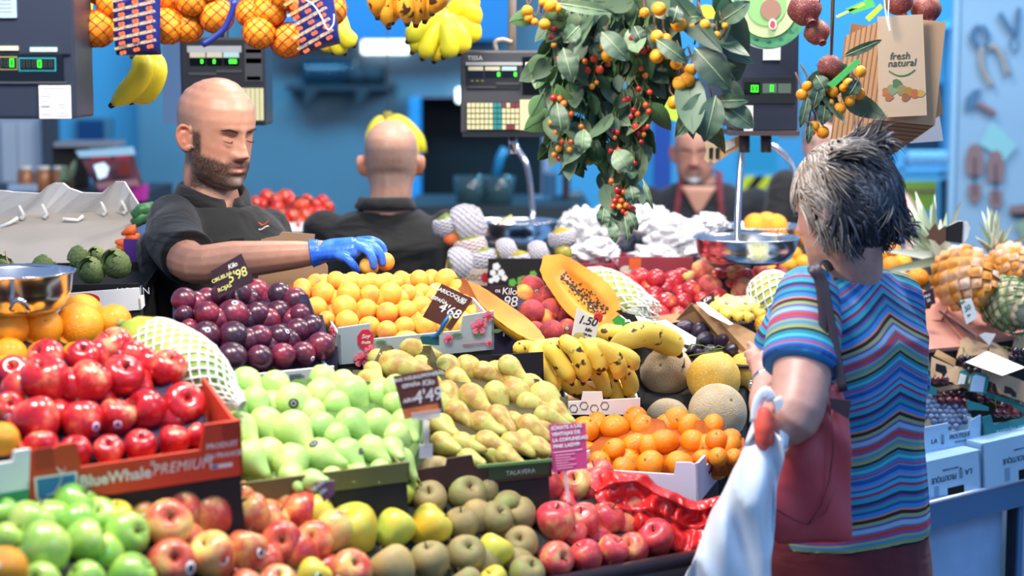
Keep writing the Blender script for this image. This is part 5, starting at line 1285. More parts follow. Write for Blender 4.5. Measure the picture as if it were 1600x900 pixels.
sm=ap.modifiers.new('s','SOLIDIFY');sm.thickness=.004
for s_ in (-1,1):
    mb=MB();mb.tube([Mb_ @ Vector(p) for p in catm([(s_*.098,.142,nb-.225),(s_*.085,.142,nb-.12),(s_*.075,.09,nb-.02),(s_*.066,.02,nb+.03),(s_*.04,-.07,nb+.03)],14)],.012,8,flat=.35,up=(0,-1,.2));mb.build('apron_strap',APR,v3,smooth=True)

# --- helper half hidden behind the woman ---
Y4=7.0
h4=P(1290,226,Y4);Mh=hframe(h4,math.radians(-30),0,0,1.0);Mb_=hframe(Vector((h4.x,h4.y,0)),math.radians(15));nb=h4.z-.15
v4=thing('person','person in black shirt mostly hidden behind the grey-haired woman','person',(h4.x,h4.y,0))
TR=[(.88,.17,.11),(1.0,.17,.12),(1.22,.18,.12),(1.34,.19,.11),(nb-.09,.195,.10),(nb-.05,.15,.085),(nb-.012,.09,.07),(nb+.01,.065,.062)]
body=MB();head_shape(body,Mh);torso(body,Mb_,[(r[0]-(.022 if r[0]>nb-.14 else 0),r[1]*.89,r[2]*.86) for r in TR]);limb(body,[Mh @ Vector((0,-.015,-.04)),Mb_ @ Vector((0,0,nb-.05))],[.058,.075]);sh=MB();torso(sh,Mb_,TR[:-1],.012);pt=MB()
AR={1:[P(1228,292,6.95),P(1216,350,6.9),P(1224,400,6.8)],-1:[P(1360,292,6.95),P(1408,322,6.85),P(1425,372,6.6),P(1428,402,6.5)]}
for s_ in (-1,1):
    limb(body,AR[s_],[.05,.046,.032,.03][:len(AR[s_])]);limb(sh,AR[s_][:2] if s_==1 else [AR[s_][0],AR[s_][0].lerp(AR[s_][1],.6)],[.066,.062])
    e=AR[s_][-1];fingers(body,[[e+Vector(((k-1.5)*.018,0,0)),e+Vector(((k-1.5)*.02,-.04,-.03)),e+Vector(((k-1.5)*.02,-.06,-.06))] for k in range(4)]+[[e,e+Vector((.04,-.02,-.02)),e+Vector((.05,-.04,-.04))]],.009,px=False)
    L_=[Mb_ @ Vector((s_*.085,0,.90)),Mb_ @ Vector((s_*.09,.01,.48)),Mb_ @ Vector((s_*.09,-.01,.09))];limb(body,L_,[.085,.055,.042]);limb(body,[Mb_ @ Vector((s_*.09,-.03,.04)),Mb_ @ Vector((s_*.095,.14,.03))],[.038,.035]);limb(pt,L_,[.10,.07,.062])
me=fuse(body,.007,2);setcol(me,skin_col(coords(me),Mh,(.62,.36,.28)));finish(me,'body',SKIN,v4);finish(fuse(sh,.01,3),'shirt',BLK,v4)
torso(pt,Mb_,[(.84,.165,.11),(.98,.165,.115)],.006);finish(fuse(pt,.012,3),'trousers',cloth('dark_trousers4','1a1c22'),v4)
hm=MB();hm.ell(Mh @ Vector((0,-.018,.035)),(.088,.100,.095),18,12,R=Mh.to_3x3());hm.build('hair',plain('hair_brown','3a2c24',.7),v4,smooth=True)

# --- woman with the shoulder bag ---
Y5=3.74
h5=P(1312,322,Y5);Mh=hframe(h5,math.radians(-128),math.radians(10),0,1.0);Mb_=hframe(Vector((h5.x+.018,h5.y+.035,0)),math.radians(-140));nb=h5.z-.125
w1=thing('person','grey-haired woman in striped t-shirt carrying a red shoulder bag, back to camera','person',(h5.x,h5.y,0))
TR=[(.70,.195,.160),(.78,.190,.150),(.90,.172,.135),(1.0,.164,.130),(1.10,.168,.132),(1.20,.172,.130),(1.28,.172,.118),(nb-.085,.160,.100),(nb-.045,.125,.083),(nb-.005,.080,.068),(nb+.02,.058,.056)]
S_l=P(1264,466,3.60);E_l=P(1234,662,3.44);W_l=P(1198,598,3.64);H_l=P(1193,570,3.71)
S_r=P(1398,470,3.82);E_r=P(1408,650,3.90);W_r=P(1350,640,4.02)
body=MB();head_shape(body,Mh,.9,female=True);torso(body,Mb_,[(r[0]-(.022 if r[0]>nb-.14 else 0),r[1]*.89,r[2]*.86) for r in TR]);limb(body,[Mh @ Vector((0,-.015,-.04)),Mh @ Vector((0,-.018,-.09)),Mb_ @ Vector((0,0,nb-.05))],[.056,.056,.075])
limb(body,[S_l,S_l.lerp(E_l,.5)+Vector((.008,0,0)),E_l+Vector((.006,0,.012)),E_l.lerp(W_l,.45)+Vector((-.016,0,-.004)),W_l,H_l],[.056,.056,.050,.040,.027,.026],n=30,seg=26)
limb(body,[S_r,E_r,W_r],[.055,.045,.03])
HF=[[(1190,566,3.71),(1184,550,3.73),(1176,541,3.75),(1170,537,3.76)],[(1188,568,3.71),(1180,556,3.72),(1172,552,3.73),(1165,552,3.74)],[(1190,572,3.70),(1180,564,3.71),(1174,562,3.72),(1169,564,3.73)],[(1192,578,3.69),(1184,574,3.70),(1178,573,3.71),(1174,576,3.72)],[(1198,566,3.69),(1200,552,3.71),(1196,543,3.73)]]
body.ell(P(1194,572,3.70),(.022,.03,.032),14,10);fingers(body,HF,.0088)
for s_ in (-1,1):
    hip=Mb_ @ Vector((s_*.095,0,.78));limb(body,[hip,Mb_ @ Vector((s_*.09,.01,.42)),Mb_ @ Vector((s_*.085,-.01,.08))],[.095,.06,.045]);limb(body,[Mb_ @ Vector((s_*.085,-.03,.035)),Mb_ @ Vector((s_*.09,.13,.03))],[.034,.032])
me=fuse(body,.0044,5);setcol(me,skin_col(coords(me),Mh,(.52,.28,.23)));finish(me,'body',SKIN,w1);face_bits(Mh,w1,plain('brow_grey2','6a5a50',.8))
sh=MB();torso(sh,Mb_,[(.803,.186,.146)]+TR[3:-1],.012);limb(sh,[S_l+Vector((0,0,.004)),S_l.lerp(E_l,.30)+Vector((.004,0,0)),S_l.lerp(E_l,.57)+Vector((.004,0,0))],[.062,.070,.073],seg=22,end=False);limb(sh,[S_r,S_r.lerp(E_r,.75)],[.060,.062],end=False)
me=fuse(sh,.0055,3);wrinkle(me,.010,6,21,(1.6,1.6,.7));co=coords(me)
inv=np.array(Mb_.inverted());h=co @ inv[:3,:3].T+inv[:3,3]
# stripe coordinate: height, falling away from a seam on the back; along the arm on the sleeve
lat=h[:,0];seam=-.0-.11
slope=np.clip((h[:,2]-.80)/.45,0,2)*.50+.03
s=h[:,2]+slope*np.abs(lat-.005)
ax_=np.array(E_l-S_l);ax_ /= np.linalg.norm(ax_);rel=co-np.array(S_l);al=rel @ ax_;dist=np.linalg.norm(rel-al[:,None]*ax_,axis=1)
isl=(dist<.088) & (al>-.02) & (al<.20) & ((co[:,0]<S_l.x+.06));s=np.where(isl,1.32-al*1.0-.02,s)
s=s+.006*np.array([noise.noise(Vector((p[0]*9,p[1]*9,p[2]*5))) for p in co])
rs=random.Random(12);BANDS=[];cols=['2f7fc0','1f5fa8','3fa6b8','8a4a9a','c0442f','1a1a28','8a9a6a','e0805a','2a8ad0','4a4a9a','5ac0c0','9a8ab0','7a2030','a0a888','1f4f90','3a9ad8']
z=0;PER=.190
while z<PER:
    wd_=rs.choice([.0035,.0045,.006,.008,.011]);BANDS.append((z/PER,rs.choice(cols)));z+=wd_
seqc=['2a86cc','1d4f98','2a86cc','b83a30','2f6fb8','48b0b8','1c7f98','181a26','8f9a6c','7d8a60','2f86b8','8f9a6c','7a4a98','b83a30','2a6fb0','a8a0b8','55b8d8','6a4a98','8f9a6c','181a26','d87850','2a80c8','1d4f98','1f9098','5a4aa0','202c50','2a9ab0','3f7fc8','9a3040','2fa0d0','1d5f88','8a80b0']
wids=[3,5,2,2,4,3,4,3,3,2,3,3,3,5,2,3,2,3,4,4,2,5,3,4,3,4,4,2,3,4,3,3]
tot=sum(wids);acc=0;BANDS=[]
for c_,w_ in zip(seqc,wids):BANDS.append((acc/tot,c_));acc+=w_
at=me.attributes.new('stripe','FLOAT','POINT');at.data.foreach_set('value',(s/PER).astype(np.float32))
m_,nt,b_=mk('striped_jersey');L=nt.links;a_=N(nt,'ShaderNodeAttribute');a_.attribute_name='stripe';fr=N(nt,'ShaderNodeMath',operation='FRACT');L.new(a_.outputs['Fac'],fr.inputs[0]);r_=ramp(nt,BANDS[:32],'CONSTANT');L.new(fr.outputs[0],r_.inputs['Fac']);
tc=N(nt,'ShaderNodeTexCoord');n_=N(nt,'ShaderNodeTexNoise');n_.inputs['Scale'].default_value=400;L.new(tc.outputs['Object'],n_.inputs['Vector']);bp=N(nt,'ShaderNodeBump');bp.inputs['Strength'].default_value=.2;bp.inputs['Distance'].default_value=.001;L.new(n_.outputs['Fac'],bp.inputs['Height']);L.new(bp.outputs['Normal'],b_.inputs['Normal'])
L.new(r_.outputs['Color'],b_.inputs['Base Color']);b_.inputs['Roughness'].default_value=.85
finish(me,'striped_t_shirt',m_,w1)
pt=MB()
for s_ in (-1,1):limb(pt,[Mb_ @ Vector((s_*.095,0,.78)),Mb_ @ Vector((s_*.09,.01,.42)),Mb_ @ Vector((s_*.085,-.01,.08))],[.115,.085,.07])
torso(pt,Mb_,[(.60,.19,.155),(.72,.200,.160),(.84,.185,.145)],.004);finish(fuse(pt,.01,3),'trousers',cloth('dark_red_trousers','5c0c1c',.85,.2,.3),w1)
# hair: a shaped cap and many tapering locks, darker at the nape
hr=random.Random(8);hv=[];hf=[];hc=[]
Ri=Mh.inverted()
def lock(p0,d0,ln,r,col):
    p=Vector(p0);d=Vector(d0).normalized();pts=[p.copy()];cn=noise.noise_vector(Vector((p.x*17,p.y*17,p.z*17)));curl=(cn*1.1+Vector((hr.gauss(0,1),hr.gauss(0,1),hr.gauss(0,.5)))*.10)*.75
    for i in range(6):
        out=p.normalized();curl=Matrix.Rotation(.6*(1 if cn.x>0 else-1),3,out) @ curl;d=(d+curl*.62-out*.30+Vector((0,0,-.10))).normalized();p=p+d*ln/6
        q=Vector((p.x/.098,(p.y+.018)/.112,(p.z-.012)/.118));l=q.length
        if l<1.0:p=Vector((q.x/l*.098,q.y/l*.112-.018,q.z/l*.118+.012))
        pts.append(p.copy())
    n=len(pts);base=len(hv);rad=[r*.6,r,r*1.05,r,r*.8,r*.5,r*.1]
    for i in range(n):
        t=(pts[min(i+1,n-1)]-pts[max(i-1,0)]).normalized();u=(pts[i].normalized()-t*pts[i].normalized().dot(t)).normalized();w=t.cross(u)
        for k in range(4):
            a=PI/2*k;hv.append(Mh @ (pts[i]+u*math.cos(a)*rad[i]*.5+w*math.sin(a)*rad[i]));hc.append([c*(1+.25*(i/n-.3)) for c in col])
    for i in range(n-1):
        for k in range(4):a=base+i*4+k;b=base+i*4+(k+1) % 4;hf.append((a,b,b+4,a+4))
for i in range(4600):
    th=hr.uniform(0,2*PI);z=hr.uniform(-.75,1);rr=math.sqrt(1-z*z);d=Vector((rr*math.cos(th),rr*math.sin(th),z))
    p=Vector((d.x*.094,d.y*.108-.018,d.z*.114+.012))
    if p.y>.045 and p.z<.055:continue
    if p.y>.015 and p.z<-.0 :continue
    if abs(p.x)>.06 and p.z<-.04 and p.y>-.02:continue
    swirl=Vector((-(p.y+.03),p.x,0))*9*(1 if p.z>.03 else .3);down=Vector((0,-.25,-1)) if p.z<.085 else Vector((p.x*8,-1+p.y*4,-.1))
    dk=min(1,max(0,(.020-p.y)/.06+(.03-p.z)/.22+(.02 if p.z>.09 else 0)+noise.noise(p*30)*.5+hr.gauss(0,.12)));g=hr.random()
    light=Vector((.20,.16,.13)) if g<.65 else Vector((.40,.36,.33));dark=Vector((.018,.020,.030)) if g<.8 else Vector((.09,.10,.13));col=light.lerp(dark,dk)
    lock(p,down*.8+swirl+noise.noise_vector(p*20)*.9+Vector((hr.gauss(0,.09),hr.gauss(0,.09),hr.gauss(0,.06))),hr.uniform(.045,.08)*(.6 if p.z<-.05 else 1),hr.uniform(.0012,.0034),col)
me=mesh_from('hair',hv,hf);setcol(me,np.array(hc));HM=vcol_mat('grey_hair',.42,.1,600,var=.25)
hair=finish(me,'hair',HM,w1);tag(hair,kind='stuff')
mb=MB();mb.ell((0,-.020,.014),(.093,.107,.112),32,24);mb.V=[v for v in mb.V]
vs=[]
for v in mb.V:
    q=v.copy()
    if q.y>.03 and q.z<.05:q=Vector((q.x*.9,.03+(q.y-.03)*.2,q.z))
    if q.z<-.062:q.z=-.062+(q.z+.062)*.15
    vs.append(Mh @ q)
mb.V=vs;mb.build('hair_under',plain('hair_dark','1c1c22',.6),w1,smooth=True)
mb=MB();a=W_l;d_=(H_l-W_l).normalized();mb.tube([a-d_*.004,a+d_*.004],[.0300,.0300],18);mb.build('bracelet',plain('bracelet_steel','cfd4da',.15,1),w1,smooth=True)
mb=MB();mb.ell(P(1174,603,3.65),(.006,.010,.012),12,8);mb.build('watch',CHROME,w1,smooth=True)
# shoulder bag
def sheet(name,grid,mat,parent=None,th=.002,smooth=True):
    n,m=len(grid),len(grid[0]);mb=MB();mb.add([p for r in grid for p in r],[(j*m+k,(j+1)*m+k,(j+1)*m+k+1,j*m+k+1) for j in range(n-1) for k in range(m-1)])
    o=mb.build(name,mat,parent,smooth=smooth);s_=o.modifiers.new('solid','SOLIDIFY');s_.thickness=th;return o
def bag_body(left,right,Yc,thick,wr,seed,nz=26,seg=28,Yf=None):
    """closed soft bag between a left and a right outline (px lists top to bottom)"""
    rings=[]
    Lc=catm([P(x,y,Yc) for x,y in left],nz);Rc=catm([P(x,y,Yc) for x,y in right],nz)
    for j in range(nz+1):
        a,b=Lc[j],Rc[j];c=(a+b)/2;w=(b-a)/2;t=j/nz;d=thick*math.sin(PI*min(.97,.08+.9*t)) ** .6;ring=[]
        for k in range(seg):
            an=2*PI*k/seg;q=c+w*math.cos(an)+Vector((0,1,0))*d*math.sin(an)*1.0
            nn=(.35-1.6*abs(noise.noise(Vector((q.x*wr[0]+q.z*5+seed,q.y*wr[0],q.z*wr[1]))))+.5*noise.noise(Vector((q.x*9,q.y*9,q.z*7+seed))))*wr[2]*(1-.3*t);q+=Vector((0,-1,0))*nn;ring.append(q)
        rings.append(ring)
    mb=MB();mb.loft(rings);return mb
BAGR=plain('red_leather','c04a52',.42,var=.06,vs=4,bump=.2,bs=140);DKL=plain('dark_strap_leather','3a2c34',.45)
bg=thing('shoulder_bag','red leather shoulder bag with dark straps hanging from the woman','bag',P(1265,850,3.475))
mb=bag_body([(1288,600),(1262,640),(1236,690),(1212,745),(1203,790),(1203,830),(1215,848)],[(1312,602),(1326,640),(1330,690),(1331,745),(1331,800),(1330,838),(1316,846)],3.475,.034,(12,4,.028),4)
mb.build('bag_body',BAGR,bg,smooth=True)
mb=MB();mb.tube([P(x,y,3.433) for x,y in ((1213,796),(1240,812),(1262,820),(1290,800),(1306,760))],.0016,6);mb.tube([P(x,y,3.433) for x,y in ((1300,640),(1302,700),(1296,750),(1282,790),(1262,820))],.0016,6);mb.build('seam',plain('bag_seam','7a2c34',.5),bg,smooth=True)
for q in ([(1290,612),(1284,560),(1286,500),(1280,440),(1268,418)],[(1318,612),(1308,560),(1298,500),(1286,440),(1276,416)]):
    mb=MB();pts=[P(x,y,lerp(3.46,3.51,i/4)) for i,(x,y) in enumerate(q)]+[P(1288,408,3.62),P(1302,430,3.74)]
    mb.tube(catm(pts,24),.0085,8,flat=.35,up=(0,-1,0));mb.build('strap',DKL,bg,smooth=True)
slab('strap_tab',[P(1296,622,3.435),P(1330,626,3.435),P(1326,655,3.435),P(1300,640,3.435)],.004,DKL,bg)
# white plastic carrier bag
PLW=plain('thin_white_plastic','dfeaf6',.3,trans=.0,coat=.3,sheen=.2)
b_=PLW.node_tree.nodes['Principled BSDF'];b_.inputs['Subsurface Weight'].default_value=.25;b_.inputs['Subsurface Radius'].default_value=(.02,.02,.025);b_.inputs['Subsurface Scale'].default_value=1
cb=thing('carrier_bag','thin white plastic carrier bag hanging from the woman’s forearm','bag',P(1150,960,3.40))
mb=bag_body([(1184,650),(1164,695),(1140,745),(1112,805),(1086,865),(1064,920),(1060,985)],[(1226,690),(1222,730),(1214,780),(1208,830),(1204,880),(1206,930),(1200,985)],3.40,.036,(22,3,.045),14,nz=40,seg=56)
mb.build('bag_body',PLW,cb,smooth=True)
for q in ([(1180,660),(1184,630),(1196,612),(1206,625)],[(1222,700),(1226,670),(1220,640),(1212,622)]):
    mb=MB();mb.tube(catm([P(x,y,3.41) for x,y in q],12),.010,8,flat=.4,up=(0,-1,0));mb.build('handle',PLW,cb,smooth=True)
mb=MB();mb.ell(P(1194,672,3.40),(.018,.02,.040),14,10,fn=lambda d:1+.1*math.sin(d.z*9));mb.build('contents',plain('coral_cloth','ea5a48',.6),cb,smooth=True)
# ---------------- scales and pans ----------------
SCB=plain('scale_body','2c3242',.4);SCD=plain('scale_dark','22252a',.4);SCG=plain('scale_grey','4a4a4e',.4)
LCDG=plain('led_green','3cff2a',.4,emit=2.2);LCDDIM=plain('led_dim','3a4038',.5);DISP=plain('display_black','0c0e10',.15,coat=.5)
def fr(px,py,Y,yaw=0.0):
    """upright frame at a pixel: x right, y away, z up"""
    m=Matrix.Rotation(yaw,4,'Z');m.translation=P(px,py,Y);return m
def px2(M,Y,x,z):return (x*M1(Y),z*M1(Y))
def scale_box(name,label,Y,x0,y0,x1,y1,depth,mat,yaw=0.0):
    root=thing(name,label,'scale',P((x0+x1)/2,y1,Y));M=fr(x0,y1,Y,yaw);w=(x1-x0)*M1(Y);h=(y1-y0)*M1(Y)
    MB(M).box((0,0,0),(w,depth,h),.006).build('housing',mat,root);return root,M,w,h
def sbox(root,M,Y,o,x0,y0,x1,y1,mat,name,d=.004):
    """box given in picture pixels relative to the housing's left bottom corner o"""
    k=M1(Y);return MB(M).box(((x0-o[0])*k,-d,(o[1]-y1)*k),((x1-o[0])*k,.001,(o[1]-y0)*k)).build(name,mat,root)
def seg7(root,M,Y,o,x,y,s,mat,h=13,d=.0058):
    """one seven-segment digit"""
    k=M1(Y);w=h*.5;S={'0':'abcdef','8':'abcdefg'}[s];mb=MB(M);t=h*.10
    R=dict(a=(0,0,w,t),d=(0,h-t,w,h),g=(0,h/2-t/2,w,h/2+t/2),f=(0,0,t,h/2),b=(w-t,0,w,h/2),e=(0,h/2,t,h),c=(w-t,h/2,w,h))
    for q in S:a=R[q];mb.box(((x+a[0]-o[0])*k,-d,(o[1]-y-a[3])*k),((x+a[2]-o[0])*k,-.004,(o[1]-y-a[1])*k))
    mb.build('digit',mat,root)
# left scale
r_,M,w,h=scale_box('hanging_scale','dark blue hanging shop scale with green digits at the top left',3.62,-150,-40,118,186,.16,SCB);o=(-150,186);Y=3.62
sbox(r_,M,Y,o,-60,86,101,128,DISP,'display');sbox(r_,M,Y,o,2,89,30,110,plain('frame_gold','9a8a50',.4),'display_frame',.0045);sbox(r_,M,Y,o,3,91,29,108,DISP,'display',.005)
sbox(r_,M,Y,o,32,91,90,112,plain('frame_teal','2a98a0',.4),'display_frame',.0045);sbox(r_,M,Y,o,34,93,88,110,DISP,'display',.005)
for i in range(6):seg7(r_,M,Y,o,36+i*8.6,95,'0' if i==3 else '8',LCDG if i==3 else LCDDIM,11)
for i in range(3):seg7(r_,M,Y,o,1+i*8.8,93,'0' if i==2 else '8',LCDG if i==2 else LCDDIM,12)
sbox(r_,M,Y,o,-20,73,32,80,plain('tab_cream','d8d0b0',.5),'tab');sbox(r_,M,Y,o,50,75,92,82,plain('tab_teal','b8dcd8',.5),'tab');sbox(r_,M,Y,o,-90,84,112,86,SCD,'groove');sbox(r_,M,Y,o,-90,128,105,131,SCG,'ledge')
lb=sbox(r_,M,Y,o,62,134,111,185,PAPER,'paper_label')
k=M1(Y)
for i,(a,b,y) in enumerate(((68,105,138),(64,82,146),(64,80,150),(64,76,158),(64,81,165),(64,78,167),(90,104,163),(90,104,167),(64,82,178),(90,108,180),(90,108,176))):MB(M).box(((a+150)*k,-.0046,(186-y-1)*k),((b+150)*k,-.004,(186-y)*k)).build('print_line',plain('print_grey2','8a8e98',.6) if i==0 else BM['print_grey2'],lb)
MB(M).box(((83+150)*k,-.0046,(186-184)*k),((83.6+150)*k,-.004,(186-145)*k)).build('print_line',BM['print_grey2'],lb)
lb=sbox(r_,M,Y,o,-40,-20,31,30,plain('label_blue','a8c4d8',.5),'paper_label')
for y in (2,8,14,20):MB(M).box(((2+150)*k,-.0046,(186-y-1)*k),((24+150)*k,-.004,(186-y)*k)).build('print_line',BM['print_grey2'],lb)
MB().tube([P(-30,-40,3.7),P(-30,-260,3.7)],.012,8).build('hanger_rod',STEEL,r_,smooth=True)
def panf(name,label,px,py,rp,Y,depth_px,inner=None,rod=None,food=None):
    c=P(px,py,Y);r=rp*M1(Y);dp=depth_px*M1(Y);root=thing(name,label,'scale pan',c-Vector((0,0,dp)))
    prof=[(0,-dp),(r*.70,-dp),(r*.84,-dp*.82),(r*.93,-dp*.45),(r*.96,-dp*.05),(r,0),(r*1.01,.003),(r*.985,.004),(r*.94,-dp*.05),(r*.90,-dp*.45),(r*.80,-dp*.75),(r*.66,-dp*.92),(0,-dp*.93)]
    mb=MB();mb.lathe(prof,48,c);mb.build('bowl',plain('pan_steel','e4e4e6',.2,1.0) if 'pan_steel' not in BM else BM['pan_steel'],root,smooth=True)
    if rod:
        mb=MB();mb.tube(catm([P(*q) for q in rod],20),.009,10);mb.build('arm',STEEL,root,smooth=True)
    return root
panf('scale_pan','steel scale pan above the oranges at the left edge',12,426,105,3.62,62,rod=[(-70,200,3.7),(-75,330,3.76),(-60,420,3.74)])
mb=MB();mb.tube(catm([P(18,484,3.50),P(26,470,3.49),P(36,472,3.49),P(44,486,3.50)],10),.006,6);o_=mb.build('pan_handle',CHROME,None,smooth=True);tag(o_,'small bent steel handle under the left pan','handle')
mb=MB();mb.tube([P(8,392,3.9),P(14,420,3.9)],.004,6,flat=.4);tag(mb.build('wooden_stick',plain('wood_pale','d8b888',.7),None),'pale wooden stick standing at the left edge behind the pan','stick')
p2=panf('scale_pan','steel scale pan in the middle above the mangoes',806,346,68,5.7,34,rod=[(801,215,5.75),(808,232,5.74),(824,262,5.72),(832,325,5.72),(832,345,5.7)])
mb=MB();mb.tube([P(775,348,5.66),P(790,343,5.66),P(800,338,5.66)],.012,8,flat=.4);mb.build('yellow_slip',plain('slip_yellow','d8cc70',.6),p2,smooth=True)
p3=panf('scale_pan','large steel scale pan with brown nuts behind the flat peaches',1166,372,84,4.9,38,rod=[(1163,215,4.9),(1158,250,4.9),(1153,330,4.86),(1152,385,4.82),(1152,405,4.82)])
rs=random.Random(31);
for i in range(60):
    a=rs.uniform(0,6.28);q=math.sqrt(rs.random())*.098;c=P(1166,372,4.9)+Vector((math.cos(a)*q,math.sin(a)*q,-.050+rs.uniform(0,.028)))
    mb=MB();mb.ell((0,0,0),(.006,.006,.013),7,5)
    if i==0:NUT=mesh_from('almond',mb.V,mb.F,plain('almond_brown','9a5a38',.6),True)
    o_=link('almond',NUT);o_.location=c;o_.rotation_euler=(rs.uniform(1,2),rs.uniform(0,3),rs.uniform(0,6));tag(o_,'brown unpeeled almond lying in the large steel scale pan','almond','almonds in the scale pan')
panf('scale_pan','second steel pan behind the large one holding oranges',1190,354,68,5.5,24,rod=[(1197,225,5.55),(1215,232,5.55),(1240,262,5.55),(1248,330,5.52)])
for i,(x,y) in enumerate(((1180,352),(1198,350),(1212,353))):put_fruit('or',P(x,y,5.5),.035,dirq((.3,-.4,.7),1),['left orange in the rear pan','middle orange in the rear pan','right orange in the rear pan'][i],'oranges in the rear pan')
# scale 2 behind the bald vendor
r_,M,w,h=scale_box('hanging_scale','dark hanging scale with cream keypad behind the vendor’s head',5.1,283,60,415,196,.16,SCD);o=(283,196);Y=5.1
slab('steel_side',[P(254,70,5.25),P(283,62,5.1),P(283,194,5.1),P(254,194,5.25)],.004,STEEL,r_)
sbox(r_,M,Y,o,295,73,379,83,plain('strip_silver','b8b8b8',.4),'strip')
for i,(a,c_) in enumerate(((299,'tab_cream'),(325,'tab_cream'),(351,'tab_teal'))):
    sbox(r_,M,Y,o,a,83,a+24,91,BM[c_],'tab');sbox(r_,M,Y,o,a,92,a+24,103,DISP,'display')
    for j,w_ in enumerate(((17,),(10,),(9,13,17))[i]):sbox(r_,M,Y,o,a+w_,94,a+w_+3.4,100,LCDG,'digit',.006)
sbox(r_,M,Y,o,297,114,340,118,SCG,'ledge');sbox(r_,M,Y,o,340,110,379,114,SCG,'ledge');sbox(r_,M,Y,o,384,68,411,128,SCG,'printer_bay');sbox(r_,M,Y,o,386,78,410,84,DISP,'slot');sbox(r_,M,Y,o,386,92,410,100,DISP,'slot');sbox(r_,M,Y,o,387,120,408,126,BM['strip_silver'],'strip')
kp=sbox(r_,M,Y,o,378,138,412,188,plain('keypad_cream','e8dfa8',.5),'keypad')
for i in range(1,5):MB(M).box(((378+i*7-283)*M1(Y),-.0046,8*M1(Y)),((378.6+i*7-283)*M1(Y),-.004,58*M1(Y))).build('key_gap',SCG,kp)
MB().tube([P(350,60,5.2),P(350,-200,5.2)],.012,8).build('hanger_rod',STEEL,r_,smooth=True)
# scale 3
r_,M,w,h=scale_box('hanging_scale','grey hanging scale with coloured keys and paper rolls at the top centre',5.0,720,80,884,208,.16,SCG);o=(720,208);Y=5.0
text('TISSA',.016,fr(735,91,Y) @ Matrix.Translation((.012,-.002,0)),INKW,r_,ax='CENTER')
sbox(r_,M,Y,o,728,98,846,103,BM['strip_silver'],'strip');sbox(r_,M,Y,o,730,104,812,140,SCD,'display_field')
for i,(a,c_) in enumerate(((732,'tab_cream'),(758,'tab_cream'),(784,'tab_teal'))):
    sbox(r_,M,Y,o,a,105,a+23,111,BM[c_],'tab',.005);sbox(r_,M,Y,o,a,112,a+23,122,DISP,'display',.005)
for a in (777,803):sbox(r_,M,Y,o,a,114,a+4,120,LCDG,'digit',.007)
for a in (736,744,752):sbox(r_,M,Y,o,a,126,a+4,128,plain('lamp_amber','8a8a40',.4),'lamp',.006)
sbox(r_,M,Y,o,730,135,775,138,SCG,'ledge',.006);sbox(r_,M,Y,o,775,129,812,133,SCG,'ledge',.006)
sbox(r_,M,Y,o,816,90,850,148,DISP,'printer_bay')
for yy in (105,121):MB().tube([P(821,yy,4.985),P(846,yy,4.985)],.0125,12).build('paper_roll',PAPER,r_,smooth=True)
KC=[plain('key_cream','ded6a4',.5),plain('key_teal','2f8f8c',.5),plain('key_red','8a3444',.5)]
kp=sbox(r_,M,Y,o,729,160,812,204,SCD,'keypad');kme={}
for ry in range(5):
    for cx in range(12):
        ci=1 if cx in (6,7) else (2 if (cx>7 and ry in (0,4) and (cx+ry) % 3) else 0)
        x0=730+cx*6.8;y0=161+ry*8.5;k=M1(Y)
        if ci not in kme:mb=MB();mb.box((0,-.004,0),(5.8*k,0,7*k));kme[ci]=mesh_from('key',mb.V,mb.F,KC[ci],False)
        q=link('key',kme[ci],kp);q.location=M @ Vector(((x0-720)*k,-.004,(208-y0-7)*k))-kp.matrix_world.translation-wmat(kp).translation
sbox(r_,M,Y,o,812,156,846,203,BM['keypad_cream'],'keypad')
MB().tube([P(800,78,5.05),P(801,-120,5.05)],.011,8).build('hanger_rod',plain('rod_beige','b8a898',.4,.3),r_,smooth=True)
mb=MB();mb.tube(catm([P(776,80,5.03),P(774,66,5.03),P(786,62,5.03),P(800,66,5.03)],10),.006,8);mb.build('hook',BM['rod_beige'],r_,smooth=True)
PB((722,214,5.0),(884,206,5.0),.16).build('base_bar',SCD,r_);MB().tube([P(801,206,5.08),P(801,240,5.08)],.011,8).build('post',STEEL,r_,smooth=True)
# right scale
r_,M,w,h=scale_box('hanging_scale','dark blue hanging scale under the round kiwi sign at the right',4.72,1147,26,1246,206,.18,SCB,0.0);o=(1147,206);Y=4.72
slab('steel_side',[P(1092,30,4.9),P(1147,28,4.72),P(1147,200,4.72),P(1092,186,4.9)],.004,STEEL,r_)
sbox(r_,M,Y,o,1160,122,1240,162,SCD,'display_field');sbox(r_,M,Y,o,1162,129,1186,148,DISP,'display',.005);sbox(r_,M,Y,o,1190,131,1212,146,plain('lcd_glass','5a6a60',.2),'display',.005);sbox(r_,M,Y,o,1214,131,1234,146,BM['lcd_glass'],'display',.005)
for a in (1172,1178):seg7(r_,M,Y,o,a,134,'0',LCDG,10,.008)
seg7(r_,M,Y,o,1202,134,'0',LCDG,9,.008)
sbox(r_,M,Y,o,1190,74,1217,95,PAPER,'paper_label');sbox(r_,M,Y,o,1162,165,1176,205,PAPER,'paper_label');sbox(r_,M,Y,o,1161,44,1171,54,plain('tab_grey','8a94a8',.4),'tab')
PB((1140,212,4.70),(1250,205,4.70),.2).build('base_bar',plain('bar_bronze','6a5a58',.4,.4),r_)
for x in (1163,1197):MB().tube([P(x,208,4.82),P(x,238,4.82)],.014,10).build('post',plain('post_grey','4a4a50',.4,.4),r_,smooth=True)
MB().tube([P(1180,26,4.8),P(1180,-200,4.8)],.012,8).build('hanger_rod',STEEL,r_,smooth=True)
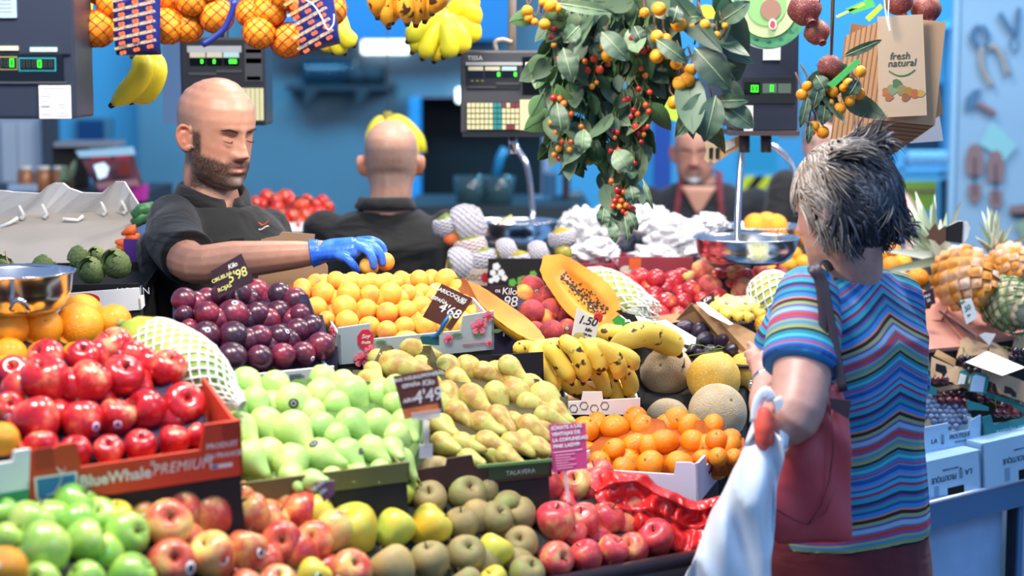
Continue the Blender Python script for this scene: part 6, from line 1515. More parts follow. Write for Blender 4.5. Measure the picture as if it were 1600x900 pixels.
# round kiwi sign
sg=thing('round_sign','round cardboard sign printed as a green fruit slice over the right scale','sign',P(1205,20,4.6))
def disc(px,py,rp,Y,mat,parent,name,th=.003,sq=1.0,n=40):
    k=M1(Y);return MB(fr(px,py,Y)).prism([(rp*k*math.cos(2*PI*i/n),rp*k*sq*math.sin(2*PI*i/n)) for i in range(n)],-th,0).build(name,mat,parent)
disc(1199,14,62,4.60,plain('sign_grey','b8c4c8',.6),sg,'card');disc(1203,16,58,4.596,plain('sign_green','4f9a6c',.6),sg,'skin_ring');disc(1199,13,45,4.592,plain('sign_lime','bcd49a',.6),sg,'flesh_disc');disc(1204,15,16,4.588,plain('sign_brown','a07a68',.6),sg,'core_disc');disc(1198,10,30,4.590,plain('sign_lime2','8cc07c',.6),sg,'inner_ring')
disc(1207,38,6,4.585,INKW,sg,'badge',sq=1.4);disc(1207,38,4,4.583,plain('badge_pink','c04a5a',.6),sg,'badge',sq=1.4)
for i in range(16):
    a=2*PI*i/16;MB(fr(1199+50*math.cos(a),13+50*math.sin(a),4.586)).prism([(.006*math.cos(t*PI/4),.004*math.sin(t*PI/4)) for t in range(8)],-.001,0).build('seed_print',plain('seed_dark','2a6a50',.6) if i==0 else BM['seed_dark'],sg)
# ---------------- nets of oranges ----------------
NETM=plain('orange_net','c8341c',.5);LBL=plain('label_navy','1c2a78',.4);GOLDI=plain('ink_gold','e0c088',.5);ORI=plain('ink_orange','e8602c',.5)
def orange_net(label,Y,fruit,lblq,rows,outline):
    root=thing('orange_net',label,'net bag',P(fruit[0][0],-30,Y))
    for i,(x,y,r) in enumerate(fruit):
        c=P(x,y,Y+.012*((i*7) % 3-1));R=r*M1(Y)
        o_=link('orange',K['or']['meshes'][0],root);o_.location=wmat(root).inverted() @ c;o_.scale=(R,)*3;o_.rotation_euler=(rf.uniform(0,6),rf.uniform(0,6),0)
        def fn(u,v,c=c,R=R*1.02):
            th=lerp(.25,PI-.25,v);a=2*PI*u;return c+Vector((math.sin(th)*math.cos(a),math.sin(th)*math.sin(a),math.cos(th)))*R
        n_=netting('net',o_,NETM,fn,9,9,.0009,3)
    k=M1(Y-.08);a,b,c,d=[P(x,y,Y-.035-.03) for x,y in lblq]        # TL TR BR BL
    n=8;m=8;g=[[(a.lerp(b,i/m)).lerp(d.lerp(c,i/m),j/n)+Vector((0,-.012*math.sin(PI*i/m)+.03*max(0,(j/n-.8)) ** 1.0*2*(1 if j else 0),0)) for i in range(m+1)] for j in range(n+1)]
    lab=sheet('label_band',g,LBL,root,.001)
    M=frame(d,c-d,a-d);W_=(c-d).length;H_=(a-d).length;t=0
    for j in range(rows):
        for i in range(3):
            x=W_*(.19+.31*i);z=H_*(.88-.76*j/(rows-1))+.006*(i-1);yy=-.017+.03*max(0,(.2-z/H_))*2
            T=M @ Matrix.Translation((x,yy,z)) @ Matrix.Rotation(-.22,4,'Y')
            if (j+i) % 1==0:text('REGASITA',.0078,T @ Matrix.Translation((0,-.0008,.006)),GOLDI,lab,off=.0002,sx=.8)
            mb=MB(T @ Matrix.Translation((0,-.0005,-.004)));
            for dx in (-.0028,.0028):mb.prism([(dx+(.0038)*math.cos(q*PI/5),.0038*math.sin(q*PI/5)) for q in range(10)],-.0005-abs(dx)*.02,0)
            mb.build('fruit_print',ORI,lab)
    return root
orange_net('red net of oranges with a navy label band, left one at the top',3.80,[(152,45,29),(178,5,28),(158,-20,28),(222,30,29),(262,40,29),(292,40,27),(300,0,26),(338,24,28),(270,-8,28),(322,-24,28),(212,-14,28)],[(176,-12),(251,-12),(250,86),(180,86)],6,None)
orange_net('red net of oranges with a navy label band, right one at the top',3.80,[(405,50,26),(420,16,28),(449,62,28),(440,-10,26),(476,6,28),(502,40,26),(516,14,26),(390,20,22)],[(466,-8),(520,-14),(531,68),(468,86)],5,None)
mb=MB();mb.tube(catm([P(*q) for q in ((366,0,3.74),(362,20,3.74),(350,45,3.74),(330,62,3.74),(316,70,3.74))],12),.007,6,flat=.15,up=(0,-1,0));tag(mb.build('label_ribbon',LBL,None,smooth=True),'navy printed ribbon curling under the left net of oranges','ribbon')
mb=MB();mb.tube(catm([P(*q) for q in ((470,-5,3.7),(490,8,3.7),(503,28,3.7),(512,46,3.7),(521,38,3.7),(522,22,3.7))],16),.0012,5);tag(mb.build('plastic_string',PAPER,None,smooth=True),'thin white plastic tag string on the right net of oranges','string')
# ---------------- branches with fruit ----------------
def leaf_mesh(L,W_,bend,fold,mat):
    mb=MB();n=7;vs=[]
    for i in range(n+1):
        t=i/n;w=W_*math.sin(PI*t ** .8) ** .8*.5+.0003;z=-L*t;y=-bend*t*t*L
        vs+=[(-w,y-fold*w,z),(0,y,z),(w,y-fold*w,z)]
    mb.add(vs,[(i*3+k,i*3+k+1,i*3+k+4,i*3+k+3) for i in range(n) for k in (0,1)])
    mb.tube([(0,.0008,.012),(0,.0008,0),(0,.0008-bend*.2*L,-L*.5),(0,.0008-bend*L,-L)],[.0008,.0009,.0007,.0003],3)
    return mesh_from('leaf',mb.V,mb.F,mat,True)
def leaf_mat(name,c0,c1,c2):
    m,nt,b=mk(name);L=nt.links;oi=N(nt,'ShaderNodeObjectInfo');r=ramp(nt,[(0,c0),(.5,c1),(1,c2)]);L.new(oi.outputs['Random'],r.inputs['Fac'])
    g=N(nt,'ShaderNodeNewGeometry');mx=N(nt,'ShaderNodeMix',data_type='RGBA',blend_type='MIX');L.new(g.outputs['Backfacing'],mx.inputs[0]);L.new(r.outputs['Color'],mx.inputs[6])
    h=N(nt,'ShaderNodeHueSaturation');h.inputs['Saturation'].default_value=.65;h.inputs['Value'].default_value=1.25;L.new(r.outputs['Color'],h.inputs['Color']);L.new(h.outputs['Color'],mx.inputs[7])
    L.new(mx.outputs[2],b.inputs['Base Color']);b.inputs['Roughness'].default_value=.5;return m
LFM=leaf_mat('cherry_leaf','304e2a','466a3c','648450');LFD=leaf_mat('loquat_leaf','22402a','305434','466a44')
LV=[leaf_mesh(.062,.040,.3,.25,LFM),leaf_mesh(.054,.036,-.2,.4,LFM),leaf_mesh(.070,.040,.5,.1,LFM),leaf_mesh(.046,.028,.1,.3,LFM)]
LVD=[leaf_mesh(.13,.055,.3,.25,LFD),leaf_mesh(.15,.05,-.25,.35,LFD),leaf_mesh(.10,.05,.5,.15,LFD)]
CH_R=fmat('small_cherry_red',[(0,'e04a20'),(.5,'c81e1c'),(1,'a01420')],ns=.5,rk=.8,rough=.15,coat=.6);CH_O=fmat('small_cherry_orange',[(0,'f0a030'),(.5,'e8782a'),(1,'d8501e')],ns=.5,rk=1,rough=.15,coat=.6)
LOQ=fmat('loquat_skin',[(0,'e8860c'),(.5,'ee9a14'),(1,'f0a828')],ns=.8,rk=.6,rough=.5,spk=('a8601c',22,.66))
cr=kind_mesh('cherry',ROUND,CH_R,8,14,lob=GROOVE(.05));co_=kind_mesh('cherry',ROUND,CH_O,8,14,lob=GROOVE(.05))
lq=[kind_mesh('loquat',[(0,-.9),(.08,-.86),(.12,-.98),(.45,-.92),(.8,-.6),(1,0),(.9,.45),(.6,.85),(.25,1.08),(0,1.1)],LOQ,14,20)]
TWIG=plain('twig','5a4436',.8)
def inpoly(x,y,p):
    c=False;n=len(p);j=n-1
    for i in range(n):
        if (p[i][1]>y)!=(p[j][1]>y) and x<(p[j][0]-p[i][0])*(y-p[i][1])/(p[j][1]-p[i][1])+p[i][0]:c=not c
        j=i
    return c
def bunch(name,label,Y,poly,nleaf,leaves,twigs,seed,thick=.06,fruit=(),rootpx=None,spread=.5,group=None):
    rs=random.Random(seed);rx,ry=rootpx or (sum(p[0] for p in poly)/len(poly),-40);root=thing(name,label,'branch',P(rx,ry,Y),group);inv=wmat(root).inverted()
    for tw in twigs:
        mb=MB();pts=catm([P(x,y,Y+dz) for x,y,dz in tw],14);mb.tube(pts,[lerp(.0042,.0016,i/14) for i in range(15)],6);mb.build('twig',TWIG,root,smooth=True)
    xs=[p[0] for p in poly];ys=[p[1] for p in poly];c=0;tries=0;L0=26
    while c<nleaf and tries<20000:
        tries+=1;x=rs.uniform(min(xs),max(xs));y=rs.uniform(min(ys),max(ys))
        if not inpoly(x,y,poly):continue
        me=rs.choice(leaves);o_=link('leaf',me,root);q=P(x,y-14,Y+rs.uniform(-thick,thick));o_.location=inv @ q
        o_.rotation_euler=Euler((rs.uniform(-.5,.5),rs.gauss(0,spread),rs.choice((0,PI,0))+rs.uniform(-1.0,1.0)));s_=rs.uniform(.75,1.15);o_.scale=(s_,)*3;c+=1
    for f in fruit:
        x,y,r=f[:3];kd=f[3] if len(f)>3 else 'r';me={'r':cr,'o':co_,'l':lq[0]}[kd]
        q=P(x,y,Y-thick-.008+(f[4] if len(f)>4 else 0));o_=link({'r':'cherry','o':'cherry','l':'loquat'}[kd],me,root);o_.location=inv @ q;o_.scale=(r*M1(Y),)*3
        o_.rotation_euler=(rs.uniform(-2.2,-.2),rs.uniform(-.8,.8),rs.uniform(0,6)) if kd=='l' else (rs.uniform(-.5,.5),rs.uniform(-.5,.5),rs.uniform(0,6))
        mb=MB();mb.tube(catm([q+Vector((0,0,r*M1(Y)*.8)),q+Vector((rs.uniform(-.01,.01),.015,.022)),q+Vector((rs.uniform(-.01,.01),.04,.045))],5),.0008 if kd!='l' else .0022,4);mb.build('fruit_stalk',STEMG if kd!='l' else TWIG,root,smooth=True)
    return root
CF=[(865,153,6),(875,154,5,'o'),(881,162,6,'o'),(873,92,5),(893,178,5,'o'),(861,192,5,'o'),(869,207,5,'o'),(878,222,5,'o'),(892,222,5,'o'),(873,232,6,'o'),(866,242,5,'o'),(874,248,5),(890,234,5,'o'),(908,198,5,'o'),(914,206,4,'o'),
      (870,32,5),(866,45,5),(862,58,5),(865,70,5,'o'),(914,96,5,'o'),(919,110,5),(937,109,7),(925,135,5,'o'),(932,129,4,'o'),(928,92,6),(950,100,5),(988,60,6),(1005,79,6),(1012,76,5),(995,82,4,'o'),(1008,118,5,'o'),(1002,107,5,'o'),
      (998,139,5),(1015,144,5),(982,154,5),(976,157,4),(1009,164,5,'o'),(1014,174,5),(996,178,5,'o'),(990,172,5),(986,182,4),(1011,198,5,'o'),(993,198,6),(1004,200,6),(996,208,6),(1005,210,5,'o'),(1001,222,5),(990,205,4),
      (964,207,5),(955,205,4),(960,215,4,'o'),(954,236,5),(966,235,5),(961,258,5,'o'),(968,266,5,'o'),(955,283,5,'o'),(965,297,6),(975,300,5,'o'),(961,314,5),(971,314,5,'o'),(958,322,5),(968,323,5,'o'),(978,321,5,'o'),(985,324,5),(979,335,5),(966,306,4),(973,330,4),(990,326,4),(992,255,4)]
bunch('cherry_branches','leafy cherry branches with small red and orange cherries hanging at top centre',3.85,[(868,0),(1030,0),(1028,90),(1020,180),(1014,230),(1000,262),(940,240),(908,262),(882,262),(862,235),(850,205),(842,150),(846,95),(862,60)],298,LV,
      [[(930,-40,0),(925,60,0),(938,150,-.01),(960,230,-.02)],[(990,-40,.02),(992,80,0),(1000,200,0)],[(880,-40,0),(880,80,.01),(885,220,0)],[(950,-40,0),(960,150,.01),(965,300,0),(970,330,0)]],5,.05,CF,(930,-40),.45)
bunch('cherry_sprig','lower tapering cherry sprig with a red cherry cluster at its end',3.84,[(940,240),(1006,240),(1005,290),(992,330),(975,350),(945,345),(938,300)],34,LV,[[(968,200,0),(966,280,0),(972,345,0)]],9,.03,[],(968,200),.4)
LQF=[(824,17,9,'l'),(826,28,7,'l'),(861,8,11,'l'),(872,12,8,'l'),(898,2,9,'l'),(851,38,9,'l'),(835,34,6,'l'),(848,3,6,'l')]
bunch('loquat_sprig','small loquat sprig at the left of the cherry branches',3.80,[(835,30),(870,20),(1020,0),(990,20),(870,30),(850,60)],12,LVD[:1]+LV,[[(850,-20,0),(845,20,0)]],3,.03,LQF,(850,-40),.9)
LQ2=[(1030,14,11,'l'),(1007,20,8,'l'),(1061,38,12,'l'),(1027,57,10,'l'),(1042,61,8,'l'),(1026,88,11,'l'),(945,72,8,'l'),(949,87,10,'l'),(1057,100,9,'l'),(1043,85,8,'l'),(1079,110,10,'l'),(1074,125,12,'l'),(1062,131,11,'l'),(1089,156,11,'l'),(1054,160,11,'l'),(1064,165,8,'l'),(1088,172,9,'l'),(1108,169,9,'l'),(1094,193,6,'l'),(1101,39,9,'l'),(1120,55,6,'l'),(1118,66,6,'l'),(1133,40,5,'l'),(1082,40,6,'l')]
lqt=bunch('loquat_branch','large leafy loquat branch with yellow-orange fruit hanging right of the cherries',3.82,[(1010,0),(1150,0),(1135,60),(1130,120),(1120,160),(1080,170),(1045,130),(1015,100)],22,LVD,
      [[(1140,-40,0),(1138,30,0),(1125,60,0),(1092,82,-.01),(1065,92,0)],[(1092,-40,0),(1090,40,0),(1085,70,0)],[(1065,95,0),(1052,130,0),(1048,160,0)]],17,.05,LQ2,(1100,-40),.7)
def big_leaf(parent,a,b,wpx,Y,bend=.02,side=1):
    A=P(a[0],a[1],Y);B=P(b[0],b[1],Y-bend);t=(B-A).normalized();w=t.cross(Vector((0,1,0))).normalized();L=(B-A).length;n=10;vs=[];W_=wpx*M1(Y)*.5
    for i in range(n+1):
        q=i/n;ww=W_*math.sin(PI*q ** .85) ** .75+.0004;c=A.lerp(B,q)+Vector((0,-bend*math.sin(PI*q),0))
        for u in (-1,-.5,0,.5,1):vs.append(c+w*(ww*u)+Vector((0,-.25*abs(u)*ww+.0035*math.sin(q*22+u*3)*abs(u),0)))
    mb=MB();mb.add(vs,[(i*5+k,i*5+k+1,i*5+k+6,i*5+k+5) for i in range(n) for k in range(4)]);
    o_=mb.build('leaf',LFD if side else LFM,parent,smooth=True)
    mb=MB();mb.tube([A.lerp(B,q)+Vector((0,-bend*math.sin(PI*q)-.0012,0)) for q in (0,.25,.5,.75,1)],[.0014,.0012,.001,.0008,.0004],4);mb.build('midrib',plain('midrib','9aac80',.6) if 'midrib' not in BM else BM['midrib'],o_,smooth=True)
for a,b,w_,Y,s_ in (((1085,75),(1142,140),46,3.76,1),((1120,60),(1104,35),20,3.8,1),((1025,62),(1075,98),26,3.75,1),((1118,150),(1100,222),40,3.74,1),((1128,160),(1178,200),36,3.78,1),((1112,158),(1172,156),22,3.77,0),((1100,145),(1055,215),34,3.75,0),((1045,90),(1012,42),30,3.8,1),((1124,35),(1172,2),30,3.78,1),((990,40),(1004,70),22,3.8,1),((870,5),(960,20),20,3.76,0),((940,50),(982,95),34,3.75,1),((1058,10),(1050,38),24,3.76,1),((1065,28),(1098,26),20,3.78,0),((1130,120),(1160,175),30,3.8,1),((1150,130),(1128,95),26,3.8,1),((880,75),(895,130),32,3.77,0),((905,40),(880,66),26,3.76,0),((870,160),(878,212),28,3.77,0),((912,202),(908,240),26,3.77,0),((960,235),(985,268),34,3.79,0)):
    big_leaf(lqt,a,b,w_,Y,.015,s_)
for a,b,w_,Y,s_ in (((980,330),(996,360),16,3.79,0),((976,338),(982,383),9,3.79,0),((944,325),(940,352),22,3.79,0),((955,345),(962,380),16,3.79,0),((1004,280),(1020,328),9,3.79,0),((985,290),(990,318),24,3.79,0)):big_leaf(lqt,a,b,w_,Y,.01,s_)
# right loquat sprig over the paper bags
LQ3=[(1345,112,9,'l'),(1326,131,9,'l'),(1318,137,7,'l'),(1301,143,9,'l'),(1282,148,8,'l'),(1261,135,8,'l'),(1253,148,9,'l'),(1343,147,9,'l'),(1328,158,8,'l'),(1312,170,10,'l'),(1273,197,8,'l'),(1286,207,10,'l'),(1267,205,8,'l'),(1297,160,6,'l'),(1334,150,6,'l')]
lq3=bunch('loquat_branch','loquat branch with dark leaves and a green tie hanging beside the paper bags',4.0,[(1255,120),(1320,110),(1340,140),(1290,200),(1255,190),(1248,150)],10,LVD[2:]+LV[:1],[[(1302,-40,0),(1300,60,0),(1296,110,0),(1280,150,0)],[(1290,90,0),(1275,130,0),(1262,200,0)]],27,.03,LQ3,(1302,-40),.7)
for a,b,w_ in (((1318,88),(1378,62),14),((1282,120),(1270,170),20),((1340,125),(1325,150),20),((1290,155),(1284,196),22),((1275,118),(1290,145),24),((1262,150),(1250,200),16),((1265,190),(1262,225),12)):big_leaf(lq3,a,b,w_,3.96,.01,1)
slab('green_tie',[P(1293,132,3.93),P(1338,92,3.93),P(1346,96,3.93),P(1302,138,3.93)],.003,plain('tie_green','4fb85c',.5),lq3)
# pomegranates
POM=fmat('pomegranate_skin',[(0,'8a5a44'),(.4,'7c3434'),(1,'5c2028')],ns=1,rk=.3,rough=.55,spk=('a88060',12,.6))
pom=kind_mesh('pomegranate',[(0,-.92),(.4,-.9),(.9,-.45),(1,.05),(.85,.55),(.5,.85),(.25,.92),(.22,1.1),(.32,1.3),(.2,1.25),(0,1.0)],POM,18,20,lob=lambda a,z:1+.04*math.cos(6*a))
for i,(x,y,r,Y) in enumerate(((1257,14,26,4.4),(1276,50,20,4.42),(1297,104,19,3.98),(1404,2,22,4.4),(1447,14,23,4.42),(1440,42,17,4.45))):
    o_=link('pomegranate',pom);o_.location=P(x,y,Y);o_.scale=(r*M1(Y),)*3;o_.rotation_euler=(rf.uniform(2.2,3.4),rf.uniform(-.5,.5),0)
    tag(o_,['big dried pomegranate hanging next to the round sign','smaller dried pomegranate below the big one','dark red pomegranate among the loquats','dried pomegranate above the paper bags on the left','dried pomegranate above the paper bags on the right','small pomegranate tucked behind the paper bags'][i],'pomegranate')
    mb=MB();mb.tube([o_.location+Vector((0,0,r*M1(Y)*.8)),o_.location+Vector((0,0,r*M1(Y)+.12))],.0012,4);mb.V=[v for v in mb.V];s_=mb.build('string',TWIG,o_)
# paper bags
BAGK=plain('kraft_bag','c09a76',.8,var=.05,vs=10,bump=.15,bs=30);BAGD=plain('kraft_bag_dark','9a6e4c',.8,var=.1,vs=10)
def ORDL(i):return (ORD+['twentieth']+['twenty-'+q for q in ORD[:9]])[i]
def pbag(i,x0,y0,x1,y1,Y,tilt,mat,label,print_=False,fold=10):
    root=thing('paper_bag',label,'paper bag',P((x0+x1)/2,y1,Y),'stack of hanging paper bags' if not print_ else None);M=fr((x0+x1)/2,y1,Y,0) @ Matrix.Rotation(tilt,4,'Y');k=M1(Y);w=(x1-x0)*k/2;h=(y1-y0)*k
    mb=MB(M);mb.prism([(-w,0),(w,0),(w*.93,h),(-w*.93,h)],-.0015,.0015);mb.prism([(-w,0),(w,0),(w*.9,fold*k),(-w*.9,fold*k)],.002,.006);mb.build('paper',mat,root);return root,M,w,h
for i in range(26):
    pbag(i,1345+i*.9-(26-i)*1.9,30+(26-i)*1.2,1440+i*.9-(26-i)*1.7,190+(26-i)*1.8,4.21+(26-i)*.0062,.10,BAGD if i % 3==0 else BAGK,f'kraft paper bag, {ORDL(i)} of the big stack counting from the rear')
for i in range(12):
    pbag(i,1395+i*1.5,60,1452+i*2,196-i*1.2,4.26+i*.006,-.16,BAGK,f'kraft paper bag fanned to the right, {ORD[i]} counting from the front')
for i in range(14):
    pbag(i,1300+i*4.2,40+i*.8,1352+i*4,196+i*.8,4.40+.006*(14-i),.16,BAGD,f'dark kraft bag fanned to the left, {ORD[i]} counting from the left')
pb,M,w,h=pbag(0,1373,26,1448,182,4.19,-.05,plain('kraft_bag_light','d6b898',.8,var=.04,vs=10,bump=.2,bs=30),'front kraft paper bag printed with words and a green smile',True)
text('fresh',.022,M @ Matrix.Translation((-.004,-.003,h*.60)),plain('print_green_dark','4a5a40',.7),pb,shear=.2);text('natural',.022,M @ Matrix.Translation((0,-.003,h*.53)),BM['print_green_dark'],pb,shear=.2)
mb=MB(M);mb.tube([(t*.028,-.003,h*.46-.012*(1-t*t)) for t in [q/8-1 for q in range(17)]],.0013,5);mb.build('smile_print',plain('print_green_mid','4f8a50',.7),pb)
for i,(dx,dz,c_,r) in enumerate(((-.035,.25,'c07840',.010),(-.022,.27,'8a9a70',.012),(-.012,.33,'5a7a50',.010),(0,.26,'9a8a5a',.012),(.014,.24,'b0803c',.011),(.028,.22,'c06a3a',.010),(.040,.22,'c8a050',.008),(-.030,.20,'b86a44',.009),(.006,.19,'a0643c',.009))):
    MB(M @ Matrix.Translation((dx,-.002-i*.0001,h*dz))).prism([(r*(1+.25*math.cos(3*a))*math.cos(a),r*math.sin(a)) for a in [q*PI/7 for q in range(14)]],-.0006,0).build('fruit_print',plain('print_f%d' % i,c_,.7),pb)
mb=MB();mb.tube(catm([P(1378,-40,4.2),P(1384,20,4.17),P(1390,48,4.165)],8),.0016,5);mb.tube(catm([P(1392,-40,4.2),P(1388,20,4.17),P(1391,48,4.165)],8),.0016,5);mb.build('string',PAPER,pb)
o_=slab('paper_sheet',[P(1420,130,4.5),P(1452,66,4.5),P(1462,140,4.5),P(1474,220,4.5),P(1422,224,4.5)],.003,PAPER,None);tag(o_,'white paper sheet hanging behind the kraft bags','paper')
for i,q in enumerate(([(1306,25),(1350,4),(1352,7),(1308,28)],[(1352,28),(1376,6),(1380,12),(1358,34)],[(1322,14),(1362,-4),(1368,10),(1332,22)])):
    o_=slab('plastic_strip',[P(x,y,4.6) for x,y in q],.004,plain('strip_lime%d' % i,['d8e048','b8d838','58c060'][i],.5));tag(o_,['thin lime plastic strip above the bags','lime plastic strip at the string of the bags','green plastic strip above the bags'][i],'strip')
o_=disc(1103,30,22,4.9,plain('disc_lime','cdd83c',.5),None,'lime_disc');tag(o_,'round lime-yellow card hanging behind the loquats','card')
o_=disc(1065,160,40,5.2,plain('disc_lime2','b8dc48',.5),None,'lime_disc',sq=.75);tag(o_,'lime green balloon-like disc behind the cherry branches','card')
# flat cut-out card near the vendor in the apron
sg=thing('shaped_card','orange-edged shaped card hanging in front of the apron vendor','card',P(1130,230,4.9));slab('card',[P(x,y,4.9) for x,y in ((1101,222),(1125,222),(1124,250),(1116,256),(1110,250),(1106,255),(1100,248),(1104,236))],.003,plain('card_cream','e0c8a0',.6),sg)
slab('card_band',[P(x,y,4.9) for x,y in ((1122,226),(1154,212),(1156,232),(1140,240),(1122,252))],.003,plain('card_orange','e0b070',.6),sg);slab('white_patch',[P(x,y,4.895) for x,y in ((1128,226),(1148,216),(1149,228),(1130,238))],.002,INKW,sg)
for x in (1108,1118):slab('dark_figure',[P(x,232,4.894),P(x+6,230,4.894),P(x+5,248,4.894),P(x,248,4.894)],.002,SCD,sg)
# ---------------- price cards ----------------
WOODB=plain('card_wood_print','5a2f22',.5,var=.45,vs=14);WOODD=plain('card_wood_dark','3a2230',.5,var=.35,vs=14);CHALK=plain('chalk_white','f4f0ea',.6);CHALKY=plain('chalk_yellow','e8e08a',.6)
def card(label,corners,Y,mat,lines,th=.002,name='price_sign',edge=True,tilt=0):
    """corners TL TR BR BL in pixels; lines: (text, u, v, size m, material, shear)"""
    a,b,c,d=[P(x,y,Y if i>1 else Y+tilt) for i,(x,y) in enumerate(corners)];root=thing(name,label,'price sign',(c+d)/2)
    slab('card',[a,b,c,d],th,mat,root);M=frame(d,c-d,a-d);W_=(c-d).length;H_=(a-d).length
    for t,u,v,s_,m_,shr in lines:text(t,s_,M @ Matrix.Translation((u*W_,-.0008,v*H_)),m_,root,shear=shr,off=.0002,space=.95)
    return root,M,W_,H_
c,M,w,h=card('dark price sign with yellow chalk lettering CIRUELAS ROJAS 5.98 before the vendor’s arm',[(329,424),(377,396),(397,440),(341,466)],3.78,WOODD,[('CIRUELAS',.30,.62,.010,CHALKY,.1),('Kilo',.68,.84,.013,CHALK,.3),('ROJAS',.26,.24,.011,CHALKY,.1),('5\'98',.68,.46,.026,CHALKY,.2)])
MB().tube([P(368,452,3.79),P(372,480,3.80)],.003,6).build('holder_pin',STEEL,c)
c,M,w,h=card('brown wood-look price sign ALBARICOQUES 4.68 clipped over the apricots',[(690,443),(739,467),(705,516),(660,495)],3.83,WOODB,[('ALBARICOQUES',.42,.84,.0115,CHALK,.1),('Kilo',.88,.78,.010,CHALK,.3),('ESPAÑA',.25,.58,.010,CHALK,.1),('4\'68',.68,.44,.028,CHALK,.2)])
CLB=plain('clip_blue','1f5f98',.4);CLY=plain('clip_yellow','e0c82c',.4)
mb=MB();mb.tube(catm([P(704,491,3.80),P(694,505,3.79),P(682,524,3.80),P(660,527,3.81)],10),.0045,8);mb.build('clip_arm',CLB,c,smooth=True)
mb=MB();mb.tube([P(704,494,3.795),P(688,520,3.795)],.0035,8);mb.build('clip_arm',CLY,c,smooth=True)
slab('clip_foot',[P(656,526,3.80),P(686,524,3.80),P(686,540,3.80),P(660,538,3.80)],.010,plain('clip_dark','1c4a50',.4),c)
c,M,w,h=card('wood-look price sign PERAS AGUA LIMONERAS ESPAÑA 4.49 standing in the pears',[(614,588),(682,576),(693,644),(632,655)],3.32,plain('card_red_wood','6c3830',.5,var=.45,vs=16),[('PERAS AGUA/LIMONERAS',.5,.89,.0088,CHALK,.05),('ESPAÑA',.33,.73,.0095,CHALK,.05),('Kilo',.76,.72,.014,CHALK,.2),('4\'49',.68,.42,.032,CHALK,.15),('AIRA',.2,.40,.010,CHALK,.1)])
MB(M).box((.0,-.0012,0),(w*.9,0,h*.22)).build('orange_print',plain('print_flame','d87a40',.5,var=.4,vs=40),c)
CLR=plain('clear_plastic','e8e8ec',.1,alpha=.55,coat=.6)
slab('clip',[P(642,646,3.315),P(690,640,3.315),P(688,652,3.315),P(668,656,3.315),P(644,656,3.315)],.006,CLR,c);MB().tube([P(665,655,3.32),P(666,700,3.33)],[.0055,.005],10).build('stand_post',CLR,c,smooth=True);slab('stand_foot',[P(655,695,3.325),P(676,695,3.325),P(676,716,3.325),P(655,716,3.325)],.01,CLR,c)
c,M,w,h=card('white price card reading 1.50 behind the bananas',[(901,481),(936,503),(930,532),(893,524)],4.20,PAPER,[('1.50',.50,.62,.026,INKB,.25),('kilo',.62,.32,.011,INKB,.3),('IVA inc',.62,.14,.007,INKB,.1)])
c,M,w,h=card('pink leaflet reading SÚMATE A LAS VENTAJAS standing by the mandarins',[(857,663),(915,661),(918,732),(864,738)],3.52,plain('leaflet_pink','e0508c',.5),[])
PT=['SÚMATE A LAS','VENTAJAS DE','LA COMUNIDAD','PINK LADY®']
for i,t in enumerate(PT):text(t,.0092,M @ Matrix.Translation((w*.09,-.0008,h*(.90-.125*i))),INKW,c,off=.0004,ax='LEFT',sx=.95)
MB(M).box((w*.08,-.001,h*.40),(w*.92,0,h*.41)).build('rule',INKW,c)
for i,(a,b) in enumerate(((.12,.7),(.12,.55),(.12,.68),(.12,.48),(.12,.7),(.12,.6))):MB(M).box((w*a,-.001,h*(.33-i*.055)),(w*b,0,h*(.345-i*.055))).build('small_print',plain('pale_pink_ink','f4b8d0',.5) if i==0 else BM['pale_pink_ink'],c)
MB(M).box((w*.3,.002,-.06),(w*.4,.006,.01)).build('stake',CLR,c)
c,M,w,h=card('dark price sign reading Kilo 98 behind the apricot carton',[(764,446),(808,448),(808,486),(768,484)],4.34,WOODD,[('Kilo',.66,.78,.022,CHALK,.1),('98',.72,.36,.034,CHALK,.1),('os',.2,.8,.014,CHALK,.1)])
MB(M).box((w*.5,.003,-.06),(w*.56,.007,.01)).build('stake',CLR,c)
c,M,w,h=card('small dark price sign reading Kilo at the bagged bananas',[(1094,468),(1115,456),(1117,470),(1100,482)],4.60,WOODD,[('Kilo',.6,.6,.013,CHALK,.2)])
c,M,w,h=card('small purple-white card in front of the yellow apples',[(489,754),(524,751),(522,772),(506,785)],3.12,plain('card_mauve','8a5a6a',.5,var=.2),[('YANAIA',.5,.72,.009,CHALK,.1),('Kilo',.5,.40,.009,CHALK,.1)])
c,M,w,h=card('white card with green writing 1.50 stuck in the strawberries',[(1500,470),(1518,466),(1528,496),(1510,507)],4.80,PAPER,[('FRESA',.5,.86,.008,plain('ink_green','2f7a50',.6),.1),('1.50',.5,.55,.018,BM['ink_green'],.2),('kilo',.5,.28,.007,BM['ink_green'],.2)])
c,M,w,h=card('small dark price sign beside the oranges near the pineapple',[(1442,457),(1458,450),(1462,474),(1445,480)],4.85,WOODD,[('KILO',.5,.68,.008,CHALK,0),('25',.5,.35,.010,CHALK,0)])
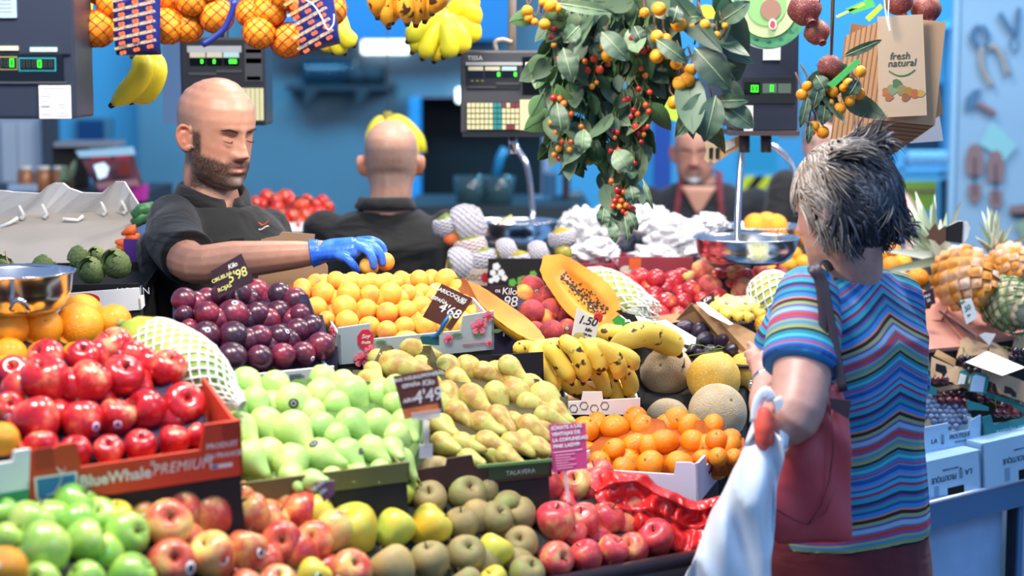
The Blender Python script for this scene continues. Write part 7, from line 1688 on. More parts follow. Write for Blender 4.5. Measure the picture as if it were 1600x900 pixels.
# ---------------- red plastic bag sheet ----------------
rs=random.Random(2)
REDP=plain('red_thin_plastic','e02a2a',.25,coat=.4,alpha=.93)
rows_=[[(918,745),(950,735),(985,738),(1012,742),(1022,752),(1046,768),(1085,782),(1125,775)],[(930,770),(955,760),(990,755),(1015,765),(1040,785),(1068,795),(1095,800),(1125,790)],[(935,800),(960,800),(990,800),(1020,800),(1048,812),(1072,822),(1095,825),(1122,812)],[(960,850),(985,850),(1010,850),(1040,855),(1060,862),(1078,868),(1092,868),(1110,850)]]
g=[]
for j in range(25):
    t=j/24*3;a=min(int(t),2);f=t-a;row=[]
    for i in range(57):
        s_=i/56*7;b=min(int(s_),6);e=s_-b;q=[lerp(lerp(rows_[a][b][k],rows_[a][b+1][k],e),lerp(rows_[a+1][b][k],rows_[a+1][b+1][k],e),f) for k in (0,1)]
        n1=noise.noise(Vector((q[0]*.03,q[1]*.03,1)));n2=noise.noise(Vector((q[0]*.09,q[1]*.07,5)));n3=abs(noise.noise(Vector((q[0]*.05,q[1]*.035,9))))
        Y=3.62-.02*f-(j/24)*.05+n1*.03+n2*.006+n3*.035;row.append(P(q[0]+n2*3,q[1]+n1*6,Y))
    g.append(row)
o_=sheet('red_plastic_sheet',g,REDP,None,.0006);tag(o_,'crumpled red plastic bag draped between pink apples and mandarin carton','plastic bag')
# ---------------- brown bag, mango cartons, cloth heap ----------------
root=thing('kraft_bag','open brown paper bag behind the vendor’s forearm','paper bag',P(460,450,4.32))
slab('bag_front',[P(x,y,4.30) for x,y in ((402,450),(408,374),(436,368),(440,362),(492,366),(490,384),(512,416),(512,452))],.004,BAGK,root);slab('bag_side',[P(438,370,4.30),P(408,372,4.38),P(404,452,4.38),P(436,452,4.30)],.003,BAGD,root);slab('bag_back',[P(412,376,4.38),P(486,368,4.38),P(506,420,4.38),P(506,452,4.38),P(404,452,4.38)],.003,BAGD,root)
FOAMW2=plain('foam_sleeve','c8c4cc',.8)
c,Mt,w,h=crate('pale_carton','pale brown printed carton under the foam-wrapped mangoes',(694,447,5.0),(765,447,5.0),.045,.22,(plain('card_tan_print','c8b8a8',.7,var=.2,vs=60),KRAFT,KRAFT),6,zb=.702)
MB(Mt).prism([(w*.9+.010*math.cos(q),h*.5+.014*math.sin(q)) for q in [k*PI/6 for k in range(12)]],-.001,0).build('red_dot',BADGE,c);text('MANGO',.022,on_front(Mt,w,h,.5,.5),plain('ink_brown','8a6a4a',.6),c)
c,Mt,w,h=crate('black_flower_carton','black carton printed with white and green flowers under the middle pan',(762,448,4.98),(890,448,5.0),.075,.22,(DARK,DARK,DARK),6,zb=.702)
for i,(u,v,r,cc) in enumerate(((.10,.72,.010,0),(.06,.5,.008,0),(.16,.50,.009,0),(.10,.30,.010,0),(.20,.32,.008,0),(.04,.22,.007,0),(.30,.15,.010,1),(.55,.45,.009,1),(.50,.30,.008,0),(.42,.2,.014,1),(.44,.25,.008,2),(.78,.5,.009,0))):
    MB(Mt @ Matrix.Translation((u*w,0,v*h))).prism([(r*(1+.12*math.cos(5*q))*math.cos(q),r*(1+.12*math.cos(5*q))*math.sin(q)) for q in [k*PI/8 for k in range(16)]],-.001-.0002*i,0).build('flower_print',[INKW,plain('print_leafgreen','6ab84a',.5) if 'print_leafgreen' not in BM else BM['print_leafgreen'],BADGE][cc],c)
MAN=fmat('mango_skin',[(0,'e08a20'),(.4,'b8a030'),(.8,'7a8a3a'),(1,'6a7a38')],ns=1.5,rk=.6,rough=.4);mang=kind_mesh('mango',[(0,-1.1),(.35,-1.0),(.85,-.5),(1,.1),(.75,.8),(.35,1.15),(0,1.2)],MAN)
mgo=[(700,352,22,'foam-wrapped mango next to the shirt of the rear vendor'),(729,352,30,'large upright foam-wrapped mango left of the middle pan'),(752,405,24,'mango half out of its foam in the pale carton'),(722,412,26,'foam-wrapped mango lying left in the pale carton'),(735,385,24,'peach-toned foam-wrapped fruit in the middle of the carton'),(790,392,18,'small foam-wrapped mango under the middle pan'),(812,408,20,'foam-wrapped mango lying at the right under the pan'),(840,396,18,'white foam sleeve pointing right under the pan'),(878,372,20,'foam-wrapped mango right of the middle pan'),(880,395,15,'green mango below the foam-wrapped one'),(706,372,14,'orange-skinned fruit below the left foam-wrapped mango')]
for i,(x,y,r,lb) in enumerate(mgo):
    Y=5.06-(y-380)*.0008;R=r*M1(Y);root=thing('mango',lb,'mango',P(x,y,Y));A=P(x-r*.9*(1 if i % 2 else-.2),y+r*(.4 if i % 2 else .9),Y);B=P(x+r*.9*(1 if i % 2 else-.2),y-r*(.4 if i % 2 else .9),Y)
    fn=body_fn(A,B,[.02*R,.75*R,.98*R,R,.95*R,.7*R,.02*R]);body_mesh(fn,'fruit',plain('sleeved_orange','e8743a',.5) if i==10 else MAN,root,18,12)
    if i not in (9,10):
        fn2=body_fn(A,B,[.3*R,.85*R,1.07*R,1.1*R,1.04*R,.85*R,.5*R]);body_mesh(lambda a,v,f=fn2:f(a,.22+.78*v if i % 2 else v*.78),'foam_sleeve',FOAMW2 if i!=4 else plain('foam_peach','ecc8b8',.8),root,18,10)
        netting('foam_ribs',root,FOAMW2,body_fn(A,B,[.3*R,.88*R,1.1*R,1.13*R,1.07*R,.88*R,.52*R]),12,12,.0016,3,.22 if i % 2 else 0,1 if i % 2 else .78)
o_=PB((690,470,4.98),(880,446,5.0),.28).build('black_ledge',DARK);tag(o_,'black ledge under the mango cartons','ledge')
# crumpled white paper heap
WP=plain('tissue_white','c6c6ca',.8,var=.03,vs=10,bump=.3,bs=20)
def crumple(label,px,py,rx,ry,Y,seed,name='paper_heap',amp=.22):
    bm=bmesh.new();bmesh.ops.create_icosphere(bm,subdivisions=5,radius=1)
    for v in bm.verts:
        d=v.co.normalized();n1=abs(noise.noise(d*1.7+Vector((seed,0,0))));n2=abs(noise.noise(d*3.6+Vector((0,seed,0))));n3=abs(noise.noise(d*8+Vector((0,0,seed))))
        v.co=d*(.85+amp*2.2*(n1)+amp*1.1*n2-amp*.5*n3)
    me=bpy.data.meshes.new(name);bm.to_mesh(me);bm.free();me.materials.append(WP);me.polygons.foreach_set('use_smooth',[True]*len(me.polygons))
    o_=link(name,me);k=M1(Y);o_.location=P(px,py,Y);o_.scale=(rx*k,.10,ry*k);return tag(o_,label,'wrapping paper')
for q in ((905,360,34,38,5.35,'crumpled white tissue heap at the left below the cherries'),(960,352,40,34,5.42,'crumpled white tissue heap right behind the cherry tip'),(925,396,44,24,5.28,'low crumpled tissue in front at the left'),(1010,345,34,28,5.40,'crumpled tissue peak beside the apron vendor'),(1055,372,50,32,5.30,'broad white tissue bag in front of the apron vendor'),(1025,402,38,20,5.22,'low white tissue in the middle above the nectarines'),(1110,350,28,18,5.40,'small tissue tuft left of the steel arm'),(1090,392,36,22,5.26,'white tissue heap left of the large pan')):
    crumple(q[5],q[0],q[1],q[2],q[3],q[4],q[0]*.37)
REDC=plain('carton_wine','9a3a48',.6,var=.15,vs=10)
c,Mt,w,h=crate('wine_red_carton','wine red printed carton under the left tissue heap',(893,432,5.12),(984,432,5.12),.035,.25,(REDC,REDC,REDC),3,zb=.702);text('Nelida',.020,on_front(Mt,w,h,.38,.5),INKW,c,shear=.3)
c,Mt,w,h=crate('orange_red_carton','wine red carton with orange print under the right tissue heap',(966,432,5.06),(1082,432,5.08),.052,.25,(REDC,REDC,REDC),3,zb=.702)
MB(Mt).box((w*.14,-.001,h*.35),(w*.30,0,h*.95)).build('orange_print',plain('print_orange','e86a30',.5),c);MB(Mt).prism([(.02+.016*math.cos(q),h*.35+.011*math.sin(q)) for q in [k*PI/7 for k in range(14)]],-.001,0).build('fruit_print',plain('print_cream','d8d0c0',.5),c)
# ---------------- right side: pineapples, strawberries, cherries, blueberries ----------------
m_pin=fmat('pineapple_eye',[(0,'b86c14'),(.35,'d08a2c'),(.6,'c89a78'),(1,'dcc4b4')],ns=14,rk=.3,rough=.6,zk=0);m_ping=fmat('pineapple_eye_green',[(0,'5a7a48'),(.5,'b8ac8a'),(1,'d8c8b0')],ns=18,rk=.3,rough=.6)
CRWN=leaf_mat('crown_leaf','6a8450','94aa84','d0dcc8');  # whitish last tone stands for highlights, put into the crown leaf colour
def pineapple(label,A,B,R,mat,crown_dir,clen,nleaf,seed):
    A=Vector(A);B=Vector(B);root=thing('pineapple',label,'pineapple',A);prof=[.35,.80,.95,1.0,.98,.90,.74,.4];fn=body_fn(A,B,[R*q for q in prof]);body_mesh(fn,'flesh_core',mat,root,24,18)
    nv,nu=9,10;L=(B-A).length
    for j in range(nv):
        for i in range(nu):
            v=(j+.5)/nv;a=(i+.5*(j % 2))/nu;c=fn(a,v);ax=A.lerp(B,v);n_=(c-ax).normalized()
            if n_.y>.35:continue
            t=(B-A).normalized();w=t.cross(n_);s_=R*.345*(1-.45*abs(v-.5) ** 1.5*2);h_=s_*.36
            pts=[c+w*s_,c+t*s_*.9,c-w*s_,c-t*s_*.9];mid=[p*.55+c*.45+n_*h_ for p in pts]
            mb=MB();mb.add(pts+mid+[c+n_*h_*1.7+t*s_*.25],[(0,1,5,4),(1,2,6,5),(2,3,7,6),(3,0,4,7),(4,5,8),(5,6,8),(6,7,8),(7,4,8)])
            mb.build('rind_scale',mat,root,smooth=True)
    rs=random.Random(seed);cd=Vector(crown_dir).normalized();e=A
    for i in range(nleaf):
        t=i/nleaf;sp=lerp(1.1,.15,t);d=(cd+Vector((rs.gauss(0,.5),rs.gauss(0,.4),rs.gauss(0,.5)))*sp).normalized();ln=clen*rs.uniform(.6,1.05)*lerp(.75,1,t);s0=e+cd*clen*.28*t
        sd=d.cross(Vector((0,1,0))).normalized() if abs(d.y)<.9 else Vector((1,0,0));droop=(d-cd*d.dot(cd))*.25;vs=[]
        for k in range(6):
            q=k/5;c=s0+d*ln*q+droop*ln*q*q;w_=clen*.075*(1-q) ** .7*(1 if k else .8)+.0003;vs+=[c-sd*w_+Vector((0,-.006*(1-q),0)),c,c+sd*w_+Vector((0,-.006*(1-q),0))]
        mb=MB();mb.add(vs,[(k*3+m,k*3+m+1,k*3+m+4,k*3+m+3) for k in range(5) for m in (0,1)]);mb.build('leaf',CRWN,root,smooth=True)
    return root
pin1=pineapple('large orange-brown pineapple lying with its crown to the upper left',P(1474,408,4.95),P(1545,466,4.84),.074,m_pin,P(1440,362,5.0)-P(1474,408,4.95),.19,60,3)
pineapple('pineapple cut by the right edge with its crown pointing up',P(1556,406,5.08),P(1606,432,4.98),.060,m_pin,(-.12,0,1),.13,34,4)
pineapple('netted green pineapple lying lowest at the right edge',P(1546,462,4.94),P(1602,488,4.82),.062,m_ping,(-.5,.3,.85),.08,16,5)
fn2=body_fn(P(1548,460,4.93),P(1604,489,4.81),[.045,.060,.068,.070,.068,.062]);nn=netting('green_net',None,plain('net_green','1f6a3c',.6),fn2,11,9,.0018,3);tag(nn,'green net around the lowest pineapple','net',kind='stuff')
slab('tag',[P(x,y,4.86) for x,y in ((1482,352),(1500,344),(1512,346),(1516,356),(1512,372),(1504,382),(1480,378),(1478,365))],.002,WHITE,pin1);slab('tag_print',[P(x,y,4.855) for x,y in ((1476,356),(1498,346),(1505,346),(1503,380),(1478,377))],.002,DARK,pin1)
slab('tag_cutout',[P(x,y,4.85) for x,y in ((1444,352),(1452,360),(1462,348),(1466,360),(1478,352),(1478,376),(1468,384),(1460,376),(1446,372),(1452,366))],.002,plain('tag_brown','6a4a34',.5),pin1)
STRB=fmat('strawberry_skin',[(0,'e8482c'),(.5,'d8302a'),(1,'c0202c')],ns=.8,rk=.6,rough=.3,coat=.3,spk=('f0b070',14,.64),bump=.5,bs=14,dist=.03)
strb=kind_mesh('strawberry',[(0,-1.15),(.25,-1.05),(.62,-.55),(.9,.1),(.95,.5),(.7,.82),(.3,.92),(0,.88)],STRB,12,14)
mb=MB()
for k in range(7):a=k*2*PI/7;c_,s_=math.cos(a),math.sin(a);mb.add([(0,0,.93),(.35*c_-.12*s_,.35*s_+.12*c_,.96),(.75*c_,.75*s_,.80),(.35*c_+.12*s_,.35*s_-.12*c_,.96)],[(0,3,2,1)])
sbc=mesh_from('calyx',mb.V,mb.F,BM['calyx_green'],True)
DCH=fmat('dark_cherry_skin',[(0,'5a1024'),(.5,'420c1e'),(1,'7a1a28')],ns=.5,rk=.8,rough=.12,coat=.7);dch=kind_mesh('cherry',ROUND,DCH,8,14,lob=GROOVE(.07));BCH=fmat('black_cherry_skin',[(0,'1c1420'),(1,'2c1a30')],ns=.5,rk=.8,rough=.12,coat=.7);bch=kind_mesh('cherry',ROUND,BCH,8,14)
BLU=fmat('blueberry_skin',[(0,'34466a'),(.5,'4a6088'),(1,'6a84a8')],ns=1.0,rk=.8,rough=.6);blb=kind_mesh('blueberry',[(0,-.95),(.4,-.9),(.95,-.3),(1,.1),(.75,.68),(.45,.88),(.40,.97),(.28,.95),(.2,.80),(0,.78)],BLU,12,14)
chs=[stem_mesh(.9,4.2,1.0,.07,STEMG),stem_mesh(.9,3.6,-1.2,.07,STEMG)]
def fill(me,name,desc,where,group,poly,r,D,kids=None,cat=None,dens=1.72,jit=.12,ax='free',layers=1,kp=1.0):
    xs=[p[0] for p in poly];ys=[p[1] for p in poly];rows=[];y=min(ys)+r*.6;j=0;rs=random.Random(int(sum(xs)))
    while y<max(ys):
        x=min(xs)+(r*dens/2 if j % 2 else 0);row=[]
        while x<max(xs):
            if inpoly(x,y,poly):row.append((x+rs.gauss(0,r*jit),y+rs.gauss(0,r*jit)))
            x+=r*dens
        if row:rows.append(row)
        y+=r*dens*.80;j+=1
    for ri,row in enumerate(rows):
        for ci,(x,y) in enumerate(row):
            R=r*M1(D(x,y))*rs.uniform(.92,1.08);o_=link(name,me);o_.location=P(x,y,D(x,y)+rs.uniform(-.4,.4)*R);o_.scale=(R,)*3;q=Euler((rs.uniform(-1.4,.6),rs.uniform(-1,1),rs.uniform(0,6)));o_.rotation_euler=q
            pos='leftmost' if ci==0 else ('rightmost' if ci==len(row)-1 else ORD[ci]+' from left');rn_='top row' if ri==0 else ('bottom row' if ri==len(rows)-1 else ORD[ri]+' row down')
            tag(o_,f'{desc}, {pos} in {rn_} of {where}',cat or name,group)
            if kids and rs.random()<kp:link(kids[1],rs.choice(kids[0]),o_)
    return rows
PINKW=plain('salmon_wood','d89a88',.7,var=.1,vs=20);
DS=lambda x,y:4.84+.0012*(x-1450)+.0032*(545-y)
fill(strb,'strawberry','ripe red strawberry','the left punnet tray','strawberries in the left tray',[(1448,492),(1484,496),(1488,512),(1516,524),(1510,538),(1490,546),(1450,545)],8.5,DS,([sbc],'calyx'),'strawberry',kp=.5)
fill(strb,'strawberry','glossy red strawberry','the right punnet tray','strawberries in the right tray',[(1476,484),(1500,476),(1540,482),(1572,492),(1600,512),(1592,524),(1556,534),(1538,520),(1505,512),(1480,500)],8.5,DS,([sbc],'calyx'),'strawberry',kp=.4)
def tray_box(name,label,pts,Y,h_m,mat,inside,backup=.10,rise=.045,floor=True):
    """low fruit box: front edge from pts[0] to pts[1]"""
    c,Mt,w,h=crate(name,label,(pts[0][0],pts[0][1],Y[0]),(pts[1][0],pts[1][1],Y[1]),h_m,backup,(mat,mat,inside),rise,zb=.702);return c,Mt,w,h
tray_box('strawberry_tray','pinkish tray of strawberries half hidden by the woman',[(1440,552),(1510,546)],(4.80,4.86),.012,PINKW,PINKW,.16,32)
tray_box('strawberry_tray','pinkish tray of strawberries below the big pineapple',[(1512,542),(1604,528)],(4.86,4.94),.014,PINKW,PINKW,.17,32)
rt=thing('divider_board','salmon wooden dividers with dark edge between the strawberry trays','board',P(1480,520,4.88));slab('panel',[P(1467,486,4.96),P(1474,484,4.97),P(1530,524,4.86),P(1520,528,4.84)],.005,PINKW,rt);slab('dark_edge',[P(1466,486,4.945),P(1469,485,4.945),P(1525,525,4.835),P(1522,528,4.835)],.004,plain('edge_navy','1c2444',.4),rt)
slab('panel',[P(1447,500,4.93),P(1462,466,4.98),P(1484,468,4.98),P(1486,474,4.97),P(1470,500,4.93)],.01,PINKW,rt);slab('panel',[P(1545,468,4.98),P(1558,462,4.98),P(1560,490,4.95),P(1546,500,4.93)],.01,PINKW,rt);slab('panel',[P(1475,474,5.0),P(1560,462,5.04),P(1604,505,4.98),P(1560,500,5.0),P(1480,492,4.98)],.01,PINKW,rt)
KR2=plain('kraft_light','c0a080',.8,var=.08,vs=12)
rt=thing('kraft_carton','kraft carton with curved flaps holding black cherries under a white paper','carton',P(1540,600,4.78))
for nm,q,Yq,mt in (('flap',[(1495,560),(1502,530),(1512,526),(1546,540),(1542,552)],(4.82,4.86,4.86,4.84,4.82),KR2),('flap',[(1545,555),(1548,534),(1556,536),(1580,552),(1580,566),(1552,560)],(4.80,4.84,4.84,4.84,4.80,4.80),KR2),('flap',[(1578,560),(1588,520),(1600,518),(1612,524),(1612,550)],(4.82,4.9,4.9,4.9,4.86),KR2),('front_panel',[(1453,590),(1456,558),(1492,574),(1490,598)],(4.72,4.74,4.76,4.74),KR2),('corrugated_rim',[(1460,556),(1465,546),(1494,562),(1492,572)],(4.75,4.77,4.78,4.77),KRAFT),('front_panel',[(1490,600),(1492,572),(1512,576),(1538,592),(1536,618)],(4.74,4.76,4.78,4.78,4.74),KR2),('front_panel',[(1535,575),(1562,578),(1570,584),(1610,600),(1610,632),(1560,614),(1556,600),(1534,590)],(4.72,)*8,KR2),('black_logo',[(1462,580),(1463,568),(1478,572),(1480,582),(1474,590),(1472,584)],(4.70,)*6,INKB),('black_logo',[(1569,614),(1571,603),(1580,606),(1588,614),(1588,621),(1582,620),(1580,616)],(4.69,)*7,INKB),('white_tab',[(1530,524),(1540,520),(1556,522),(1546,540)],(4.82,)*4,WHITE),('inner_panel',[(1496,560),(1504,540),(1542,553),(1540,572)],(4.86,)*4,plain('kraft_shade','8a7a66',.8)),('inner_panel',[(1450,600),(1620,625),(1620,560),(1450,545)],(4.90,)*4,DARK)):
    slab(nm,[P(x,y,Yq[i]) for i,(x,y) in enumerate(q)],.005,mt,rt)
fill(bch,'cherry','black cherry','the kraft carton heap','black cherries in the kraft carton',[(1492,562),(1510,556),(1545,566),(1548,584),(1512,578)],6.5,lambda x,y:4.77,(chs,'stalk'),'cherry')
fill(bch,'cherry','black cherry','the far right kraft corner','black cherries at the right edge',[(1576,548),(1612,546),(1612,566),(1582,562)],6.5,lambda x,y:4.79,(chs,'stalk'),'cherry')
o_=slab('paper_sign',[P(1509,566,4.70),P(1543,549,4.76),P(1602,574,4.72),P(1566,587,4.66)],.002,PAPER);tag(o_,'blank-looking white paper lying over the black cherries','paper')
DC=lambda x,y:4.66+.0012*(x-1460)+.0030*(640-y)
fill(dch,'cherry','shiny dark red cherry','the middle cherry box','cherries in the middle box',[(1458,612),(1476,606),(1500,602),(1512,614),(1514,638),(1490,634),(1470,626)],7.2,DC,(chs,'stalk'),'cherry',kp=.6)
fill(dch,'cherry','dark red cherry','the box beneath the divider','cherries beneath the green divider',[(1512,612),(1552,614),(1572,624),(1568,638),(1540,628),(1516,626)],7.2,DC,(chs,'stalk'),'cherry',kp=.6)
fill(dch,'cherry','shiny dark red cherry','the teal carton','cherries in the teal carton',[(1552,636),(1580,630),(1606,638),(1606,648),(1560,652)],7.6,lambda x,y:4.70+.001*(x-1560)+.003*(650-y),(chs,'stalk'),'cherry',kp=.5)
fill(dch,'cherry','shiny dark red cherry','the box near the woman’s back','cherries beside the woman',[(1450,592),(1474,590),(1480,602),(1452,604)],7,lambda x,y:4.72,(chs,'stalk'),'cherry',kp=.5)
fill(blb,'blueberry','blue bloomy blueberry','the blue-lit carton','blueberries in the pale carton',[(1440,614),(1462,610),(1482,626),(1506,636),(1518,640),(1512,662),(1478,672),(1474,662),(1444,658)],5.6,lambda x,y:4.60+.0013*(x-1440)+.0030*(660-y),None,'blueberry')
TEAL=plain('teal_card','1f7a80',.6);PBL=plain('blue_lit_card','9fc4e4',.65,var=.04,vs=8);PBL2=plain('blue_lit_card2','a8d0ee',.65,var=.05,vs=8)  # pale card tones hold the blue light falling on the cartons
rt=thing('card_dividers','teal-edged cardboard dividers standing between the cherry boxes','divider',P(1520,620,4.72))
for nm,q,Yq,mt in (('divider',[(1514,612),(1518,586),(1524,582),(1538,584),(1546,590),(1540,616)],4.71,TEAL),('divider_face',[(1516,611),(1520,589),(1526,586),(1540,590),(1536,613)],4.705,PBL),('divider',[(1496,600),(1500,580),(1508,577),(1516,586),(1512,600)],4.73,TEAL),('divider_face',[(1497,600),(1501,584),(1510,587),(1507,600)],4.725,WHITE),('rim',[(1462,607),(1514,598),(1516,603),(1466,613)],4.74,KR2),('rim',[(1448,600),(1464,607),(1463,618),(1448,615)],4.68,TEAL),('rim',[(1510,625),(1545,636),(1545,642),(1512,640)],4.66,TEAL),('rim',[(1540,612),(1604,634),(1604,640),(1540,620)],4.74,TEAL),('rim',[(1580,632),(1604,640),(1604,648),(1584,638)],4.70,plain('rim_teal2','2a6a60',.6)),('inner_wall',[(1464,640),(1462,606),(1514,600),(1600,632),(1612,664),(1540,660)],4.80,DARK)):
    slab(nm,[P(x,y,Yq) for x,y in q],.005,mt,rt)
c,Mt,w,h=crate('blueberry_carton','open pale blue carton with dark upright lettering holding blueberries',(1424,722,4.585),(1532,700,4.675),.085,.16,(PBL,PBL,KR2),4,riser=False,top=[(0,.95),(.53,.95),(.55,.62),(.83,.62),(.85,.88),(1,1.0)],side_h=.07)
def logo(M,s_,mat,parent):
    mb=MB(M)
    for k in range(7):mb.tube([(s_*.35*math.cos(a)*(1-.0*k),-.0006,s_*(.7-k*.2)+s_*.12*math.sin(a)) for a in [PI*q/6 for q in range(7)]],s_*.035,4)
    mb.prism([(-s_*.12,-s_*.9),(s_*.12,-s_*.9),(s_*.3,-s_*.6),(-s_*.3,-s_*.6)],-.0008,0);mb.build('logo_tree',mat,parent)
IBL=plain('ink_slate','2f4456',.6)
text('LA',.017,on_front(Mt,w,h,.32,.48),IBL,c,shear=.1);logo(on_front(Mt,w,h,.44,.50),.014,IBL,c);text('FROUTIQUE',.017,on_front(Mt,w,h,.69,.50),IBL,c,shear=.1,sx=.68);text('FRUITS & LEGUMES',.006,on_front(Mt,w,h,.74,.33),IBL,c)
c,Mt,w,h=crate('teal_carton','teal carton with pale blue lettering and a pink strip holding cherries',(1535,699,4.68),(1640,676,4.78),.070,.16,(TEAL,TEAL,KR2),4,riser=False,top=[(0,1.1),(.12,1.12),(.16,.74),(.7,.76),(.72,1),(1,1)],side_h=.06)
text('BARDÓN  GARCÍA',.018,on_front(Mt,w,h,.47,.42),plain('ink_aqua','9adcf0',.6),c,shear=.25,sx=.82);MB(Mt).box((w*.16,-.001,h*.08),(w*.62,0,h*.25)).build('pink_strip',plain('strip_pink','b04a6a',.5),c);text('CEREZA DE ZARAGOZA',.0075,on_front(Mt,w,h,.39,.165,-.003),plain('ink_pink','e8b0c8',.6),c)
for FLq,FRq,h_,lab in (((1428,790,4.50),(1533,765,4.60),.096,'pale blue closed carton with upside down lettering below the blueberries'),((1537,764,4.605),(1646,738,4.71),.110,'pale blue closed carton with upside down lettering below the teal carton')):
    c,Mt,w,h=crate('blue_lit_box',lab,FLq,FRq,h_,.22,(PBL2,PBL2,PBL2),0,riser=False,top=[(0,1),(1,1)],side_h=h_,back_h=h_)
    MB(Mt).box((0,0,h),(w,.22,h+.004)).build('lid',PBL2,c);
    up=Matrix.Rotation(PI,4,'Y')
    text('FROUTIQUE',.020,on_front(Mt,w,h,.45,.52) @ up,IBL,c,shear=.1,sx=.72);logo(on_front(Mt,w,h,.70,.56) @ up,.015,IBL,c);text('LA',.020,on_front(Mt,w,h,.82,.56) @ up,IBL,c,shear=.1);text('FRUITS & LEGUMES',.006,on_front(Mt,w,h,.55,.73) @ up,IBL,c)
    MB(Mt).box((w*.50,-.0015,.002),(w*.74,.0,h*.24)).build('hand_hole',plain('hole_black','08090c',.9) if 'hole_black' not in BM else BM['hole_black'],c)
    MB(Mt).box((w*.30,-.001,h*.06),(w*.37,0,h*.36)).build('small_print',plain('print_faint','7aa0c0',.6) if 'print_faint' not in BM else BM['print_faint'],c)
# ---------------- background ----------------
DKW=plain('dark_opening','0c1218',.9);SHB=plain('shelf_dark','16242e',.7)
struct(PB((657,345,11.95),(848,152,11.95),.02),'doorway_dark_1',DKW)  # dark sheet across the doorway, the gloom inside put into its colour
sh_=thing('wall_shelf','dark wall shelf with two brackets holding upturned glasses','shelf',P(530,137,11.5));PB((446,141,11.35),(615,133,11.35),.25).build('board',SHB,sh_)
for x in (475,556):MB(fr(x,141,11.35)).prism([(0,0),(.085,0),(0,-.11)],0,.03).build('bracket',SHB,sh_)
GLS=plain('smoky_glass','1c3a4c',.1,alpha=.8,coat=.5);mb=MB();mb.lathe([(.028,0),(.036,.15),(.034,.15),(.026,.005)],12);gme=mesh_from('glass',mb.V,mb.F,GLS,True)
for i in range(7):o_=link('drinking_glass',gme);o_.location=P(482+i*11,133,11.45);tag(o_,f'tall smoky glass, {ORD[i]} from left on the dark wall shelf','glass','glasses on the wall shelf')
mb=MB();mb.lathe([(.07,0),(.09,.11),(.085,.11),(.065,.005)],16);
for i,(x,lb) in enumerate(((560,'left dark bowl on the shelf'),(583,'right dark bowl on the shelf'))):o_=link('dark_bowl',mesh_from('b',mb.V,mb.F,SHB,True));o_.location=P(x,133,11.45);tag(o_,lb+' beside the glasses','bowl')
LAMP=plain('lamp_white','f4faff',.5,emit=3.0)
for nm,lb,a,b,Y in (('light_panel','glowing rectangular lamp on the far wall',(565,84),(639,63),11.54),('light_panel','small bright lamp beside the grey scale',(713,160),(723,138),11.54)):
    o_=MB().box(tuple(P(a[0],a[1],Y)),tuple(P(b[0],b[1],Y)+Vector((0,.06,0))),.01).build(nm,LAMP);tag(o_,lb,'lamp')
mb=MB();mb.lathe([(0,-.03),(.10,-.02),(.14,0),(.10,.02),(0,.03)],24,P(640,38,11.5));o_=mb.build('round_lamp',LAMP,None,smooth=True);tag(o_,'bright round lamp behind the overripe bananas','lamp')
BLD=plain('beam_blue','14507c',.6);o_=PB((520,62,11.4),(800,40,11.4),.1).build('trim_1',BLD);tag(o_,kind='structure')
o_=PB((395,62,11.3),(800,-60,11.3),.1).build('trim_2',plain('lintel_blue','1c6a9c',.6));tag(o_,kind='structure')
o_=PB((640,340,11.5),(657,152,11.5),.1).build('trim_3',plain('post_blue','2088c0',.6));tag(o_,kind='structure')
# counter and things in the dark opening
o_=PB((640,720,8.2),(922,322,8.2),.7).build('back_counter',plain('counter_dark','1c3038',.5));tag(o_,'dark counter in front of the black doorway','counter')
mb=MB();mb.lathe([(.06,0),(.075,.13),(.07,.13),(.055,.01)],16)
for i,x in enumerate((735,778)):o_=link('blender_jug',mesh_from('jug',mb.V,mb.F,plain('jug_glass%d' % i,'3a5a60',.1,alpha=.6,coat=.5),True));o_.location=P(x,322,8.3);tag(o_,['wide glass jug standing left on the back counter','second glass jug next to the scale arm'][i],'jug')
o_=MB().tube([P(775,275,8.3),P(782,245,8.3),P(790,232,8.3)],.02,8).build('tap',plain('tap_blue_lit','2a90c8',.3),None,smooth=True);tag(o_,'blue lit tap rising over the back counter','tap')  # blue light on the tap is put into its colour
for i,(x,y,w_,h_,c_) in enumerate(((860,300,20,60,'2a5a80'),(885,290,12,80,'3a2a38'),(900,320,26,40,'4a6a78'),(845,330,24,30,'2a88b8'))):
    zz=P(0,322,8.2).z;q_=P(x-w_/2,y,8.6);q_.z=zz;o_=MB().box(tuple(q_),tuple(P(x+w_/2,y-h_/2,8.6)+Vector((0,.12,0))),.01).build('storage_jar',plain('jar%d' % i,c_,.3));tag(o_,['blue jar left behind the cherries','dark wine bottle-like jar behind the cherries','grey jar behind the tissue heap','low bright blue tin on the back shelf'][i],'jar')
# bright blue things around the apron vendor
for i,(x0,y0,x1,y1,c_) in enumerate(((955,150,1020,330,'1c8cc8'),(1020,175,1050,330,'1450a8'),(1025,225,1038,240,'6ab0a0'),(1150,210,1215,268,'1c98c0'),(1050,100,1130,150,'2aa0dc'),(1215,110,1250,215,'7a5a50'))):
    o_=PB((x0,y1,9.6+i*.06),(x1,y0,9.6+i*.06),.03).build('wall_panel',plain('panel%d' % i,c_,.6));tag(o_,['bright blue panel behind the cherry branches','deep blue apron-like panel left of the apron vendor','small green square on the deep blue panel','cyan panel right of the apron vendor','light blue panel above the apron vendor','brown door edge behind the right scale'][i],'panel')
hz=thing('hazard_board','yellow and black striped board right of the apron vendor','board',P(1195,294,8.9));
for i in range(6):MB(fr(1150+i*15,296,8.9)).prism([(0,0),(.045,0),(.09,.062),(.045,.062)],0,.01).build('stripe',plain('hazard_yellow','c8d82c',.5) if i==0 else (BM['hazard_yellow'] if i % 2==0 else DKW),hz)
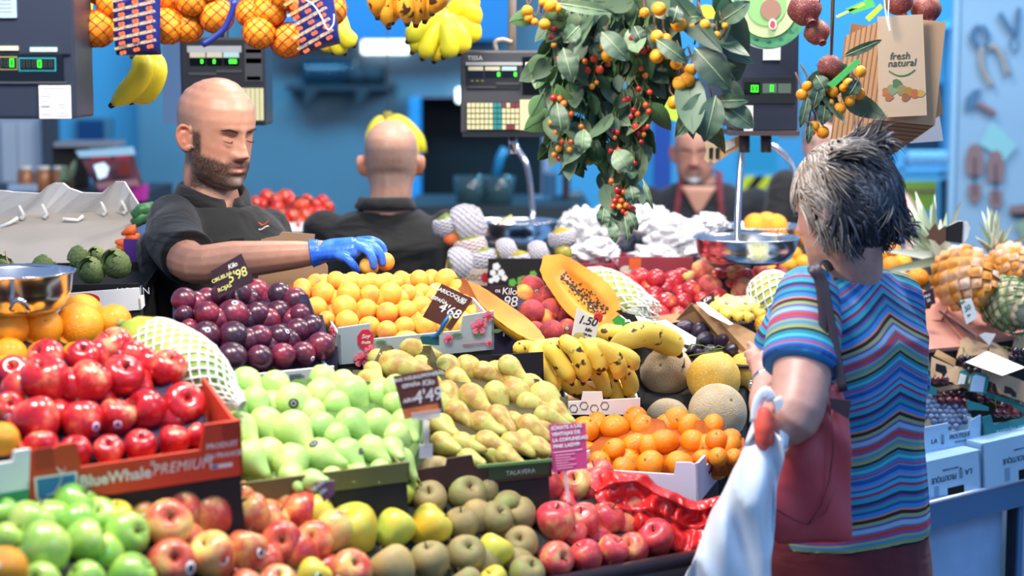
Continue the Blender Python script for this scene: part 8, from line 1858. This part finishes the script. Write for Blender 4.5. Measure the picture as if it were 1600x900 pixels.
PB((1205,680,8.95),(1209,275,8.95),.03).build('post',DKW,hz)
gr=thing('green_menu_board','green board with brown band behind the pineapples','board',P(1435,330,9.2));PB((1400,330,9.2),(1464,283,9.2),.02).build('panel',plain('board_lime','8ab83c',.6),gr);PB((1400,301,9.19),(1464,296,9.19),.02).build('band',plain('band_brown','8a6a5a',.6),gr);PB((1464,655,9.2),(1482,280,9.2),.02).build('post',DKW,gr)
gs=thing('glass_shelf','blue shelves with rows of clean glasses behind the paper bags','shelf',P(1440,265,10.2));
for y in (40,265,278):PB((1390,y+3,10.2),(1484,y-2,10.2),.2).build('board',plain('shelf_ice','7ab8dc',.5) if y==40 else BM['shelf_ice'],gs)
for x in (1404,1482):PB((x,600,10.2),(x+5,30,10.2),.2).build('upright',BM['shelf_ice'],gs)
PB((1408,262,10.4),(1482,130,10.4),.02).build('back',plain('shelf_back','14344c',.6),gs)
mb=MB();mb.lathe([(.03,0),(.045,.09),(.042,.09),(.027,.005)],12);gme2=mesh_from('glass',mb.V,mb.F,plain('pale_glass','a8c8e0',.1,alpha=.7),True)
for i in range(5):o_=link('drinking_glass',gme2);o_.location=P(1424+i*13,262,10.25);tag(o_,f'pale clean glass, {ORD[i]} from left on the blue shelf','glass','glasses on the blue shelf')
# painted tool panel on the right
PT_=thing('tool_panel','large pale blue panel painted with tools and shoe soles at the right','panel',P(1545,400,8.4));PB((1486,560,8.4),(1720,-80,8.4),.04).build('board',plain('panel_blue','8fb4d0',.6,var=.03,vs=1),PT_)
PB((1484,560,8.38),(1494,-80,8.38),.05).build('edge_post',plain('panel_edge','9cc8e4',.5),PT_)
PI_N=plain('paint_navy','4a7498',.6);PI_T=plain('paint_tan','a09c98',.6);PI_B=plain('paint_brown','8a7074',.6);PI_M=plain('paint_mint','8cc8d0',.6)
def pt_poly(nm,q,mat,d=0):slab(nm,[P(x,y,8.375-d) for x,y in q],.004,mat,PT_)
def pt_line(nm,q,r,mat):MB().tube(catm([P(x,y,8.37) for x,y in q],12),r,6,flat=.3,up=(0,-1,0)).build(nm,mat,PT_,smooth=True)
pt_line('pliers_jaw',[(1530,75),(1521,62),(1522,48),(1530,40)],.014,PI_N);pt_line('pliers_jaw',[(1538,75),(1543,60),(1540,48),(1534,40)],.012,PI_N);pt_line('pliers_handle',[(1534,72),(1534,100),(1542,120),(1550,135)],.014,PI_T);pt_line('pliers_handle',[(1545,72),(1558,75),(1568,95),(1576,118)],.014,PI_T)
pt_line('scissor_blade',[(1562,20),(1575,42),(1588,55)],.012,PI_N);pt_line('scissor_blade',[(1592,12),(1590,35),(1588,55)],.012,PI_N);pt_line('scissor_loop',[(1588,55),(1578,66),(1582,80),(1592,76),(1588,58)],.005,PI_N)
pt_poly('hammer_head',[(1508,172),(1510,152),(1522,140),(1533,139),(1534,146),(1526,152),(1530,162),(1518,168),(1514,176)],PI_N);pt_line('hammer_handle',[(1528,162),(1542,170),(1555,178)],.016,PI_B)
pt_poly('mint_diamond',[(1550,190),(1590,228),(1570,252),(1530,224)],PI_M)
for x0,y0 in ((1511,224),(1544,234)):
    pt_poly('sole',[(x0,y0+50),(x0-2,y0+25),(x0+3,y0+5),(x0+12,y0),(x0+21,y0+5),(x0+26,y0+25),(x0+24,y0+50)],PI_B,.002);pt_poly('heel',[(x0+1,y0+64),(x0+23,y0+64),(x0+22,y0+85),(x0+12,y0+95),(x0+3,y0+85)],PI_B,.002);pt_poly('sole_line',[(x0+11,y0+22),(x0+13,y0+22),(x0+13,y0+82),(x0+11,y0+82)],SCD,.006)
pt_poly('brush_back',[(1577,322),(1610,318),(1610,332),(1578,333)],PI_B,.002);pt_poly('bristles',[(1579,333),(1610,332),(1610,340),(1580,338)],SCD,.004);pt_poly('green_patch',[(1586,350),(1612,336),(1612,376),(1598,372)],plain('paint_green','8aa890',.6),.002)
# left background
o_=PB((-60,300,8.0),(84,178,8.0),.03).build('notice_board',plain('notice_white','9fb6c8',.6));tag(o_,'pale notice board with blurred sheets at the left','notice board')
for i,(a,b,c_) in enumerate((((4,285),(26,190),'c0d0dc'),((30,270),(80,190),'c8d8e4'))):q=PB((a[0],a[1],7.98),(b[0],b[1],7.98),.01).build('sheet',plain('sheet%d' % i,c_,.6),o_)
o_=PB((80,760,7.9),(88,180,7.9),.05).build('dark_post',plain('post_dark','3a4a58',.5));tag(o_,'dark upright post right of the notice board','post')
mo=thing('monitor','small dark blue screen on the blue wall at left','screen',P(143,222,11.9));PB((117,223,11.93),(172,184,11.93),.07).build('frame',plain('monitor_frame','5a7888',.5),mo);PB((120,220,11.92),(163,187,11.92),.01).build('screen',plain('screen_blue','0c3a60',.2),mo)
o_=PB((222,222,11.96),(258,160,11.96),.02).build('wall_notice',plain('notice_grey','4a7a90',.6));tag(o_,'grey notice on the blue wall below the bananas','notice')
st=thing('rear_stand','dark stand holding jars and a sweets display behind the foam lid','stand',P(140,330,7.0));PB((-80,480,7.0),(232,300,7.0),.5).build('cabinet',plain('stand_dark','2a3038',.6),st);PB((84,300,7.2),(135,228,7.2),.05).build('back_board',DARK,st);PB((84,230,7.15),(180,222,7.15),.2).build('shelf_top',plain('shelf_grey','8a9098',.6),st)
HON=plain('honey','a8683a',.3,coat=.4);LIDW=plain('jar_lid','d8d4c8',.4)
for i,x in enumerate((40,68,94)):
    root=thing('honey_jar',['amber jar on the left of the rear stand','amber jar in the middle of the rear stand','amber jar right by the dark post'][i],'jar',P(x,300,6.98));mb=MB();mb.lathe([(.026,0),(.029,.01),(.029,.075),(.022,.085)],14,P(x,302,7.05));mb.build('glass',HON,root,smooth=True);mb=MB();mb.lathe([(.025,.085),(.025,.10),(0,.10)],14,P(x,302,7.05));mb.build('lid',LIDW,root,smooth=True)
o_=MB().box(tuple(P(12,302,7.02)),tuple(P(58,288,7.02)+Vector((0,.06,0))),.004).build('folded_paper',plain('paper_blue','a8c0d8',.6));tag(o_,'pale folded paper in front of the amber jars','paper')
sd=thing('sweets_display','slanted sweets display box with pink base and bright packets','display box',P(175,315,6.9))
slab('pink_base',[P(154,296,6.9),P(222,290,6.9),P(224,314,6.9),P(160,318,6.9)],.12,plain('pink_card','c02a98',.5),sd);slab('face',[P(122,238,7.0),P(206,236,7.0),P(222,292,6.9),P(152,298,6.9)],.03,plain('face_maroon','5a3038',.5,var=.5,vs=25),sd);slab('top_rim',[P(118,236,6.99),P(204,230,6.99),P(208,242,6.98),P(124,246,6.98)],.05,plain('rim_ice','a8d0e0',.3),sd)
for q,c_,nm in (([(146,258),(162,254),(170,262),(166,276),(154,280),(150,268)],'d8f4ff','glowing_packet'),([(184,256),(200,252),(208,272),(184,274)],'7a2a1c','red_packet'),([(142,246),(172,244),(172,250),(144,252)],'a82a38','red_strip'),([(178,244),(202,242),(203,249),(180,250)],'a82a38','red_strip'),([(150,286),(214,280),(218,290),(154,296)],'a87880','pale_strip')):slab(nm,[P(x,y,6.88) for x,y in q],.006,plain('sd_'+c_,c_,.4,emit=.6 if c_=='d8f4ff' else 0),sd)  # the bright packet glows, its brightness added as emission
o_=thing('small_plant','small green potted plant by the dark post','plant',P(106,290,6.9))
for i,(a,b) in enumerate((((106,290),(98,258)),((108,288),(118,250)),((106,286),(108,262)),((104,292),(94,268)))):big_leaf(o_,b,a,12,6.9,.01,0)
MB().lathe([(.02,0),(.028,.04),(0,.04)],12,P(106,300,6.9)).build('pot',plain('pot_dark','3a2a20',.7),o_)

# ---------------- rails that carry the hanging goods ----------------
fr_=thing('hanging_rail','steel hanging frame above the stall carrying fruit and scales','rail',(0,4,0))
for Y in (3.82,4.15,4.95,6.1):MB().tube([(-2.7,Y,2.34),(2.7,Y,2.34)],.016,8).build('rail',STEEL,fr_,smooth=True)
for x in (-2.7,2.7):
    MB().tube([(x,3.7,2.34),(x,6.2,2.34)],.016,8).build('rail',STEEL,fr_,smooth=True)
    for Y in (3.7,6.2):MB().tube([(x,Y,0),(x,Y,2.34)],.02,8).build('post',STEEL,fr_,smooth=True)
for o_ in list(COL.objects):
    if o_.parent is None and o_.name.startswith(('hanging_banana_hand','orange_net','cherry_','loquat_','pomegranate','round_sign','shaped_card')):
        l=o_.location;q=min((3.82,4.15,4.95,6.1),key=lambda t:abs(t-l.y));sx_=o_.scale.x
        mb=MB();mb.tube([l,Vector((l.x,(l.y+q)/2,(l.z+2.34)/2)),Vector((l.x,q,2.34))],.0012,4)
        inv=wmat(o_).inverted();mb.V=[inv @ v for v in mb.V];link('cord',mesh_from('cord',mb.V,mb.F,TWIG,True),o_)
